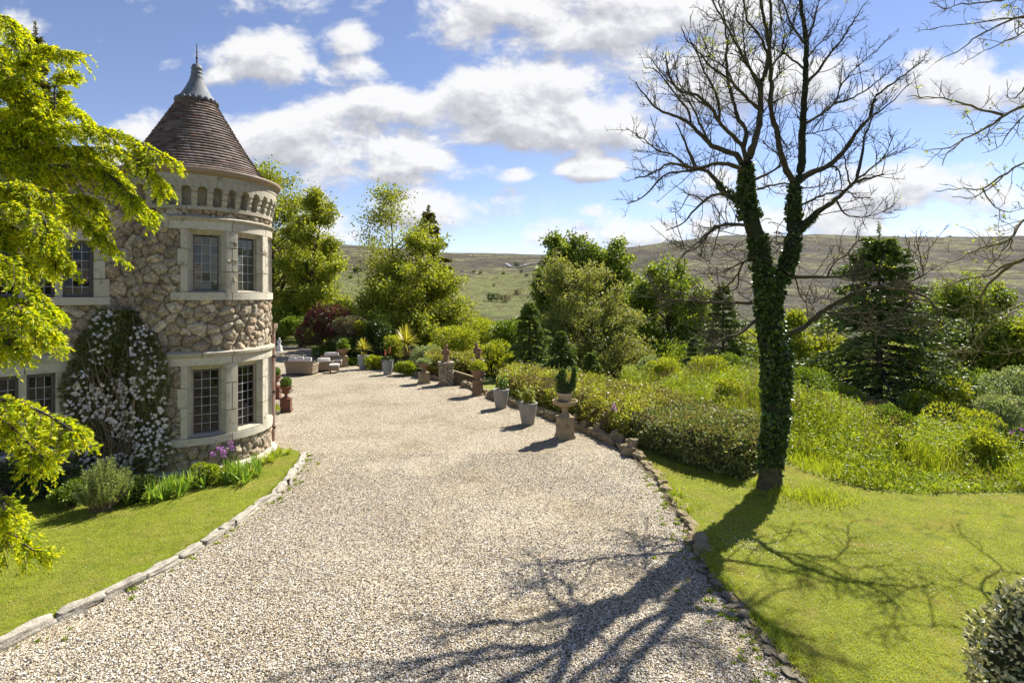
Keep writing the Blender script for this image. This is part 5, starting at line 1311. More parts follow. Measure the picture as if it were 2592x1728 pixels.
def straps(mb, c, n, L, W, g, elev=(.2, 1.3), bend=.5, segs=5):
    """arching strap leaves from one point"""
    a = g.uniform(0, 2 * PI, n); e = g.uniform(*elev, n); Ln = L * g.uniform(.7, 1.1, n); t = np.linspace(0, 1, segs)
    o = np.stack([np.cos(a), np.sin(a), 0 * a], -1); s = np.stack([-np.sin(a), np.cos(a), 0 * a], -1)
    hor = (np.cos(e) * Ln)[:, None] * t; ver = (np.sin(e) * Ln)[:, None] * t - bend * Ln[:, None] * np.cos(e)[:, None] * t ** 2
    P = np.array(c) + o[:, None] * hor[..., None] + np.array([0, 0, 1.]) * ver[..., None]
    w = W * np.array([.6, 1, .95, .6, .08]) if segs == 5 else W * np.linspace(1, .1, segs)
    A = P + s[:, None] * (w / 2)[None, :, None]; B = P - s[:, None] * (w / 2)[None, :, None]
    V = np.stack([A, B], 2).reshape(-1, 3)
    i, k = np.meshgrid(np.arange(n), np.arange(segs - 1), indexing='ij'); b0 = (i * segs + k) * 2
    return mb.add(V, np.stack([b0, b0 + 1, b0 + 3, b0 + 2], -1).reshape(-1, 4))
g = np.random.default_rng(77)
pc = G(1026, 930, 0)
t_ = thing('palm_lily', 'palm-like plant with yellow-green spiky head and dead brown skirt', 'palm', pc)
hz_ = EYE + (YH - 868) / F * pc[1]
mb = MB(); tube(mb, [(0, 0, -.05), (.02, 0, hz_ * .6), (0, 0, hz_)], [.09, .07, .06], 8); mb.build('trunk', M['bark'], t_, True)
mb = MB(); straps(mb, (0, 0, hz_), 150, 1.15, .06, g, (-.1, 1.5), .25); mb.build('leaves', LM['yucca'], t_)
mb = MB(); straps(mb, (0, 0, hz_ - .05), 70, .85, .05, g, (-1.35, -.7), .1); mb.build('dead_leaves', LM['deadstrap'], t_)
t_ = thing('strap_plant', 'yellow strap-leaved plant spilling from the far grey planter', 'plant', P_D + [0, 0, .68])
mb = MB(); tube(mb, [(0, 0, 0), (0, 0, .42)], .05, 6); mb.build('stem', M['bark'], t_)
mb = MB(); straps(mb, (0, 0, .40), 90, .72, .05, g, (.0, 1.5), .3); straps(mb, (0, 0, .05), 40, .4, .04, g, (.2, 1.2), .4); mb.build('leaves', LM['yucca'], t_)
t_ = thing('pot_plant', 'dark leafy pot plant with coral flower spikes in the smooth planter', 'plant', P_C + [0, 0, .70])
bm_ = MB(); n = 900; dd = rdir(n, g); dd[:, 2] = np.abs(dd[:, 2]); leaves(bm_, dd * g.uniform(.1, .3, n)[:, None] * [1, 1, .8], dd + rdir(n, g), .09, .05, g); bm_.build('leaves', LM['dark'], t_)
mb = MB()
for sx, h_ in ((-.10, .55), (.12, .72)): 
    n = 60; zz = g.uniform(h_ - .3, h_, n); leaves(mb, np.stack([sx + g.normal(0, .015, n), g.normal(0, .015, n), zz], -1), rdir(n, g), .05, .04, g)
mb.build('flower_spikes', LM['coral'], t_)
mb = MB()
for sx, h_ in ((-.10, .55), (.12, .72)): tube(mb, [(sx * .3, 0, 0), (sx, 0, h_ - .1)], .008, 5)
mb.build('stems', M['soil'], t_)
t_ = thing('lily_plant', 'light green whorled lily shoots in the nearest speckled planter', 'plant', P_A + [0, 0, .62])
mb = MB(); st = MB()
for q in range(9):
    b = g.normal(0, .09, 2); tip = np.array([b[0] * 1.8 - .05, b[1] * 1.5, g.uniform(.3, .55)])
    tube(st, [(b[0], b[1], 0), tip * .5 + [b[0] * .3, b[1] * .3, .02], tip], [.009, .007, .004], 5)
    for z in np.linspace(.25, 1, 7): straps(mb, np.array([b[0], b[1], 0]) * (1 - z) + tip * z, 7, .17, .03, g, (-.1, .9), .4)
st.build('stems', LM['strap'], t_); mb.build('leaves', LM['lime'], t_)
t_ = thing('pot_plant', 'single leafy stem growing in the wide-rimmed speckled planter', 'plant', P_B + [0, 0, .62])
mb = MB(); st = MB()
for q in range(5):
    b = g.normal(0, .06, 2); tip = np.array([b[0] * 2.2, b[1], g.uniform(.28, .62)]); tube(st, [(b[0], b[1], 0), tip], [.008, .004], 5)
    for z in np.linspace(.2, 1, 6): straps(mb, np.array([b[0], b[1], 0]) * (1 - z) + tip * z, 6, .15, .045, g, (.0, 1.0), .4)
st.build('stems', LM['strap'], t_); mb.build('leaves', LM['strap'], t_)
def mound_plant(p, label, r, h, leaf, n, ls, seed):
    gg = np.random.default_rng(seed); t = thing('urn_plant', label, 'plant', p)
    dd = rdir(n, gg); dd[:, 2] = np.abs(dd[:, 2]); mb = MB()
    leaves(mb, dd * gg.uniform(.3, 1, n)[:, None] * [r, r, h], dd + rdir(n, gg) * .8, gg.uniform(.6, 1.3, n) * ls, ls * .5, gg); mb.build('leaves', LM[leaf], t)
    mb = MB(); S = np.zeros((8, 3)); E = rdir(8, gg); E[:, 2] = np.abs(E[:, 2]); tubes(mb, bez(S, E * .3, E * [r, r, h] * .8, 4), np.full((8, 4), .006), 4); mb.build('stems', LM['strap'], t)
mound_plant(p2_ + [0, 0, 1.03], 'yellow-green trailing plant in the broad terracotta urn', .38, .42, 'lime', 1300, .09, 1)
mound_plant(p3_ + [0, 0, .92], 'grey-green succulent plant in the flat flaring bowl', .36, .24, 'pale', 900, .09, 2)
mound_plant(p4_ + [0, 0, 1.0], 'dark spiky plant in the shaded far urn', .34, .60, 'mid', 1000, .13, 3)
mound_plant(plw + [0, 0, .2], 'pale lime plant in the low pot against the tower', .2, .26, 'lime', 600, .06, 4)
mound_plant(pN + [0, 0, 1.02], 'dry trailing plants round the clay pot in the nearest bowl', .33, .09, 'greybrown', 700, .05, 5)
# clipped topiary animal: body, head with two ears, upright brush tail
t_ = thing('topiary', 'clipped box topiary of a seated animal with upright tail', 'topiary', BOWL_TOP, R_(10))
mb = MB(); gg = np.random.default_rng(9)
parts_ = [((-.02, 0, .15), (.26, .22, .19)), ((-.10, 0, .33), (.155, .15, .17)), ((-.07, 0, .51), (.115, .11, .105)), ((-.20, -.02, .45), (.075, .08, .065)), ((-.03, 0, .61), (.04, .04, .06)), ((-.12, 0, .60), (.035, .04, .05)),
          ((.235, 0, .26), (.085, .09, .20)), ((.265, 0, .46), (.072, .08, .20)), ((.275, 0, .63), (.055, .06, .11))]
for c, r in parts_:
    n = int(6500 * (r[0] * r[2]) ** .8) + 200; dd = rdir(n, gg)
    leaves(mb, np.array(c) + dd * np.array(r) * (1 - np.abs(gg.normal(0, .05, n)))[:, None], dd + .8 * rdir(n, gg), gg.uniform(.7, 1.3, n) * .036, .02, gg)
mb.build('foliage', M['box'], t_)
mb = MB()
for c, r in parts_: lathe(mb, [(0, -r[2] * .9)] + [(r[0] * .9 * math.cos(a), r[2] * .9 * math.sin(a)) for a in np.linspace(-1.3, 1.3, 8)] + [(0, r[2] * .9)], 12, c)
M['boxcore'] = plainmat('dark_inner_core', (.03, .04, .012), (.02, .022, .01), .95)
mb.build('branches', M['boxcore'], t_, True)  # solid dark bodies added inside the leaves as filler

# ------------------------------------------------------------------ hedges
def hedge(label, front, back, h, leaf, n, ls, seed, zb=0.0, fl=None):
    g = np.random.default_rng(seed); front = resample(np.c_[front, np.zeros(len(front))], 80)[:, :2]; back = resample(np.c_[back, np.zeros(len(back))], 80)[:, :2]
    prof = np.array([(-.01, 0), (-.04, .45), (.0, .8), (.07, .95), (.2, 1.0), (.5, 1.03), (.8, 1.0), (.93, .94), (1.0, .8), (1.03, .45), (1.0, 0)])
    wid = np.mean(np.linalg.norm(front - back, axis=1)); pd = np.r_[0, np.cumsum(np.hypot(np.diff(prof[:, 0]) * wid, np.diff(prof[:, 1]) * h))]; pd /= pd[-1]
    p0 = np.array([*front.mean(0), zb]); t = thing('hedge', label, 'hedge', p0)
    def surf(s, q, ins=0.0):
        w = np.interp(q, pd, prof[:, 0]); z = np.interp(q, pd, prof[:, 1]) * h
        f = np.stack([np.interp(s, np.linspace(0, 1, 80), front[:, k]) for k in (0, 1)], -1); b = np.stack([np.interp(s, np.linspace(0, 1, 80), back[:, k]) for k in (0, 1)], -1)
        xy = f * (1 - w[:, None]) + b * w[:, None]
        nz = vnoise(xy + z[:, None], .9, 3) * .26 + vnoise(xy * 1.3 + z[:, None], .35, 4) * .10
        acr = (np.clip(w, 0, 1) - .5) * 2; nx2 = nrm(b - f)
        no = np.c_[nx2 * (np.sign(acr) * np.abs(acr) ** 4)[:, None], np.where(np.abs(acr) < .9, 1, .3)]
        return np.c_[xy, z] + nrm(no) * (nz - ins)[:, None], nrm(no)
    s = g.random(n); q = g.random(n)
    P, no = surf(s, q, np.where(g.random(n) < .12, -np.abs(g.normal(0, .09, n)), np.abs(g.normal(0, .07, n))))
    # end caps
    m = int(n * .08); e = np.where(g.random(m) < .5, 0.0, 1.0); q2 = g.random(m); Pe, _ = surf(e, q2); mid = (np.where(e[:, None] < .5, (front[0] + back[0]) / 2, (front[-1] + back[-1]) / 2)); k = np.sqrt(g.random(m))[:, None]
    Pe = np.c_[mid, np.full(m, h * .45)] * (1 - k) + Pe * k + rdir(m, g) * .08
    P = np.r_[P, Pe]; no = np.r_[no, rdir(m, g)]
    P[:, 2] = np.maximum(P[:, 2], .03); N = len(P)
    mb = MB(); L = g.uniform(.6, 1.3, N) * ls
    leaves(mb, P - [p0[0], p0[1], 0], no * .6 + rdir(N, g) * .9, L, L * .5, g, .15, (0, 0, 1), .3)
    mb.build('leaves', LM[leaf], t)
    S, Q = np.meshgrid(np.linspace(0, 1, 50), np.linspace(0, 1, 30), indexing='ij'); V, _ = surf(S.ravel(), Q.ravel(), np.full(S.size, .17))
    i, j = np.meshgrid(np.arange(49), np.arange(29), indexing='ij'); b0 = i * 30 + j
    mb = MB(); mb.add(V - [p0[0], p0[1], 0], np.stack([b0, b0 + 1, b0 + 31, b0 + 30], -1).reshape(-1, 4))  # solid dark core added under the leaves to block the view through
    nt = 900; P, no = surf(g.random(nt), g.random(nt)); P = P - [p0[0], p0[1], 0]; d2 = nrm(no + rdir(nt, g) * .8) * .16
    tubes(mb, np.stack([P - d2, P, P + d2 * .5], 1), np.full((nt, 3), .006), 3)
    mb.build('branches', M['hedge_core_twig'], t, True)
    return t
M['hedge_core_twig'] = plainmat('purple_brown_core_and_twigs', (.085, .06, .045), (.05, .04, .03), .95, 8, .6)
hedge('long low hedge with yellow-green flat top along the drive', np.array([(3.2, 14.9), (2.45, 16.7), (1.45, 18.8), (.4, 20.6), (-.6, 22.2)]), np.array([(5.9, 17.2), (5.0, 19.6), (3.5, 21.8), (1.9, 23.9), (.3, 25.2)]), .88, 'hedge', 52000, .085, 31)
hedge('dark-leaved end of the hedge beside the ivy-clad trunk', np.array([(5.05, 11.95), (4.35, 12.75), (3.8, 13.8), (3.35, 14.9)]), np.array([(6.4, 13.6), (6.35, 14.9), (6.15, 16.2), (5.95, 17.2)]), .86, 'laurel', 28000, .08, 32)
hedge('short far hedge with dark face behind the squat stone pier', np.array([(-1.6, 26.9), (-3.0, 26.7), (-4.3, 27.4)]), np.array([(-1.0, 29.6), (-2.8, 29.9), (-4.6, 30.2)]), 1.0, 'hedge', 9000, .11, 33)

# plants at the foot of the long hedge and by the rocks
def tuft(name, label, p, n, L, W, leaf, seed, cat='plant', group=None, elev=(.7, 1.5), fl=None, nfl=0, fh=.5, r=.16):
    gg = np.random.default_rng(seed); t = thing(name, label, cat, p, 0, group); mb = MB()
    for q in range(6): straps(mb, (gg.normal(0, r), gg.normal(0, r), 0), n // 6, L, W, gg, elev, .45)
    mb.build('leaves', LM[leaf], t)
    if fl:
        mb = MB(); st = MB()
        for q in range(nfl):
            c = np.array([gg.normal(0, r * 1.1), gg.normal(0, r * 1.1), fh * gg.uniform(.8, 1.2)]); tube(st, [(c[0] * .4, c[1] * .4, 0), c], .005, 4); dd = rdir(26, gg); leaves(mb, c + dd * .03, dd, .05, .03, gg)
        st.build('stems', LM['strap'], t); mb.build('flowers', LM[fl], t)
    return t
tuft('flowering_plant', 'violet globe flowers on tall stems by the hedge foot', G(1562, 1108), 48, .45, .03, 'strap', 1, fl='violet', nfl=3, fh=.95, r=.1)
tuft('grass_tuft', 'bright grassy tuft among rocks where the hedge turns dark', G(1592, 1122), 90, .5, .022, 'grass', 2, r=.14)
tuft('fern_clump', 'small leafy clump under the nearest pedestal bowl', G(1500, 1078), 70, .45, .04, 'mid', 3, r=.2)
tuft('grass_tuft', 'grassy tuft on the rocks left of the tree shadow', G(1712, 1262), 90, .30, .016, 'grass', 4, r=.12)
tuft('grass_tuft', 'small grassy tuft at the lawn corner by the tree shadow', G(1745, 1300), 70, .22, .014, 'grass', 5, r=.10)

# bed in front of the tower: strap-leaved clumps, a leafy rose, columbine, grey-green shrub, shaded shrubs
irs = [(372, 1272), (405, 1262), (440, 1252), (472, 1238), (600, 1222), (640, 1203), (575, 1212)]
il = ['leftmost bright iris clump in the tower bed', 'second iris clump from the left in the tower bed', 'third iris clump from the left in the tower bed', 'iris clump left of the leafy rose in the tower bed', 'iris clump under the violet columbine', 'rightmost iris clump at the tower bed\'s end', 'iris clump just right of the leafy rose in the tower bed']
for q, (x, y) in enumerate(irs): tuft('iris_clump', il[q], G(x, y, .05), 66, .50, .035, 'strap', 20 + q, 'iris', 'iris clumps in the tower bed', (.75, 1.5))
tuft('columbine', 'violet columbine blooming against the tower base', G(578, 1196, .05), 48, .4, .03, 'mid', 40, fl='violet', nfl=7, fh=.55, r=.14)
bush('rose_bush', 'leafy rose between iris clumps in the tower bed', 528, 1232, 1178, 105, None, 'nettle', 1700, .065, 41, base=.05)
tuft('grass_tuft', 'long grass fringe at the tower\'s right foot', G(672, 1166, .05), 160, .34, .015, 'grass', 42, r=.22)
tuft('grass_tuft', 'short grass fringe beside the last kerb stones', G(722, 1150, .05), 120, .24, .013, 'grass', 43, r=.2)
def spiky(label, px, ybase, H_, W_, leaf, seed, n=150):
    gg = np.random.default_rng(seed); p = G(px, ybase, .05); t = thing('lavender_bush', label, 'shrub', p)
    E = rdir(n, gg); E[:, 2] = np.abs(E[:, 2]) + .45; E = nrm(E) * [W_, W_, H_] * gg.uniform(.7, 1.08, n)[:, None]
    S = gg.normal(0, .07, (n, 3)); S[:, 2] = 0; B = bez(S, E * [.75, .75, .35], E, 8)
    mb = MB(); tubes(mb, B, np.outer(np.full(n, .007), np.linspace(1, .4, 8)), 4); mb.build('stems', M['paletwig'], t)
    q = 60; bi = np.repeat(np.arange(n), q); s = gg.uniform(.5, 1, n * q); ix = s * 7; i0 = np.clip(ix.astype(int), 0, 6); f = (ix - i0)[:, None]
    P = B[bi, i0] * (1 - f) + B[bi, i0 + 1] * f; d = nrm(B[bi, i0 + 1] - B[bi, i0])
    mb = MB(); leaves(mb, P, d * .8 + rdir(n * q, gg) * .8, .05, .012, gg); mb.build('foliage', LM[leaf], t)
LM['santolina'] = leafmat('grey_green_needle', [(.13, .17, .05), (.20, .25, .07), (.28, .32, .11)], .35, .5, 2, .25)
spiky('grey-green spiky shrub catching sun in front of the clematis', 262, 1290, .98, .52, 'santolina', 5, 190)
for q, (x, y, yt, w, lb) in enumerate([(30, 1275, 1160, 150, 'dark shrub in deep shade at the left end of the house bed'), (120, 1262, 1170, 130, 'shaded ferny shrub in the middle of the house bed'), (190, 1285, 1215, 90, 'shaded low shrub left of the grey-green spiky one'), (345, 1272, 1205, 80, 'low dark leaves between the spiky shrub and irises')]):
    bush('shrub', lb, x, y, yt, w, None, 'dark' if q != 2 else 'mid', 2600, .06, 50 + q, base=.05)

# clematis in the corner of house and tower
def corner(x, z, off):
    """point on the house wall or the tower for a pixel column, stepped off the surface"""
    u = (x - 1296) / F; out = []
    for uu, o_, zz in zip(u, off, z):
        tt = (uu * W0[1] - W0[0]) / (-WD[0] + uu * WD[1]); best = None
        P = W0 - WD * tt + WN * o_; Yw = P[1]
        d = nrm(np.array([uu, 1])); b = TC @ d; c = TC @ TC - (TR + o_) ** 2; Dq = b * b - c
        if Dq > 0:
            Q = d * (b - math.sqrt(Dq))
            if Q[1] < Yw: P = Q
        out.append((*P, zz))
    return np.array(out)
g = np.random.default_rng(66)
t_ = thing('clematis', 'climbing clematis covered in white flowers between house and tower', 'climber', (*(W0 - WD * .3 + WN * .1), 0))
org = np.array(t_.location)
def clem_pts(n, o0, o1):
    zf = g.random(n) ** .85; z = .25 + 3.45 * zf
    l = np.interp(z, [.2, 1.0, 2.2, 3.1, 3.7], [215, 172, 166, 195, 265]); r = np.interp(z, [.2, .7, 1.4, 2.2, 3.1, 3.75], [395, 425, 440, 420, 380, 335])
    l = l + 26 * vnoise(np.stack([z * 2.2, 0 * z], -1), 1, 21) - 6; r = r + 40 * vnoise(np.stack([z * 2.0, 0 * z + 3], -1), 1, 22); bulge = np.interp(z, [.2, 1, 2, 3, 3.7], [.6, .9, 1, .9, .45]); s = g.beta(1.1, 1.1, n); x = l + (r - l) * s
    clump = .5 + .9 * vnoise(np.stack([x / 60, z * 1.6], -1), 1.0, 5)
    return corner(x, z, (o0 + (o1 - o0) * g.random(n) ** .7 * clump) * bulge * (4 * s * (1 - s) * .7 + .3)) - org
mb = MB(); n = 19000; P = clem_pts(n, .06, .70); L = g.uniform(.6, 1.3, n) * .062
wn3 = np.array([WN[0], WN[1], -.2]); leaves(mb, P, rdir(n, g) + wn3 * .5, L, L * .5, g, .15); mb.build('leaves', LM['clem'], t_)
n = 1500; P = clem_pts(n, .32, .76); cl = vnoise(np.stack([P[:, 0] * 2 + P[:, 1], P[:, 2] * 2], -1), .8, 8); P = P[(cl > -.10) & (g.random(n) < np.clip(1.25 - .30 * (P[:, 2] + org[2]), .35, 1))]; n = len(P)
nf = nrm(rdir(n, g) * .8 + np.array([WN[0] + .2, WN[1], .25])); a1 = nrm(np.cross(nf, rdir(n, g))); a2 = np.cross(nf, a1)
mb = MB()
for k in range(4):
    d = nrm(a1 * math.cos(k * PI / 2) + a2 * math.sin(k * PI / 2) + nf * .15); s = np.cross(nf, d); L = g.uniform(.034, .052, (n, 1))
    V = np.stack([P, P + d * L * .5 + s * .017, P + d * L * 1.0, P + d * L * .5 - s * .017], 1).reshape(-1, 3); mb.add(V, np.arange(4 * n).reshape(n, 4))
mb.build('flowers', LM['petal'], t_)
mb = MB(); ns = 70; S = clem_pts(ns, .05, .2); S[:, 2] = g.uniform(.0, .25, ns) - org[2]; S[:, :2] = S[:, :2] * .5; E = clem_pts(ns, .3, .7)
B = bez(S, (S + E) / 2 + g.normal(0, .25, (ns, 3)), E, 10) + np.cumsum(g.normal(0, .022, (ns, 10, 3)), 1); tubes(mb, B, np.outer(g.uniform(.006, .014, ns), np.linspace(1.3, .5, 10)), 5)
ns = 130; S = clem_pts(ns, .35, .66); E = S + np.stack([g.normal(0, .12, ns), g.normal(0, .12, ns), -g.uniform(.15, .6, ns)], -1); tubes(mb, bez(S, (S + E) / 2 + g.normal(0, .08, (ns, 3)), E, 6), np.full((ns, 6), .0045), 4)
mb.build('stems', M['paletwig'], t_, True)

# ------------------------------------------------------------------ grass: mown blades, long grass, undergrowth
def scatter(poly, n, g):
    lo, hi = poly.min(0), poly.max(0); out = []
    while sum(map(len, out)) < n:
        p = g.uniform(lo, hi, (n, 2)); out.append(p[inside(p, poly)])
    return np.concatenate(out)[:n]
g = np.random.default_rng(88)
LP = np.vstack([KERB_L + np.array([-.12, .02]), [(-6.2, 13.2), (-7.2, 12.0), (-9.6, 10.2), (-12, 7), (-10, 3), (-8, 3)]])
p = scatter(LP, 130000, g); mb = MB(); blades(mb, np.c_[p, np.full(len(p), .052)], g.uniform(.015, .034, len(p)), .006, .9, g)
mb.build('grass', LM['turf'], None, kind='stuff', label='short mown grass blades of the left lawn')
RP = np.array([(3.1, 5.2), (2.98, 6.6), (2.96, 8.2), (3.16, 10), (3.28, 12.4), (3.1, 14.0), (4.3, 12.6), (5.0, 11.9), (6.3, 13.2), (6.8, 11.9), (7.3, 11.2), (8, 11), (10.3, 11.1), (10.2, 5.2)])
p = scatter(RP, 210000, g); mb = MB(); blades(mb, np.c_[p, np.full(len(p), .057)], g.uniform(.015, .036, len(p)), .006, .9, g)
mb.build('grass', LM['turf'], None, kind='stuff', label='short mown grass blades of the right lawn')
BANK = np.array([(6.45, 13.6), (6.6, 12.3), (7.25, 11.35), (8.0, 11.05), (10.2, 11.2), (12, 10.4), (12.0, 12.5), (11.8, 16), (11.0, 20), (9.2, 23.6), (6.7, 25.6), (4.8, 24.6), (5.2, 19.5), (6.2, 16.5)])
def bank_h(p):
    e = np.abs(seg_dist(p, BANK[:5])); return .30 + .32 * sstep(e, .2, 2.0) + vnoise(p, 2.2, 16) * .40 + vnoise(p, 1.0, 6) * .42 + vnoise(p, .4, 7) * .22
p = scatter(BANK, 46000, g); z = terrain(p); mb = MB(); h_ = np.maximum(bank_h(p), .15); blades(mb, np.c_[p, z], h_ * g.uniform(.6, 1.15, len(p)), .014, .45, g)
mb.build('long_grass', LM['grass'], None, kind='stuff', label='tall uncut grass on the bank behind the lawn')
p = scatter(BANK, 46000, g); k = vnoise(p, 1.8, 9) + sstep(p[:, 1], 11.3, 14) * .35; k = k + vnoise(p, .7, 19) * .5; p = p[k > .08]; z = terrain(p); h_ = np.maximum(bank_h(p), .15)
mb = MB(); n = len(p); L = g.uniform(.05, .10, n); leaves(mb, np.c_[p, z + h_ * g.uniform(.35, 1.12, n)], rdir(n, g) + [0, 0, .1], L, L * .55, g, .15, (0, 0, 1), .5)
mb.build('nettles', LM['nettle'], None, kind='stuff', label='nettles and leafy weeds among the long grass')
er = resample(np.c_[EDGE_R[:9], np.zeros(9)], 400)[:, :2]; et = nrm(np.gradient(er, axis=0)); en = np.c_[et[:, 1], -et[:, 0]]
q = g.integers(0, 250, 9000); q = q[vnoise(er[q], .9, 31) > -.12]; p = er[q] + en[q] * np.abs(g.normal(.10, .07, len(q)))[:, None] + g.normal(0, .02, (len(q), 2)); mb = MB()
blades(mb, np.c_[p, np.full(len(p), .02)], g.uniform(.04, .13, len(p)), .008, .9, g)
kl = resample(np.c_[KERB_L, np.zeros(len(KERB_L))], 400)[:, :2]; q = g.integers(0, 400, 6000); q = q[vnoise(kl[q], .8, 32) > -.05]; p = kl[q] + np.c_[-np.abs(g.normal(.10, .03, len(q))), g.normal(0, .03, len(q))]
blades(mb, np.c_[p, np.full(len(p), .05)], g.uniform(.04, .09, len(p)), .007, .9, g)
bt = G(1945, 1240)[:2]; a_ = g.uniform(0, 2 * PI, 900); r_ = .24 + np.abs(g.normal(0, .10, 900)); p = bt + np.c_[np.cos(a_) * r_, np.sin(a_) * r_]; p = p[vnoise(p, .25, 77) > -.1]
blades(mb, np.c_[p, np.full(len(p), .05)], g.uniform(.05, .16, len(p)), .008, .8, g)
mb.build('edge_grass', LM['grass'], None, kind='stuff', label='ragged longer grass along the lawn edges')
p = scatter(BANK, 2600, g); p = p[vnoise(p, 1.1, 23) > .05]; z = terrain(p); n = len(p); hh = np.maximum(bank_h(p), .2) * g.uniform(1.0, 1.5, n); top = np.c_[p + g.normal(0, .12, (n, 2)), z + hh]
mb = MB(); tubes(mb, bez(np.c_[p, z], np.c_[p, z + hh * .6], top, 5), np.full((n, 5), .004), 3); bi = np.repeat(np.arange(n), 9); leaves(mb, top[bi] - np.c_[0 * bi, 0 * bi, g.uniform(0, .25, len(bi))], rdir(len(bi), g) + [0, 0, .4], .04, .014, g)
mb.build('dry_stems', LM['deadstrap'], None, kind='stuff', label='dry brown flower stems standing among the long grass')
BR = [(6.9, 17.5, .5, .62, 'lime'), (8.3, 15.8, .6, .55, 'nettle'), (9.6, 18.4, .75, .8, 'mid'), (7.6, 20.6, .8, .75, 'lime'), (10.3, 15.2, .6, .6, 'mid'), (9.2, 13.4, .5, .42, 'nettle'), (10.9, 12.8, .6, .6, 'lime'), (8.7, 22.3, .8, .9, 'mid'), (6.2, 22.6, .7, .8, 'lime'), (7.0, 14.7, .35, .42, 'strap')]
BN = ['low lime bramble clump just behind the ivy-clad trunk', 'nettle clump in the middle of the long-grass bank', 'dark bramble clump on the bank crest', 'lime bramble clump at the top of the bank', 'dark bramble clump at the bank\'s right shoulder', 'low nettle clump near the mown edge of the bank', 'lime bramble clump at the bank\'s right end', 'tall dark bramble at the back of the bank', 'lime bramble behind the yellow hedge\'s back edge', 'broad-leaved dock clump right of the ivy-clad trunk']
for q, (x, y, w_, h_, lf) in enumerate(BR):
    z0 = tz(x, y); k = y / F; bush('bramble', BN[q], 1296 + x / k, 0, YH - (z0 + h_ + .35 - EYE) / k, 2 * w_ / k, y, lf, int(3200 * w_ / .6), .085 if q < 9 else .16, 70 + q, 'bramble', None, 7)
q = g.integers(0, 260, 150); p = er[q] - en[q] * np.abs(g.normal(.0, .28, 150))[:, None]; q2 = g.integers(40, 400, 70); p = np.r_[p, kl[q2] + np.c_[np.abs(g.normal(.05, .14, 70)) + .08, g.normal(0, .03, 70)]]
bi = np.repeat(np.arange(len(p)), 16); mb = MB(); sz = g.uniform(.02, .06, len(p)); leaves(mb, np.c_[p, np.full(len(p), .012)][bi] + rdir(len(bi), g) * (sz[bi] * .35)[:, None] * [1, 1, .2], rdir(len(bi), g) * [1, 1, .4] + [0, 0, .35], sz[bi], sz[bi] * .4, g)
mb.build('gravel_weeds', LM['nettle'], None, kind='stuff', label='small green weeds sprouting at the edges of the gravel')
p = np.r_[scatter(RP, 900, g), scatter(LP, 260, g), g.normal(0, 1, (160, 2)) * [.25, .3] + [3.75, 8.9]]; p = p[(vnoise(p, 1.6, 61) > .06) | (np.arange(len(p)) > 1160)]; n = len(p); bi = np.repeat(np.arange(n), 6); a_ = g.uniform(0, 2 * PI, len(bi)); mb = MB()
leaves(mb, np.c_[p, np.full(n, .085)][bi], np.stack([np.cos(a_), np.sin(a_), .15 + 0 * a_], -1), .011, .006, g, 0, (0, 0, 1), .9); mb.build('daisies', LM['petal'], None, kind='stuff', label='small white daisies dotted through the mown lawns')
# tuft of uncut grass with daisies at the tree's foot
p = np.c_[g.normal(5.95, .38, 900), g.normal(10.85, .30, 900)]; mb = MB(); blades(mb, np.c_[p, np.full(900, .05)], g.uniform(.08, .24, 900), .012, .6, g)
t_ = mb.build('grass_tuft', LM['grass'], None, label='uncut grassy patch at the right foot of the ivy-clad trunk', cat='grass patch')
UP = np.array([(13, -5), (12.8, 10), (12.5, 17), (11, 21), (8.5, 24.5), (4, 27.5), (-2.5, 32), (-8, 38.5), (-14, 47), (-26, 58), (-60, 76), (-60, 130), (110, 130), (110, 30), (40, -5)])
n0 = 70000; r_ = 8 + 110 * g.random(n0 * 2) ** 1.3; u_ = g.uniform(-.62, 1.25, n0 * 2); p = np.c_[u_ * r_, r_]; p = p[inside(p, UP)]
s = seg_dist(p, TERR); cl = vnoise(p, 5, 11) + vnoise(p, 1.7, 12) * .6
h_ = np.clip(.6 + cl * 2.6, .08, 2.6) * sstep(s, 0, 6); z = terrain(p); n = len(p)
mb = MB(); L = g.uniform(.6, 1.3, n) * (.09 + .0035 * p[:, 1]); leaves(mb, np.c_[p, z + h_ * g.random(n) ** .6], rdir(n, g) + [0, 0, .3], L, L * .5, g, .15, (0, 0, 1), .4)
mb.build('undergrowth', LM['lime'], None, kind='stuff', label='brambles and undergrowth covering the valley slope')

n0 = 5200; r_ = 170 + 800 * g.random(n0) ** 1.2; u_ = g.uniform(-1.0, 1.05, n0); p = np.c_[u_ * r_, r_]; p = p[(vnoise(p, 70, 41) + vnoise(p, 25, 42) * .8) > .08]; z = terrain(p); q = 9; bi = np.repeat(np.arange(len(p)), q); sz = (.5 + 1.3 * g.random(len(p)) ** 2) * np.clip(p[:, 1] / 500, .6, 1.5); P = np.c_[p, z][bi] + rdir(len(bi), g) * (sz[bi] * .8)[:, None] * [1.6, 1.6, .6] + np.c_[0 * bi, 0 * bi, sz[bi] * .35]
mb = MB(); leaves(mb, P, rdir(len(bi), g), sz[bi] * 1.0, sz[bi] * .6, g); mb.build('heather_scrub', LM['greybrown'], None, kind='stuff', label='rough heather and gorse scrub dotting the moor')
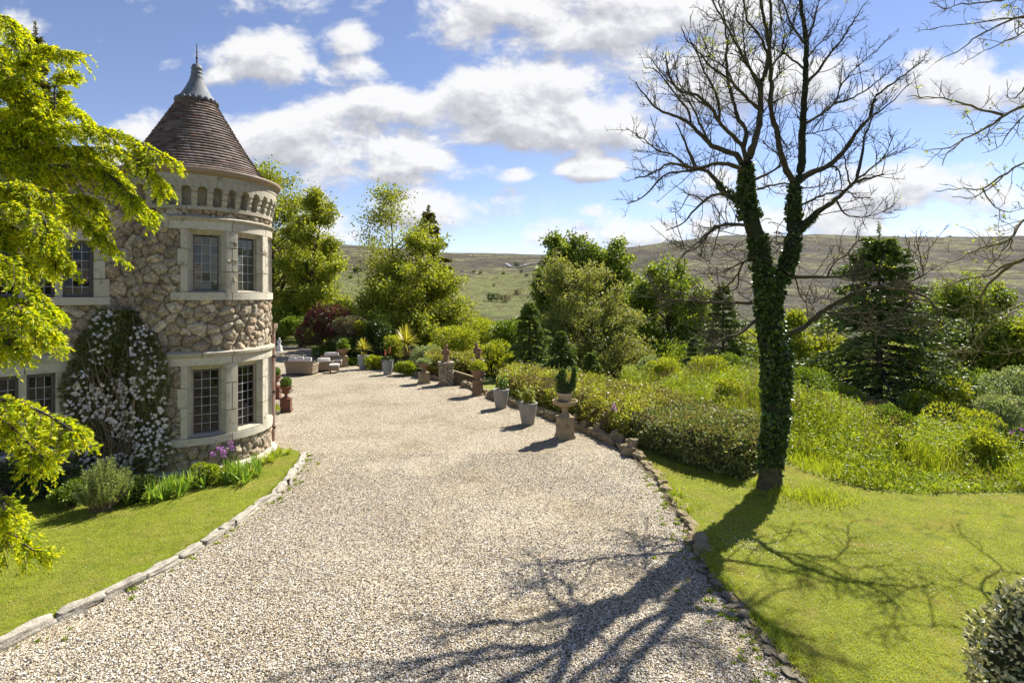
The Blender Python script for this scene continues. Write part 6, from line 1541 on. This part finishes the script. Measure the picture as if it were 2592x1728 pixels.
# scrub on the moor
ms = [(1245, 762, 15, 'dark'), (1279, 764, 14, 'greybrown'), (1308, 676, 9, 'dark'), (1318, 690, 5, 'dark'), (1274, 695, 6, 'mid'), (1215, 693, 6, 'mid'), (1250, 725, 4, 'dark'), (1200, 690, 5, 'dark'), (1335, 700, 5, 'dark'), (1160, 716, 8, 'greybrown'), (905, 690, 12, 'dark'), (890, 705, 8, 'mid'), (1310, 745, 9, 'greybrown')]
bl = ['larger dark round bush alone on the pale moor pasture', 'grey-brown bush beside the larger dark one on the moor pasture', 'dark bush beside the bend of the moor road']
for q, (x, y, r, lf) in enumerate(ms):
    pt = ground_hit(x, y, 130); k = pt[1] / F; gg = np.random.default_rng(q)
    t_ = thing('moor_bush', bl[q] if q < 3 else 'tiny scattered bush on the distant moor slope', 'bush', pt, 0, None if q < 3 else 'scattered bushes on the moor')
    n = 700; dd = rdir(n, gg); li = gg.integers(0, 5, n); cc = gg.normal(0, .4, (5, 3)) * [1.2, 1.2, .5] + [0, 0, .75]
    mb = MB(); leaves(mb, (cc[li] + dd * .55 * gg.uniform(.7, 1, n)[:, None]) * r * k * np.array([1, 1, .95]), dd + rdir(n, gg), r * k * .22, r * k * .14, gg); mb.build('foliage', LM[lf], t_)
    mb = MB(); tube(mb, [(0, 0, -.5), (0, 0, r * k * .9)], r * k * .08, 5); mb.build('stem', M['bark'], t_)
# ------------------------------------------------------------------ the bare tree with its ivy, traced limb by limb
def z8(x, y): return (1550 + x / 2.257, y / 2.257)
def z7(x, y): return (1300 + x / 3.136, 500 + y / 3.136)
def z9(x, y): return (1800 + x / 2.851, 550 + y / 2.851)
class Skeleton:
    """limbs as 3-D polylines; a limb starts at its parent's depth and runs towards or away from the viewer at its own slope"""
    def __init__(s, Y0, seed): s.Y0 = Y0; s.L = []; s.pix = []; s.g = np.random.default_rng(seed)
    def add(s, pts, w0, w1, slope=None, depth=None, n=None, power=.8):
        pts = np.asarray(pts, float).copy()
        if depth is None and s.pix and pts[0][0] < 2592:
            allp = np.concatenate([p for p, _ in s.pix]); pts[0] = allp[np.argmin(np.hypot(*(allp - pts[0]).T))]
        if depth is None:
            depth = s.Y0
            if s.pix:
                allp = np.concatenate([p for p, _ in s.pix]); ally = np.concatenate([y for _, y in s.pix])
                d = np.hypot(*(allp - pts[0]).T); depth = ally[np.argmin(d)]
        ln = np.r_[0, np.cumsum(np.hypot(*np.diff(pts, axis=0).T))] * s.Y0 / F
        slope = s.g.uniform(-.85, .85) if slope is None else slope
        n = n or int(max(6, ln[-1] / .10))
        sm = resample(np.c_[pts, depth + ln * slope], n)
        sm[2:-1, 2] += np.cumsum(s.g.normal(0, .02, n - 3))
        P = np.array([PX(a, b, c) for a, b, c in sm])
        P[1:-1] += s.g.normal(0, .008, (n - 2, 3))
        t = np.linspace(0, 1, n); r = (w0 + (w1 - w0) * t ** power) / 2 * s.Y0 / F
        s.L.append((P, r)); s.pix.append((sm[:, :2], sm[:, 2])); return P, r
def twigs(mb, limbs, g, gap, l0, l1, r0, upb=.4, skip=.12, fwd=.6, zmin=None, jag=.16, rmax=.2):
    P0, D, Ln = [], [], []
    for P, r in limbs:
        d = np.r_[0, np.cumsum(np.linalg.norm(np.diff(P, axis=0), axis=1))]; T = nrm(np.gradient(P, axis=0))
        m = int(d[-1] * (1 - skip) / gap) + 1
        s = g.uniform(skip * d[-1], d[-1], m); i = np.clip(np.searchsorted(d, s) - 1, 0, len(P) - 2)
        f = ((s - d[i]) / (d[i + 1] - d[i] + 1e-9))[:, None]; p = P[i] * (1 - f) + P[i + 1] * f
        ok = r[i] < rmax; i, p, s = i[ok], p[ok], s[ok]
        pr = rdir(len(i), g); pr = nrm(pr - T[i] * np.sum(pr * T[i], 1)[:, None])
        P0.append(p); D.append(nrm(T[i] * fwd + pr * .8 + np.array([0, 0, upb]))); Ln.append(g.uniform(l0, l1, len(i)) * np.clip(1.25 - .75 * s / d[-1], .4, 1.2))
    P0, D, Ln = np.concatenate(P0), np.concatenate(D), np.concatenate(Ln); n = 7
    st = D[:, None] + np.cumsum(g.normal(0, jag, (len(P0), n - 1, 3)), 1) + np.array([0, 0, upb * .12]) * np.arange(n - 1)[None, :, None]
    Pp = np.concatenate([P0[:, None], P0[:, None] + np.cumsum(nrm(st) * (Ln / (n - 1))[:, None, None], 1)], 1)
    Rr = np.outer(np.full(len(P0), r0) * np.clip(Ln / l1 + .25, .4, 1.2), np.linspace(1, .45, n))
    tubes(mb, Pp, Rr, 4)
    return [(Pp[k], Rr[k]) for k in range(len(Pp))]
tb = G(1945, 1240)
sk = Skeleton(tb[1], 3)
trunk_px = [(1946, 1262), (1950, 1180), (1961, 1080), (1966, 980), (1962, 880), (1952, 800), (1946, 735), (1944, 690)]
sk.add(trunk_px, 48, 40, 0.0, n=26)
A = lambda pts, a, b, fn=z8, **k: sk.add([fn(*p) for p in pts], (1.22 if a < 40 else 1) * a / (2.257 if fn is z8 else 3.136 if fn is z7 else 2.851), 1.25 * b / (2.257 if fn is z8 else 3.136 if fn is z7 else 2.851), **k)
A([(890, 1640), (860, 1520), (835, 1400), (800, 1280), (772, 1150), (765, 1040), (768, 930)], 70, 44, slope=-.12)
A([(900, 1640), (985, 1560), (1022, 1440), (1034, 1300), (1037, 1180), (1040, 1050)], 64, 46, slope=.15)
A([(1040, 1055), (1075, 990), (1083, 800), (1096, 600), (1103, 450), (1108, 250), (1088, 100), (1075, 0), (1060, -260)], 44, 12, slope=.1)
A([(768, 935), (800, 850), (832, 740), (846, 640), (850, 480), (872, 420), (890, 330), (893, 230), (868, 120), (850, 0), (836, -240)], 34, 8, slope=-.1)
A([(1035, 1060), (985, 950), (958, 850), (935, 730), (905, 620), (906, 450), (899, 300), (906, 150), (900, 0), (895, -200)], 32, 8, slope=-.3)
A([(768, 940), (752, 850), (768, 760), (722, 680), (698, 600), (664, 480), (652, 340), (656, 250), (640, 120), (610, 0), (600, -160)], 24, 5, slope=.35)
A([(764, 975), (712, 890), (640, 862), (560, 822), (500, 762), (450, 712), (380, 668), (300, 642), (240, 612), (200, 562), (152, 502), (136, 470)], 32, 5, slope=.25)
A([(450, 712), (440, 640), (380, 562), (330, 500), (290, 450), (240, 392), (190, 392)], 14, 4)
A([(560, 822), (470, 640), (420, 560), (340, 480), (250, 380), (230, 340)], 12, 4)
A([(760, 980), (680, 945), (600, 935), (500, 960), (420, 950), (330, 930), (280, 960), (200, 1000), (130, 1018)], 24, 5, slope=-.35)
A([(690, 1170), (640, 1090), (580, 1020), (530, 972), (480, 960), (440, 870), (400, 780), (362, 700)], 34, 6, slope=.3)
A([(530, 972), (400, 980), (300, 1000), (220, 1080), (150, 1138), (84, 1165)], 14, 4)
A([(440, 960), (330, 880), (250, 850), (170, 790), (80, 732)], 11, 3)
A([(720, 830), (620, 705), (560, 612), (480, 542), (380, 522), (330, 440), (305, 320)], 22, 4)
A([(620, 700), (600, 560), (520, 392), (480, 290), (420, 222), (395, 165)], 13, 4)
A([(560, 610), (470, 560), (400, 500), (350, 400), (380, 380)], 9, 3)
A([(660, 1155), (590, 1110), (520, 1150), (460, 1210), (390, 1282), (305, 1318)], 18, 4)
A([(520, 1150), (440, 1110), (410, 1170), (360, 1220)], 9, 3)
A([(700, 1300), (620, 1285), (540, 1330), (470, 1400), (400, 1450)], 18, 4)
A([(820, 640), (770, 562), (700, 490), (620, 420), (560, 382), (500, 300), (440, 220)], 18, 4)
A([(700, 490), (640, 380), (560, 330), (500, 170)], 9, 3)
A([(890, 330), (840, 200), (790, 150), (760, 50), (735, -120)], 13, 4)
A([(850, 470), (760, 350), (700, 240), (650, 150), (600, 60), (565, -40), (545, -160)], 15, 4)
A([(740, 300), (690, 180), (640, 110), (560, 120), (515, 90)], 9, 3)
A([(870, 420), (950, 330), (1000, 240), (1040, 120), (1060, 20)], 10, 4)
A([(848, 540), (800, 420), (760, 300), (745, 130), (760, -60)], 12, 4)
A([(1062, 1060), (1130, 990), (1230, 950), (1330, 850), (1400, 752), (1470, 670), (1500, 560), (1560, 508), (1650, 440), (1785, 338)], 34, 4, slope=.25)
A([(1470, 670), (1550, 620), (1640, 540), (1695, 480)], 10, 3)
A([(1230, 950), (1290, 960), (1312, 1040), (1300, 1095)], 12, 4)
A([(1058, 1350), (1110, 1270), (1200, 1190), (1280, 1140), (1370, 1050), (1460, 1020), (1552, 996)], 36, 7, slope=-.3)
A([(1378, 1045), (1420, 920), (1440, 800), (1452, 762), (1500, 650), (1575, 578)], 16, 4)
A([(1370, 1050), (1480, 960), (1560, 880), (1605, 775)], 11, 3)
A([(1280, 1160), (1330, 1222), (1450, 1240), (1560, 1200), (1612, 1158)], 9, 3)
A([(1340, 1050), (1335, 950), (1320, 880)], 9, 4)
A([(1066, 1185), (1150, 1140), (1250, 1100), (1340, 1090), (1400, 1130), (1475, 1130)], 13, 4)
A([(1100, 710), (1180, 660), (1260, 600), (1300, 500), (1312, 380)], 16, 4)
A([(1260, 600), (1350, 570), (1430, 530), (1520, 460), (1645, 365)], 11, 3)
A([(1105, 480), (1180, 400), (1240, 310), (1310, 230), (1370, 130), (1455, 10)], 16, 4)
A([(1310, 500), (1380, 400), (1470, 320), (1560, 235)], 9, 3)
A([(1108, 252), (1142, 150), (1172, 50), (1185, -90)], 14, 5)
A([(1106, 240), (1050, 180), (1010, 110), (980, 30), (955, -90)], 15, 5)
A([(1085, 400), (1015, 330), (970, 280), (985, 180), (960, 100), (965, -20)], 12, 4)
A([(1080, 760), (1200, 748), (1310, 720)], 8, 3)
A([(1120, 330), (1180, 250), (1260, 190), (1290, 110)], 9, 3)
A([(815, 1060), (870, 1000), (940, 960), (960, 900), (890, 840), (860, 800)], 14, 4)
A([(815, 1110), (900, 1060), (1000, 1050), (1100, 1072), (1225, 1058)], 14, 4)
A([(905, 600), (970, 560), (1060, 520)], 9, 3); A([(940, 760), (1010, 850), (1040, 830)], 8, 3)
A([(900, 480), (960, 420), (1010, 380), (1050, 360)], 8, 3)
# side limbs below the fork
A([(1890, 835), (1760, 838), (1650, 835), (1480, 825), (1300, 820), (1130, 795), (985, 790)], 26, 5, z7, slope=-.15, depth=tb[1])
A([(1480, 825), (1350, 760), (1250, 740), (1150, 700)], 11, 4, z7); A([(1300, 820), (1250, 850), (1120, 860)], 8, 3, z7)
A([(1955, 950), (1880, 1010), (1800, 1075), (1650, 1130), (1560, 1200), (1500, 1250)], 26, 5, z7, slope=-.4, depth=tb[1])
A([(1690, 1115), (1600, 1060), (1450, 1080)], 9, 3, z7); A([(1650, 1130), (1560, 1150), (1400, 1155)], 9, 3, z7)
A([(1820, 500), (1720, 560), (1640, 600), (1540, 600)], 14, 4, z7); A([(1840, 560), (1750, 650), (1640, 740), (1560, 830), (1460, 860)], 15, 4, z7)
A([(1850, 620), (1780, 700), (1700, 740), (1540, 760)], 12, 4, z7)
A([(1750, 210), (1650, 220), (1550, 290), (1450, 400), (1350, 450), (1300, 520)], 20, 4, z7)
A([(1540, 300), (1500, 400), (1470, 490)], 9, 4, z7); A([(1640, 250), (1590, 400), (1560, 500), (1470, 500)], 9, 3, z7); A([(1400, 430), (1310, 350), (1215, 345)], 8, 3, z7)
A([(570, 430), (650, 432), (750, 430), (900, 430), (1040, 410), (1180, 372)], 26, 6, z9, slope=-.3, depth=tb[1])
A([(820, 430), (880, 340), (980, 260), (1040, 190), (1060, 60)], 11, 4, z9); A([(900, 430), (1000, 450), (1100, 500)], 8, 3, z9)
A([(545, 845), (620, 818), (700, 770), (800, 682), (930, 600), (1050, 545), (1200, 503), (1330, 515), (1480, 545), (1580, 600), (1650, 720), (1690, 835)], 42, 6, z9, slope=-.38, depth=tb[1])
A([(800, 690), (950, 687), (1130, 690), (1180, 630), (1290, 580)], 14, 4, z9); A([(870, 690), (1000, 740), (1150, 780), (1300, 812), (1490, 800)], 12, 3, z9)
A([(1130, 690), (1180, 780), (1190, 840), (1155, 960), (1170, 1040), (1230, 1045), (1285, 1000)], 9, 3, z9); A([(1260, 560), (1300, 640), (1400, 690), (1530, 755)], 8, 3, z9)
A([(1330, 515), (1450, 460), (1530, 400), (1510, 300), (1480, 140)], 9, 4, z9); A([(1000, 560), (1030, 430), (1000, 300)], 8, 3, z9); A([(720, 760), (840, 720), (835, 890)], 8, 3, z9)
A([(600, 470), (640, 560), (700, 620), (800, 590), (900, 545)], 9, 3, z9); A([(1580, 600), (1480, 590), (1400, 560)], 7, 3, z9); A([(1290, 760), (1380, 800), (1480, 806)], 7, 3, z9)
A([(330, 690), (260, 790), (190, 850), (90, 880), (0, 920)], 18, 5, z9)
limbs = sk.L
tree = thing('bare_tree', 'tall forked bare tree with knobbly twigs standing at the lawn edge', 'tree', tb)
def rel(L, o): return [(P - o, r) for P, r in L]
LB = rel(limbs, tb)
mb = MB()
for k, (P, r) in enumerate(LB[:1]):
    rr_ = r.copy(); rr_[:5] *= np.array([1.9, 1.55, 1.28, 1.12, 1.04]); tubes(mb, P[None], rr_[None], 14)
mb.build('trunk', M['darkbark'], tree, True)
mb = MB()
for P, r in LB[1:]: tubes(mb, P[None], (r * sk.g.uniform(.88, 1.14, len(r)))[None], 7)
mb.build('limbs', M['darkbark'], tree, True)
mb = MB(); g = np.random.default_rng(12)
T1 = twigs(mb, LB[3:], g, .09, .16, .95, .0085, .42, .10)
T2 = twigs(mb, T1, g, .07, .04, .26, .0058, .35, .2, jag=.2)
# dead epicormic shoots around the fork
E0 = np.array([PX(*z8(880 + dx, 1420 + dy), tb[1] + dz) for dx, dy, dz in g.normal(0, 1, (60, 3)) * [60, 80, .15]]) - tb
Ed = rdir(60, g) * [1, .8, .5] + [-.2, -.3, -.2]; Es = bez(E0, E0 + Ed * .3 + g.normal(0, .1, (60, 3)), E0 + Ed * .62 + [0, 0, -.12], 8)
tubes(mb, Es, np.outer(np.full(60, .010), np.linspace(1, .4, 8)), 4); twigs(mb, [(Es[k], np.full(8, .01)) for k in range(60)], g, .12, .06, .2, .005, .1)
mb.build('twigs', M['darkbark'], tree, True)
mb = MB(); idx = g.integers(0, len(T1), 420); n = len(idx) * 3
c = np.array([T1[k][0][-1] for k in idx]); sel = vnoise(np.stack([c[:, 0], c[:, 2]], -1), 1.1, 3) > .12; c = c[sel]
p = np.repeat(c, 6, 0) + g.normal(0, .035, (len(c) * 6, 3)); leaves(mb, p, rdir(len(p), g), .045, .03, g)
mb.build('young_leaves', LM['lime'], tree)
# ivy over trunk and lower forks
def ivy_on(mb, core, P, r, ext, n, g, ls):
    """ext: extra thickness along the limb"""
    m = len(P); s = g.uniform(0, m - 1.001, n); i = s.astype(int); f = (s - i)[:, None]
    c = P[i] * (1 - f) + P[i + 1] * f; T = nrm(P[i + 1] - P[i]); e = np.interp(s, np.linspace(0, m - 1, len(ext)), ext); rr = np.interp(s, np.arange(m), r)
    keep = (e > .004) & (g.random(n) < np.clip(e / .05, .15, 1)) & (vnoise(np.stack([np.arange(n) * 0 + i * .11, c[:, 2] * 1.3 + 30], -1), .6, 9) > -.36); c, T, e, rr = c[keep], T[keep], e[keep], rr[keep]; n = len(c)
    pr = rdir(n, g); pr = nrm(pr - T * np.sum(pr * T, 1)[:, None]); az = np.arctan2(pr[:, 1], pr[:, 0])
    lump = .8 + 1.5 * vnoise(np.stack([az * .6 + 9, c[:, 2] * 1.6 + 40], -1), .5, 4) + 1.1 * vnoise(np.stack([az + 9, c[:, 2] * 3 + 40], -1), .35, 6)
    q = c + pr * (rr + e * lump * g.uniform(.45, 1.12, n))[:, None]
    d = pr * .35 + rdir(n, g) * .7 + np.array([0, 0, -.55]); L = g.uniform(.6, 1.25, n) * ls
    leaves(mb, q, d, L, L * .85, g, .12, None, 0, .4)
    ei = np.interp(np.arange(m), np.linspace(0, m - 1, len(ext)), ext); tubes(core, P[None], (r + ei * .55)[None], 12)
iv = thing('ivy', 'dense dark ivy wrapping the trunk and forks of the bare tree', 'ivy', tb)
mb = MB(); cr = MB(); g = np.random.default_rng(13)
ivy_on(mb, cr, *LB[0], [.0, .0, .02, .05, .08, .10, .11, .11, .115, .11, .095, .085, .08], 13000, g, .078)
ivy_on(mb, cr, *LB[1], [.08, .09, .095, .09, .08, .06, .04, .015], 6600, g, .07)
ivy_on(mb, cr, *LB[2], [.07, .055, .05, .045, .04, .03, .015], 3800, g, .066)
ivy_on(mb, cr, LB[3][0][:40], LB[3][1][:40], [.02, .012, .01, .008], 500, g, .05); ivy_on(mb, cr, LB[11][0][:8], LB[11][1][:8], [.08, .05, .02], 500, g, .055)
ivy_on(mb, cr, LB[30][0][:9], LB[30][1][:9], [.05, .03, .0], 350, g, .055)
mb.build('leaves', LM['ivy'], iv); cr.build('stems', M['boxcore'], iv, True)  # the stems mesh is a dark core added beneath the ivy leaves

# ------------------------------------------------------------------ bare branches of the tree off the right edge
sr = Skeleton(8.6, 8)
rt = np.array([9.6, 8.9, 0.0])
def A2(pts, a, b, fn, **k):
    kk = 2.257 if fn is z8 else 2.851
    if fn(*pts[0])[0] > 2640: k.setdefault('depth', 8.6)
    return sr.add([fn(*p) for p in pts], a / kk, b / kk, **k)
bx_ = [(2870, 1900), (2862, 1400), (2850, 1000), (2838, 600), (2820, 250), (2810, -100)]
sr.add(bx_, 74, 40, 0.0, depth=8.9)
def from_trunk(y): return ((2845 - 1550) * 2.257, y)
for pts, a, b in [([(2920, 130), (2600, 70), (2352, 95), (2200, 150), (2080, 212), (1990, 282), (1865, 345)], 26, 4), ([(2600, 70), (2352, 100), (2200, 112), (2050, 132), (1900, 150), (1735, 187)], 14, 3), ([(2800, 60), (2352, -5), (2150, 12), (1990, 32), (1900, 52), (1815, 15)], 18, 3),
                  ([(2500, 130), (2352, 188), (2240, 240), (2100, 302), (2000, 372)], 12, 3), ([(2930, 420), (2600, 470), (2352, 600), (2250, 652), (2120, 742), (2000, 802), (1920, 872), (1884, 945)], 34, 4), ([(2250, 652), (2100, 622), (1950, 570), (1800, 556), (1685, 552)], 14, 3),
                  ([(2500, 540), (2352, 662), (2280, 740), (2220, 832), (2115, 874)], 12, 3), ([(2930, 760), (2600, 800), (2352, 930), (2240, 992), (2130, 1072), (1990, 1082), (1845, 1092)], 24, 3), ([(2240, 992), (2200, 1040), (2080, 1120), (1940, 1125)], 9, 3), ([(2352, 500), (2300, 560), (2250, 545)], 8, 3),
                  ([(2700, 620), (2500, 640), (2352, 700), (2250, 700), (2150, 690)], 9, 3), ([(2000, 802), (1930, 845), (1780, 865)], 8, 3), ([(2130, 1072), (2150, 1150), (2250, 1210), (2352, 1190)], 8, 3)]: A2(pts, a, b, z8)
for pts, a, b in [([(2900, -160), (2500, -70), (2258, 25), (2170, 145), (2080, 192), (1900, 240), (1720, 330), (1635, 385)], 34, 4), ([(2170, 140), (2165, 220), (2175, 235)], 11, 4), ([(2170, 150), (2050, 300), (1950, 420), (1900, 470)], 10, 3),
                  ([(2930, 120), (2500, 210), (2258, 302), (2130, 372), (1990, 502), (1940, 592), (2000, 692), (2060, 712), (1960, 852), (1850, 962), (1755, 1085)], 44, 5), ([(2258, 300), (2120, 350), (2000, 420), (1850, 442), (1700, 497), (1480, 522), (1360, 520)], 24, 4), ([(2190, 330), (2000, 385), (1880, 390), (1790, 440)], 9, 3),
                  ([(1700, 502), (1690, 602), (1650, 702), (1585, 885)], 13, 3), ([(1960, 850), (1930, 962), (1830, 1002), (1800, 1102), (1822, 1225)], 10, 3), ([(2500, 930), (2258, 962), (2100, 992), (1950, 962), (1740, 950)], 10, 3), ([(2258, 640), (2100, 740), (2000, 800), (1880, 900)], 9, 3),
                  ([(1940, 590), (1840, 620), (1740, 700), (1640, 730)], 9, 3), ([(2060, 712), (2150, 700), (2258, 640)], 8, 3), ([(1990, 690), (1900, 740), (1890, 660)], 7, 3), ([(1850, 962), (1760, 960), (1640, 920)], 7, 3), ([(1800, 1040), (1700, 1120), (1590, 1100)], 7, 3)]: A2(pts, a, b, z9)
rtree = thing('bare_tree', 'near bare tree whose budding branches reach in from the right edge', 'tree', rt)
RB = rel(sr.L, rt); mb = MB(); tubes(mb, RB[0][0][None], RB[0][1][None], 12); mb.build('trunk', M['mossbark'], rtree, True)
mb = MB()
for P, r in RB[1:]: tubes(mb, P[None], (r * sr.g.uniform(.88, 1.15, len(r)))[None], 6)
mb.build('limbs', M['mossbark'], rtree, True)
mb = MB(); g = np.random.default_rng(31); S1 = twigs(mb, RB[1:], g, .14, .10, .62, .006, .25, .08); S2 = twigs(mb, S1, g, .12, .03, .2, .0042, .3, .2)
mb.build('twigs', M['mossbark'], rtree, True)
mb = MB(); ends = np.array([P[-1] for P, _ in S1] + [P[-1] for P, _ in S2]); ends = ends[(g.random(len(ends)) < .14)]; ends = ends[vnoise(np.stack([ends[:, 0], ends[:, 2]], -1), .9, 5) > -.05]
p = np.repeat(ends, 5, 0) + g.normal(0, .02, (len(ends) * 5, 3)); leaves(mb, p, rdir(len(p), g), .038, .026, g); mb.build('young_leaves', LM['lime'], rtree)

# ------------------------------------------------------------------ golden conifer at the left edge
g = np.random.default_rng(44)
gt = np.array([-5.6, 3.6, 0.0])
gold = thing('golden_conifer', 'golden-yellow conifer with drooping sprays reaching in from the left edge', 'tree', gt)
boughs = [([(-260, 40), (0, 40), (45, 100), (66, 150)], 3.4), ([(-260, 330), (20, 205), (90, 135), (182, 132)], 3.5), ([(-260, 330), (60, 330), (200, 318), (320, 345), (438, 408)], 3.7), ([(-260, 400), (100, 418), (250, 430), (335, 500), (378, 540)], 3.6),
          ([(-260, 440), (80, 470), (200, 540), (285, 622)], 3.4), ([(-260, 520), (60, 520), (130, 600), (160, 665)], 3.2), ([(-260, 640), (0, 640), (80, 720), (145, 790)], 3.1), ([(-260, 750), (0, 752), (60, 790), (128, 845)], 3.0), ([(-260, 830), (0, 840), (22, 872)], 3.0),
          ([(-260, 1030), (0, 1012), (100, 1040), (190, 1092)], 2.9), ([(-260, 1290), (0, 1340), (50, 1370), (84, 1392)], 2.8), ([(-260, 1260), (-20, 1262), (14, 1290)], 2.8),
          ([(-260, 150), (0, 200), (60, 260), (120, 330)], 3.8), ([(-260, 240), (60, 280), (160, 262), (222, 300)], 3.9), ([(-260, 350), (60, 400), (140, 470), (170, 540)], 3.9), ([(-260, 470), (0, 560), (90, 620), (120, 680)], 3.6), ([(-260, 300), (120, 370), (230, 390), (300, 440), (330, 500)], 3.9),
          ([(-260, 120), (-20, 110), (30, 190), (90, 250)], 3.6), ([(-260, 560), (-40, 560), (20, 640), (50, 690)], 3.3), ([(-260, 480), (120, 500), (220, 500), (262, 560)], 3.8), ([(-260, 380), (200, 375), (300, 380), (380, 430), (415, 470)], 3.75), ([(-260, 1060), (-20, 1060), (60, 1110), (110, 1160)], 2.95), ([(-260, 340), (100, 300), (140, 220), (170, 180)], 3.7)]
wood = MB(); ndl = MB()
up = np.array([0, 0, 1.])
for q, (pp_, Yd) in enumerate(boughs):
    ym = Yd + g.normal(0, .06, len(pp_)); P = resample(np.array([PX(a, b, y) for (a, b), y in zip(pp_, ym)]) - gt, 40)
    tubes(wood, P[None], np.linspace(.014, .004, 40)[None], 5)
    ln = np.linalg.norm(np.diff(P, axis=0), axis=1).sum(); T = nrm(np.gradient(P, axis=0)); sd_ = nrm(np.cross(T, up))
    n1 = int(ln / .0105); s = g.uniform(.26, 1, n1) * 39; i = np.clip(s.astype(int), 0, 38); f = (s - i)[:, None]
    p0 = P[i] * (1 - f) + P[i + 1] * f; sg = np.where(g.random(n1) < .5, -1, 1)[:, None]
    d1 = nrm(T[i] * .85 + sd_[i] * sg * g.uniform(.2, .9, (n1, 1)) + up * g.uniform(-.55, .22, (n1, 1)))
    l1 = g.uniform(.07, .22, n1) * np.clip(1.35 - s / 39 * .8, .45, 1.2)
    e1 = p0 + d1 * l1[:, None] - up * (l1 * g.uniform(.15, .6, n1))[:, None]; B1 = bez(p0, p0 + d1 * l1[:, None] * .6, e1, 8); tubes(wood, B1, np.full((n1, 8), .0018), 3)
    k = 9; bi = np.repeat(np.arange(n1), k); s2 = g.uniform(.1, 1, n1 * k) * 7; i2 = np.clip(s2.astype(int), 0, 6); f2 = (s2 - i2)[:, None]
    p1 = B1[bi, i2] * (1 - f2) + B1[bi, i2 + 1] * f2; t1 = nrm(B1[bi, i2 + 1] - B1[bi, i2]); sx = nrm(np.cross(t1, up)) * np.where(g.random(len(bi)) < .5, -1, 1)[:, None]
    d2 = nrm(t1 * .9 + sx * .75 + up * g.uniform(-.5, .15, (len(bi), 1))); l2 = l1[bi] * .34 * g.uniform(.5, 1.2, len(bi)) + .012
    k2 = 7; bj = np.repeat(np.arange(len(bi)), k2); s3 = g.uniform(0, 1, len(bj))[:, None]
    leaves(ndl, p1[bj] + d2[bj] * l2[bj][:, None] * s3 - up * (l2[bj][:, None] * .25 * s3 ** 2), d2[bj] * .9 + rdir(len(bj), g) * .6, g.uniform(.016, .030, len(bj)), g.uniform(.007, .011, len(bj)), g, .2)
tube(wood, [(0, 0, -.1), (0, .05, 3), (.05, .05, 7.5)], [.16, .12, .03], 10, 20)
wood.build('trunk', M['bark'], gold, True); ndl.build('crown', LM['golden'], gold)

# ------------------------------------------------------------------ variegated shrub in the lower right corner
hb = np.array([(2668 - 1296) / F * 4.7, 4.7, -.08])
t_ = thing('variegated_bush', 'clipped glossy shrub with cream-edged leaves in the near right corner', 'shrub', hb)
gg = np.random.default_rng(3); n = 6500; dd = rdir(n, gg); rad = np.array([.56, .56, .78]); nz = 1 + vnoise(dd[:, :2] * 3 + dd[:, 2:] * 2 + 9, .6, 2) * .22
mb = MB(); P = np.array([0, 0, .82]) + dd * rad * (nz * (1 - np.abs(gg.normal(0, .07, n))))[:, None]; L = gg.uniform(.6, 1.2, n) * .062
leaves(mb, P, dd * .7 + rdir(n, gg) * .9 + [0, 0, .1], L, L * .5, gg, .12); mb.build('foliage', LM['holly'], t_)
mb = MB(); lathe(mb, [(0, .1)] + [(.46 * math.cos(a), .82 + .66 * math.sin(a)) for a in np.linspace(-1.4, 1.4, 12)] + [(0, 1.5)], 18); tube(mb, [(0, 0, -.05), (0, 0, .3)], .05); mb.build('branches', M['boxcore'], t_, True)  # dark solid core added behind the leaves, plus a short stem
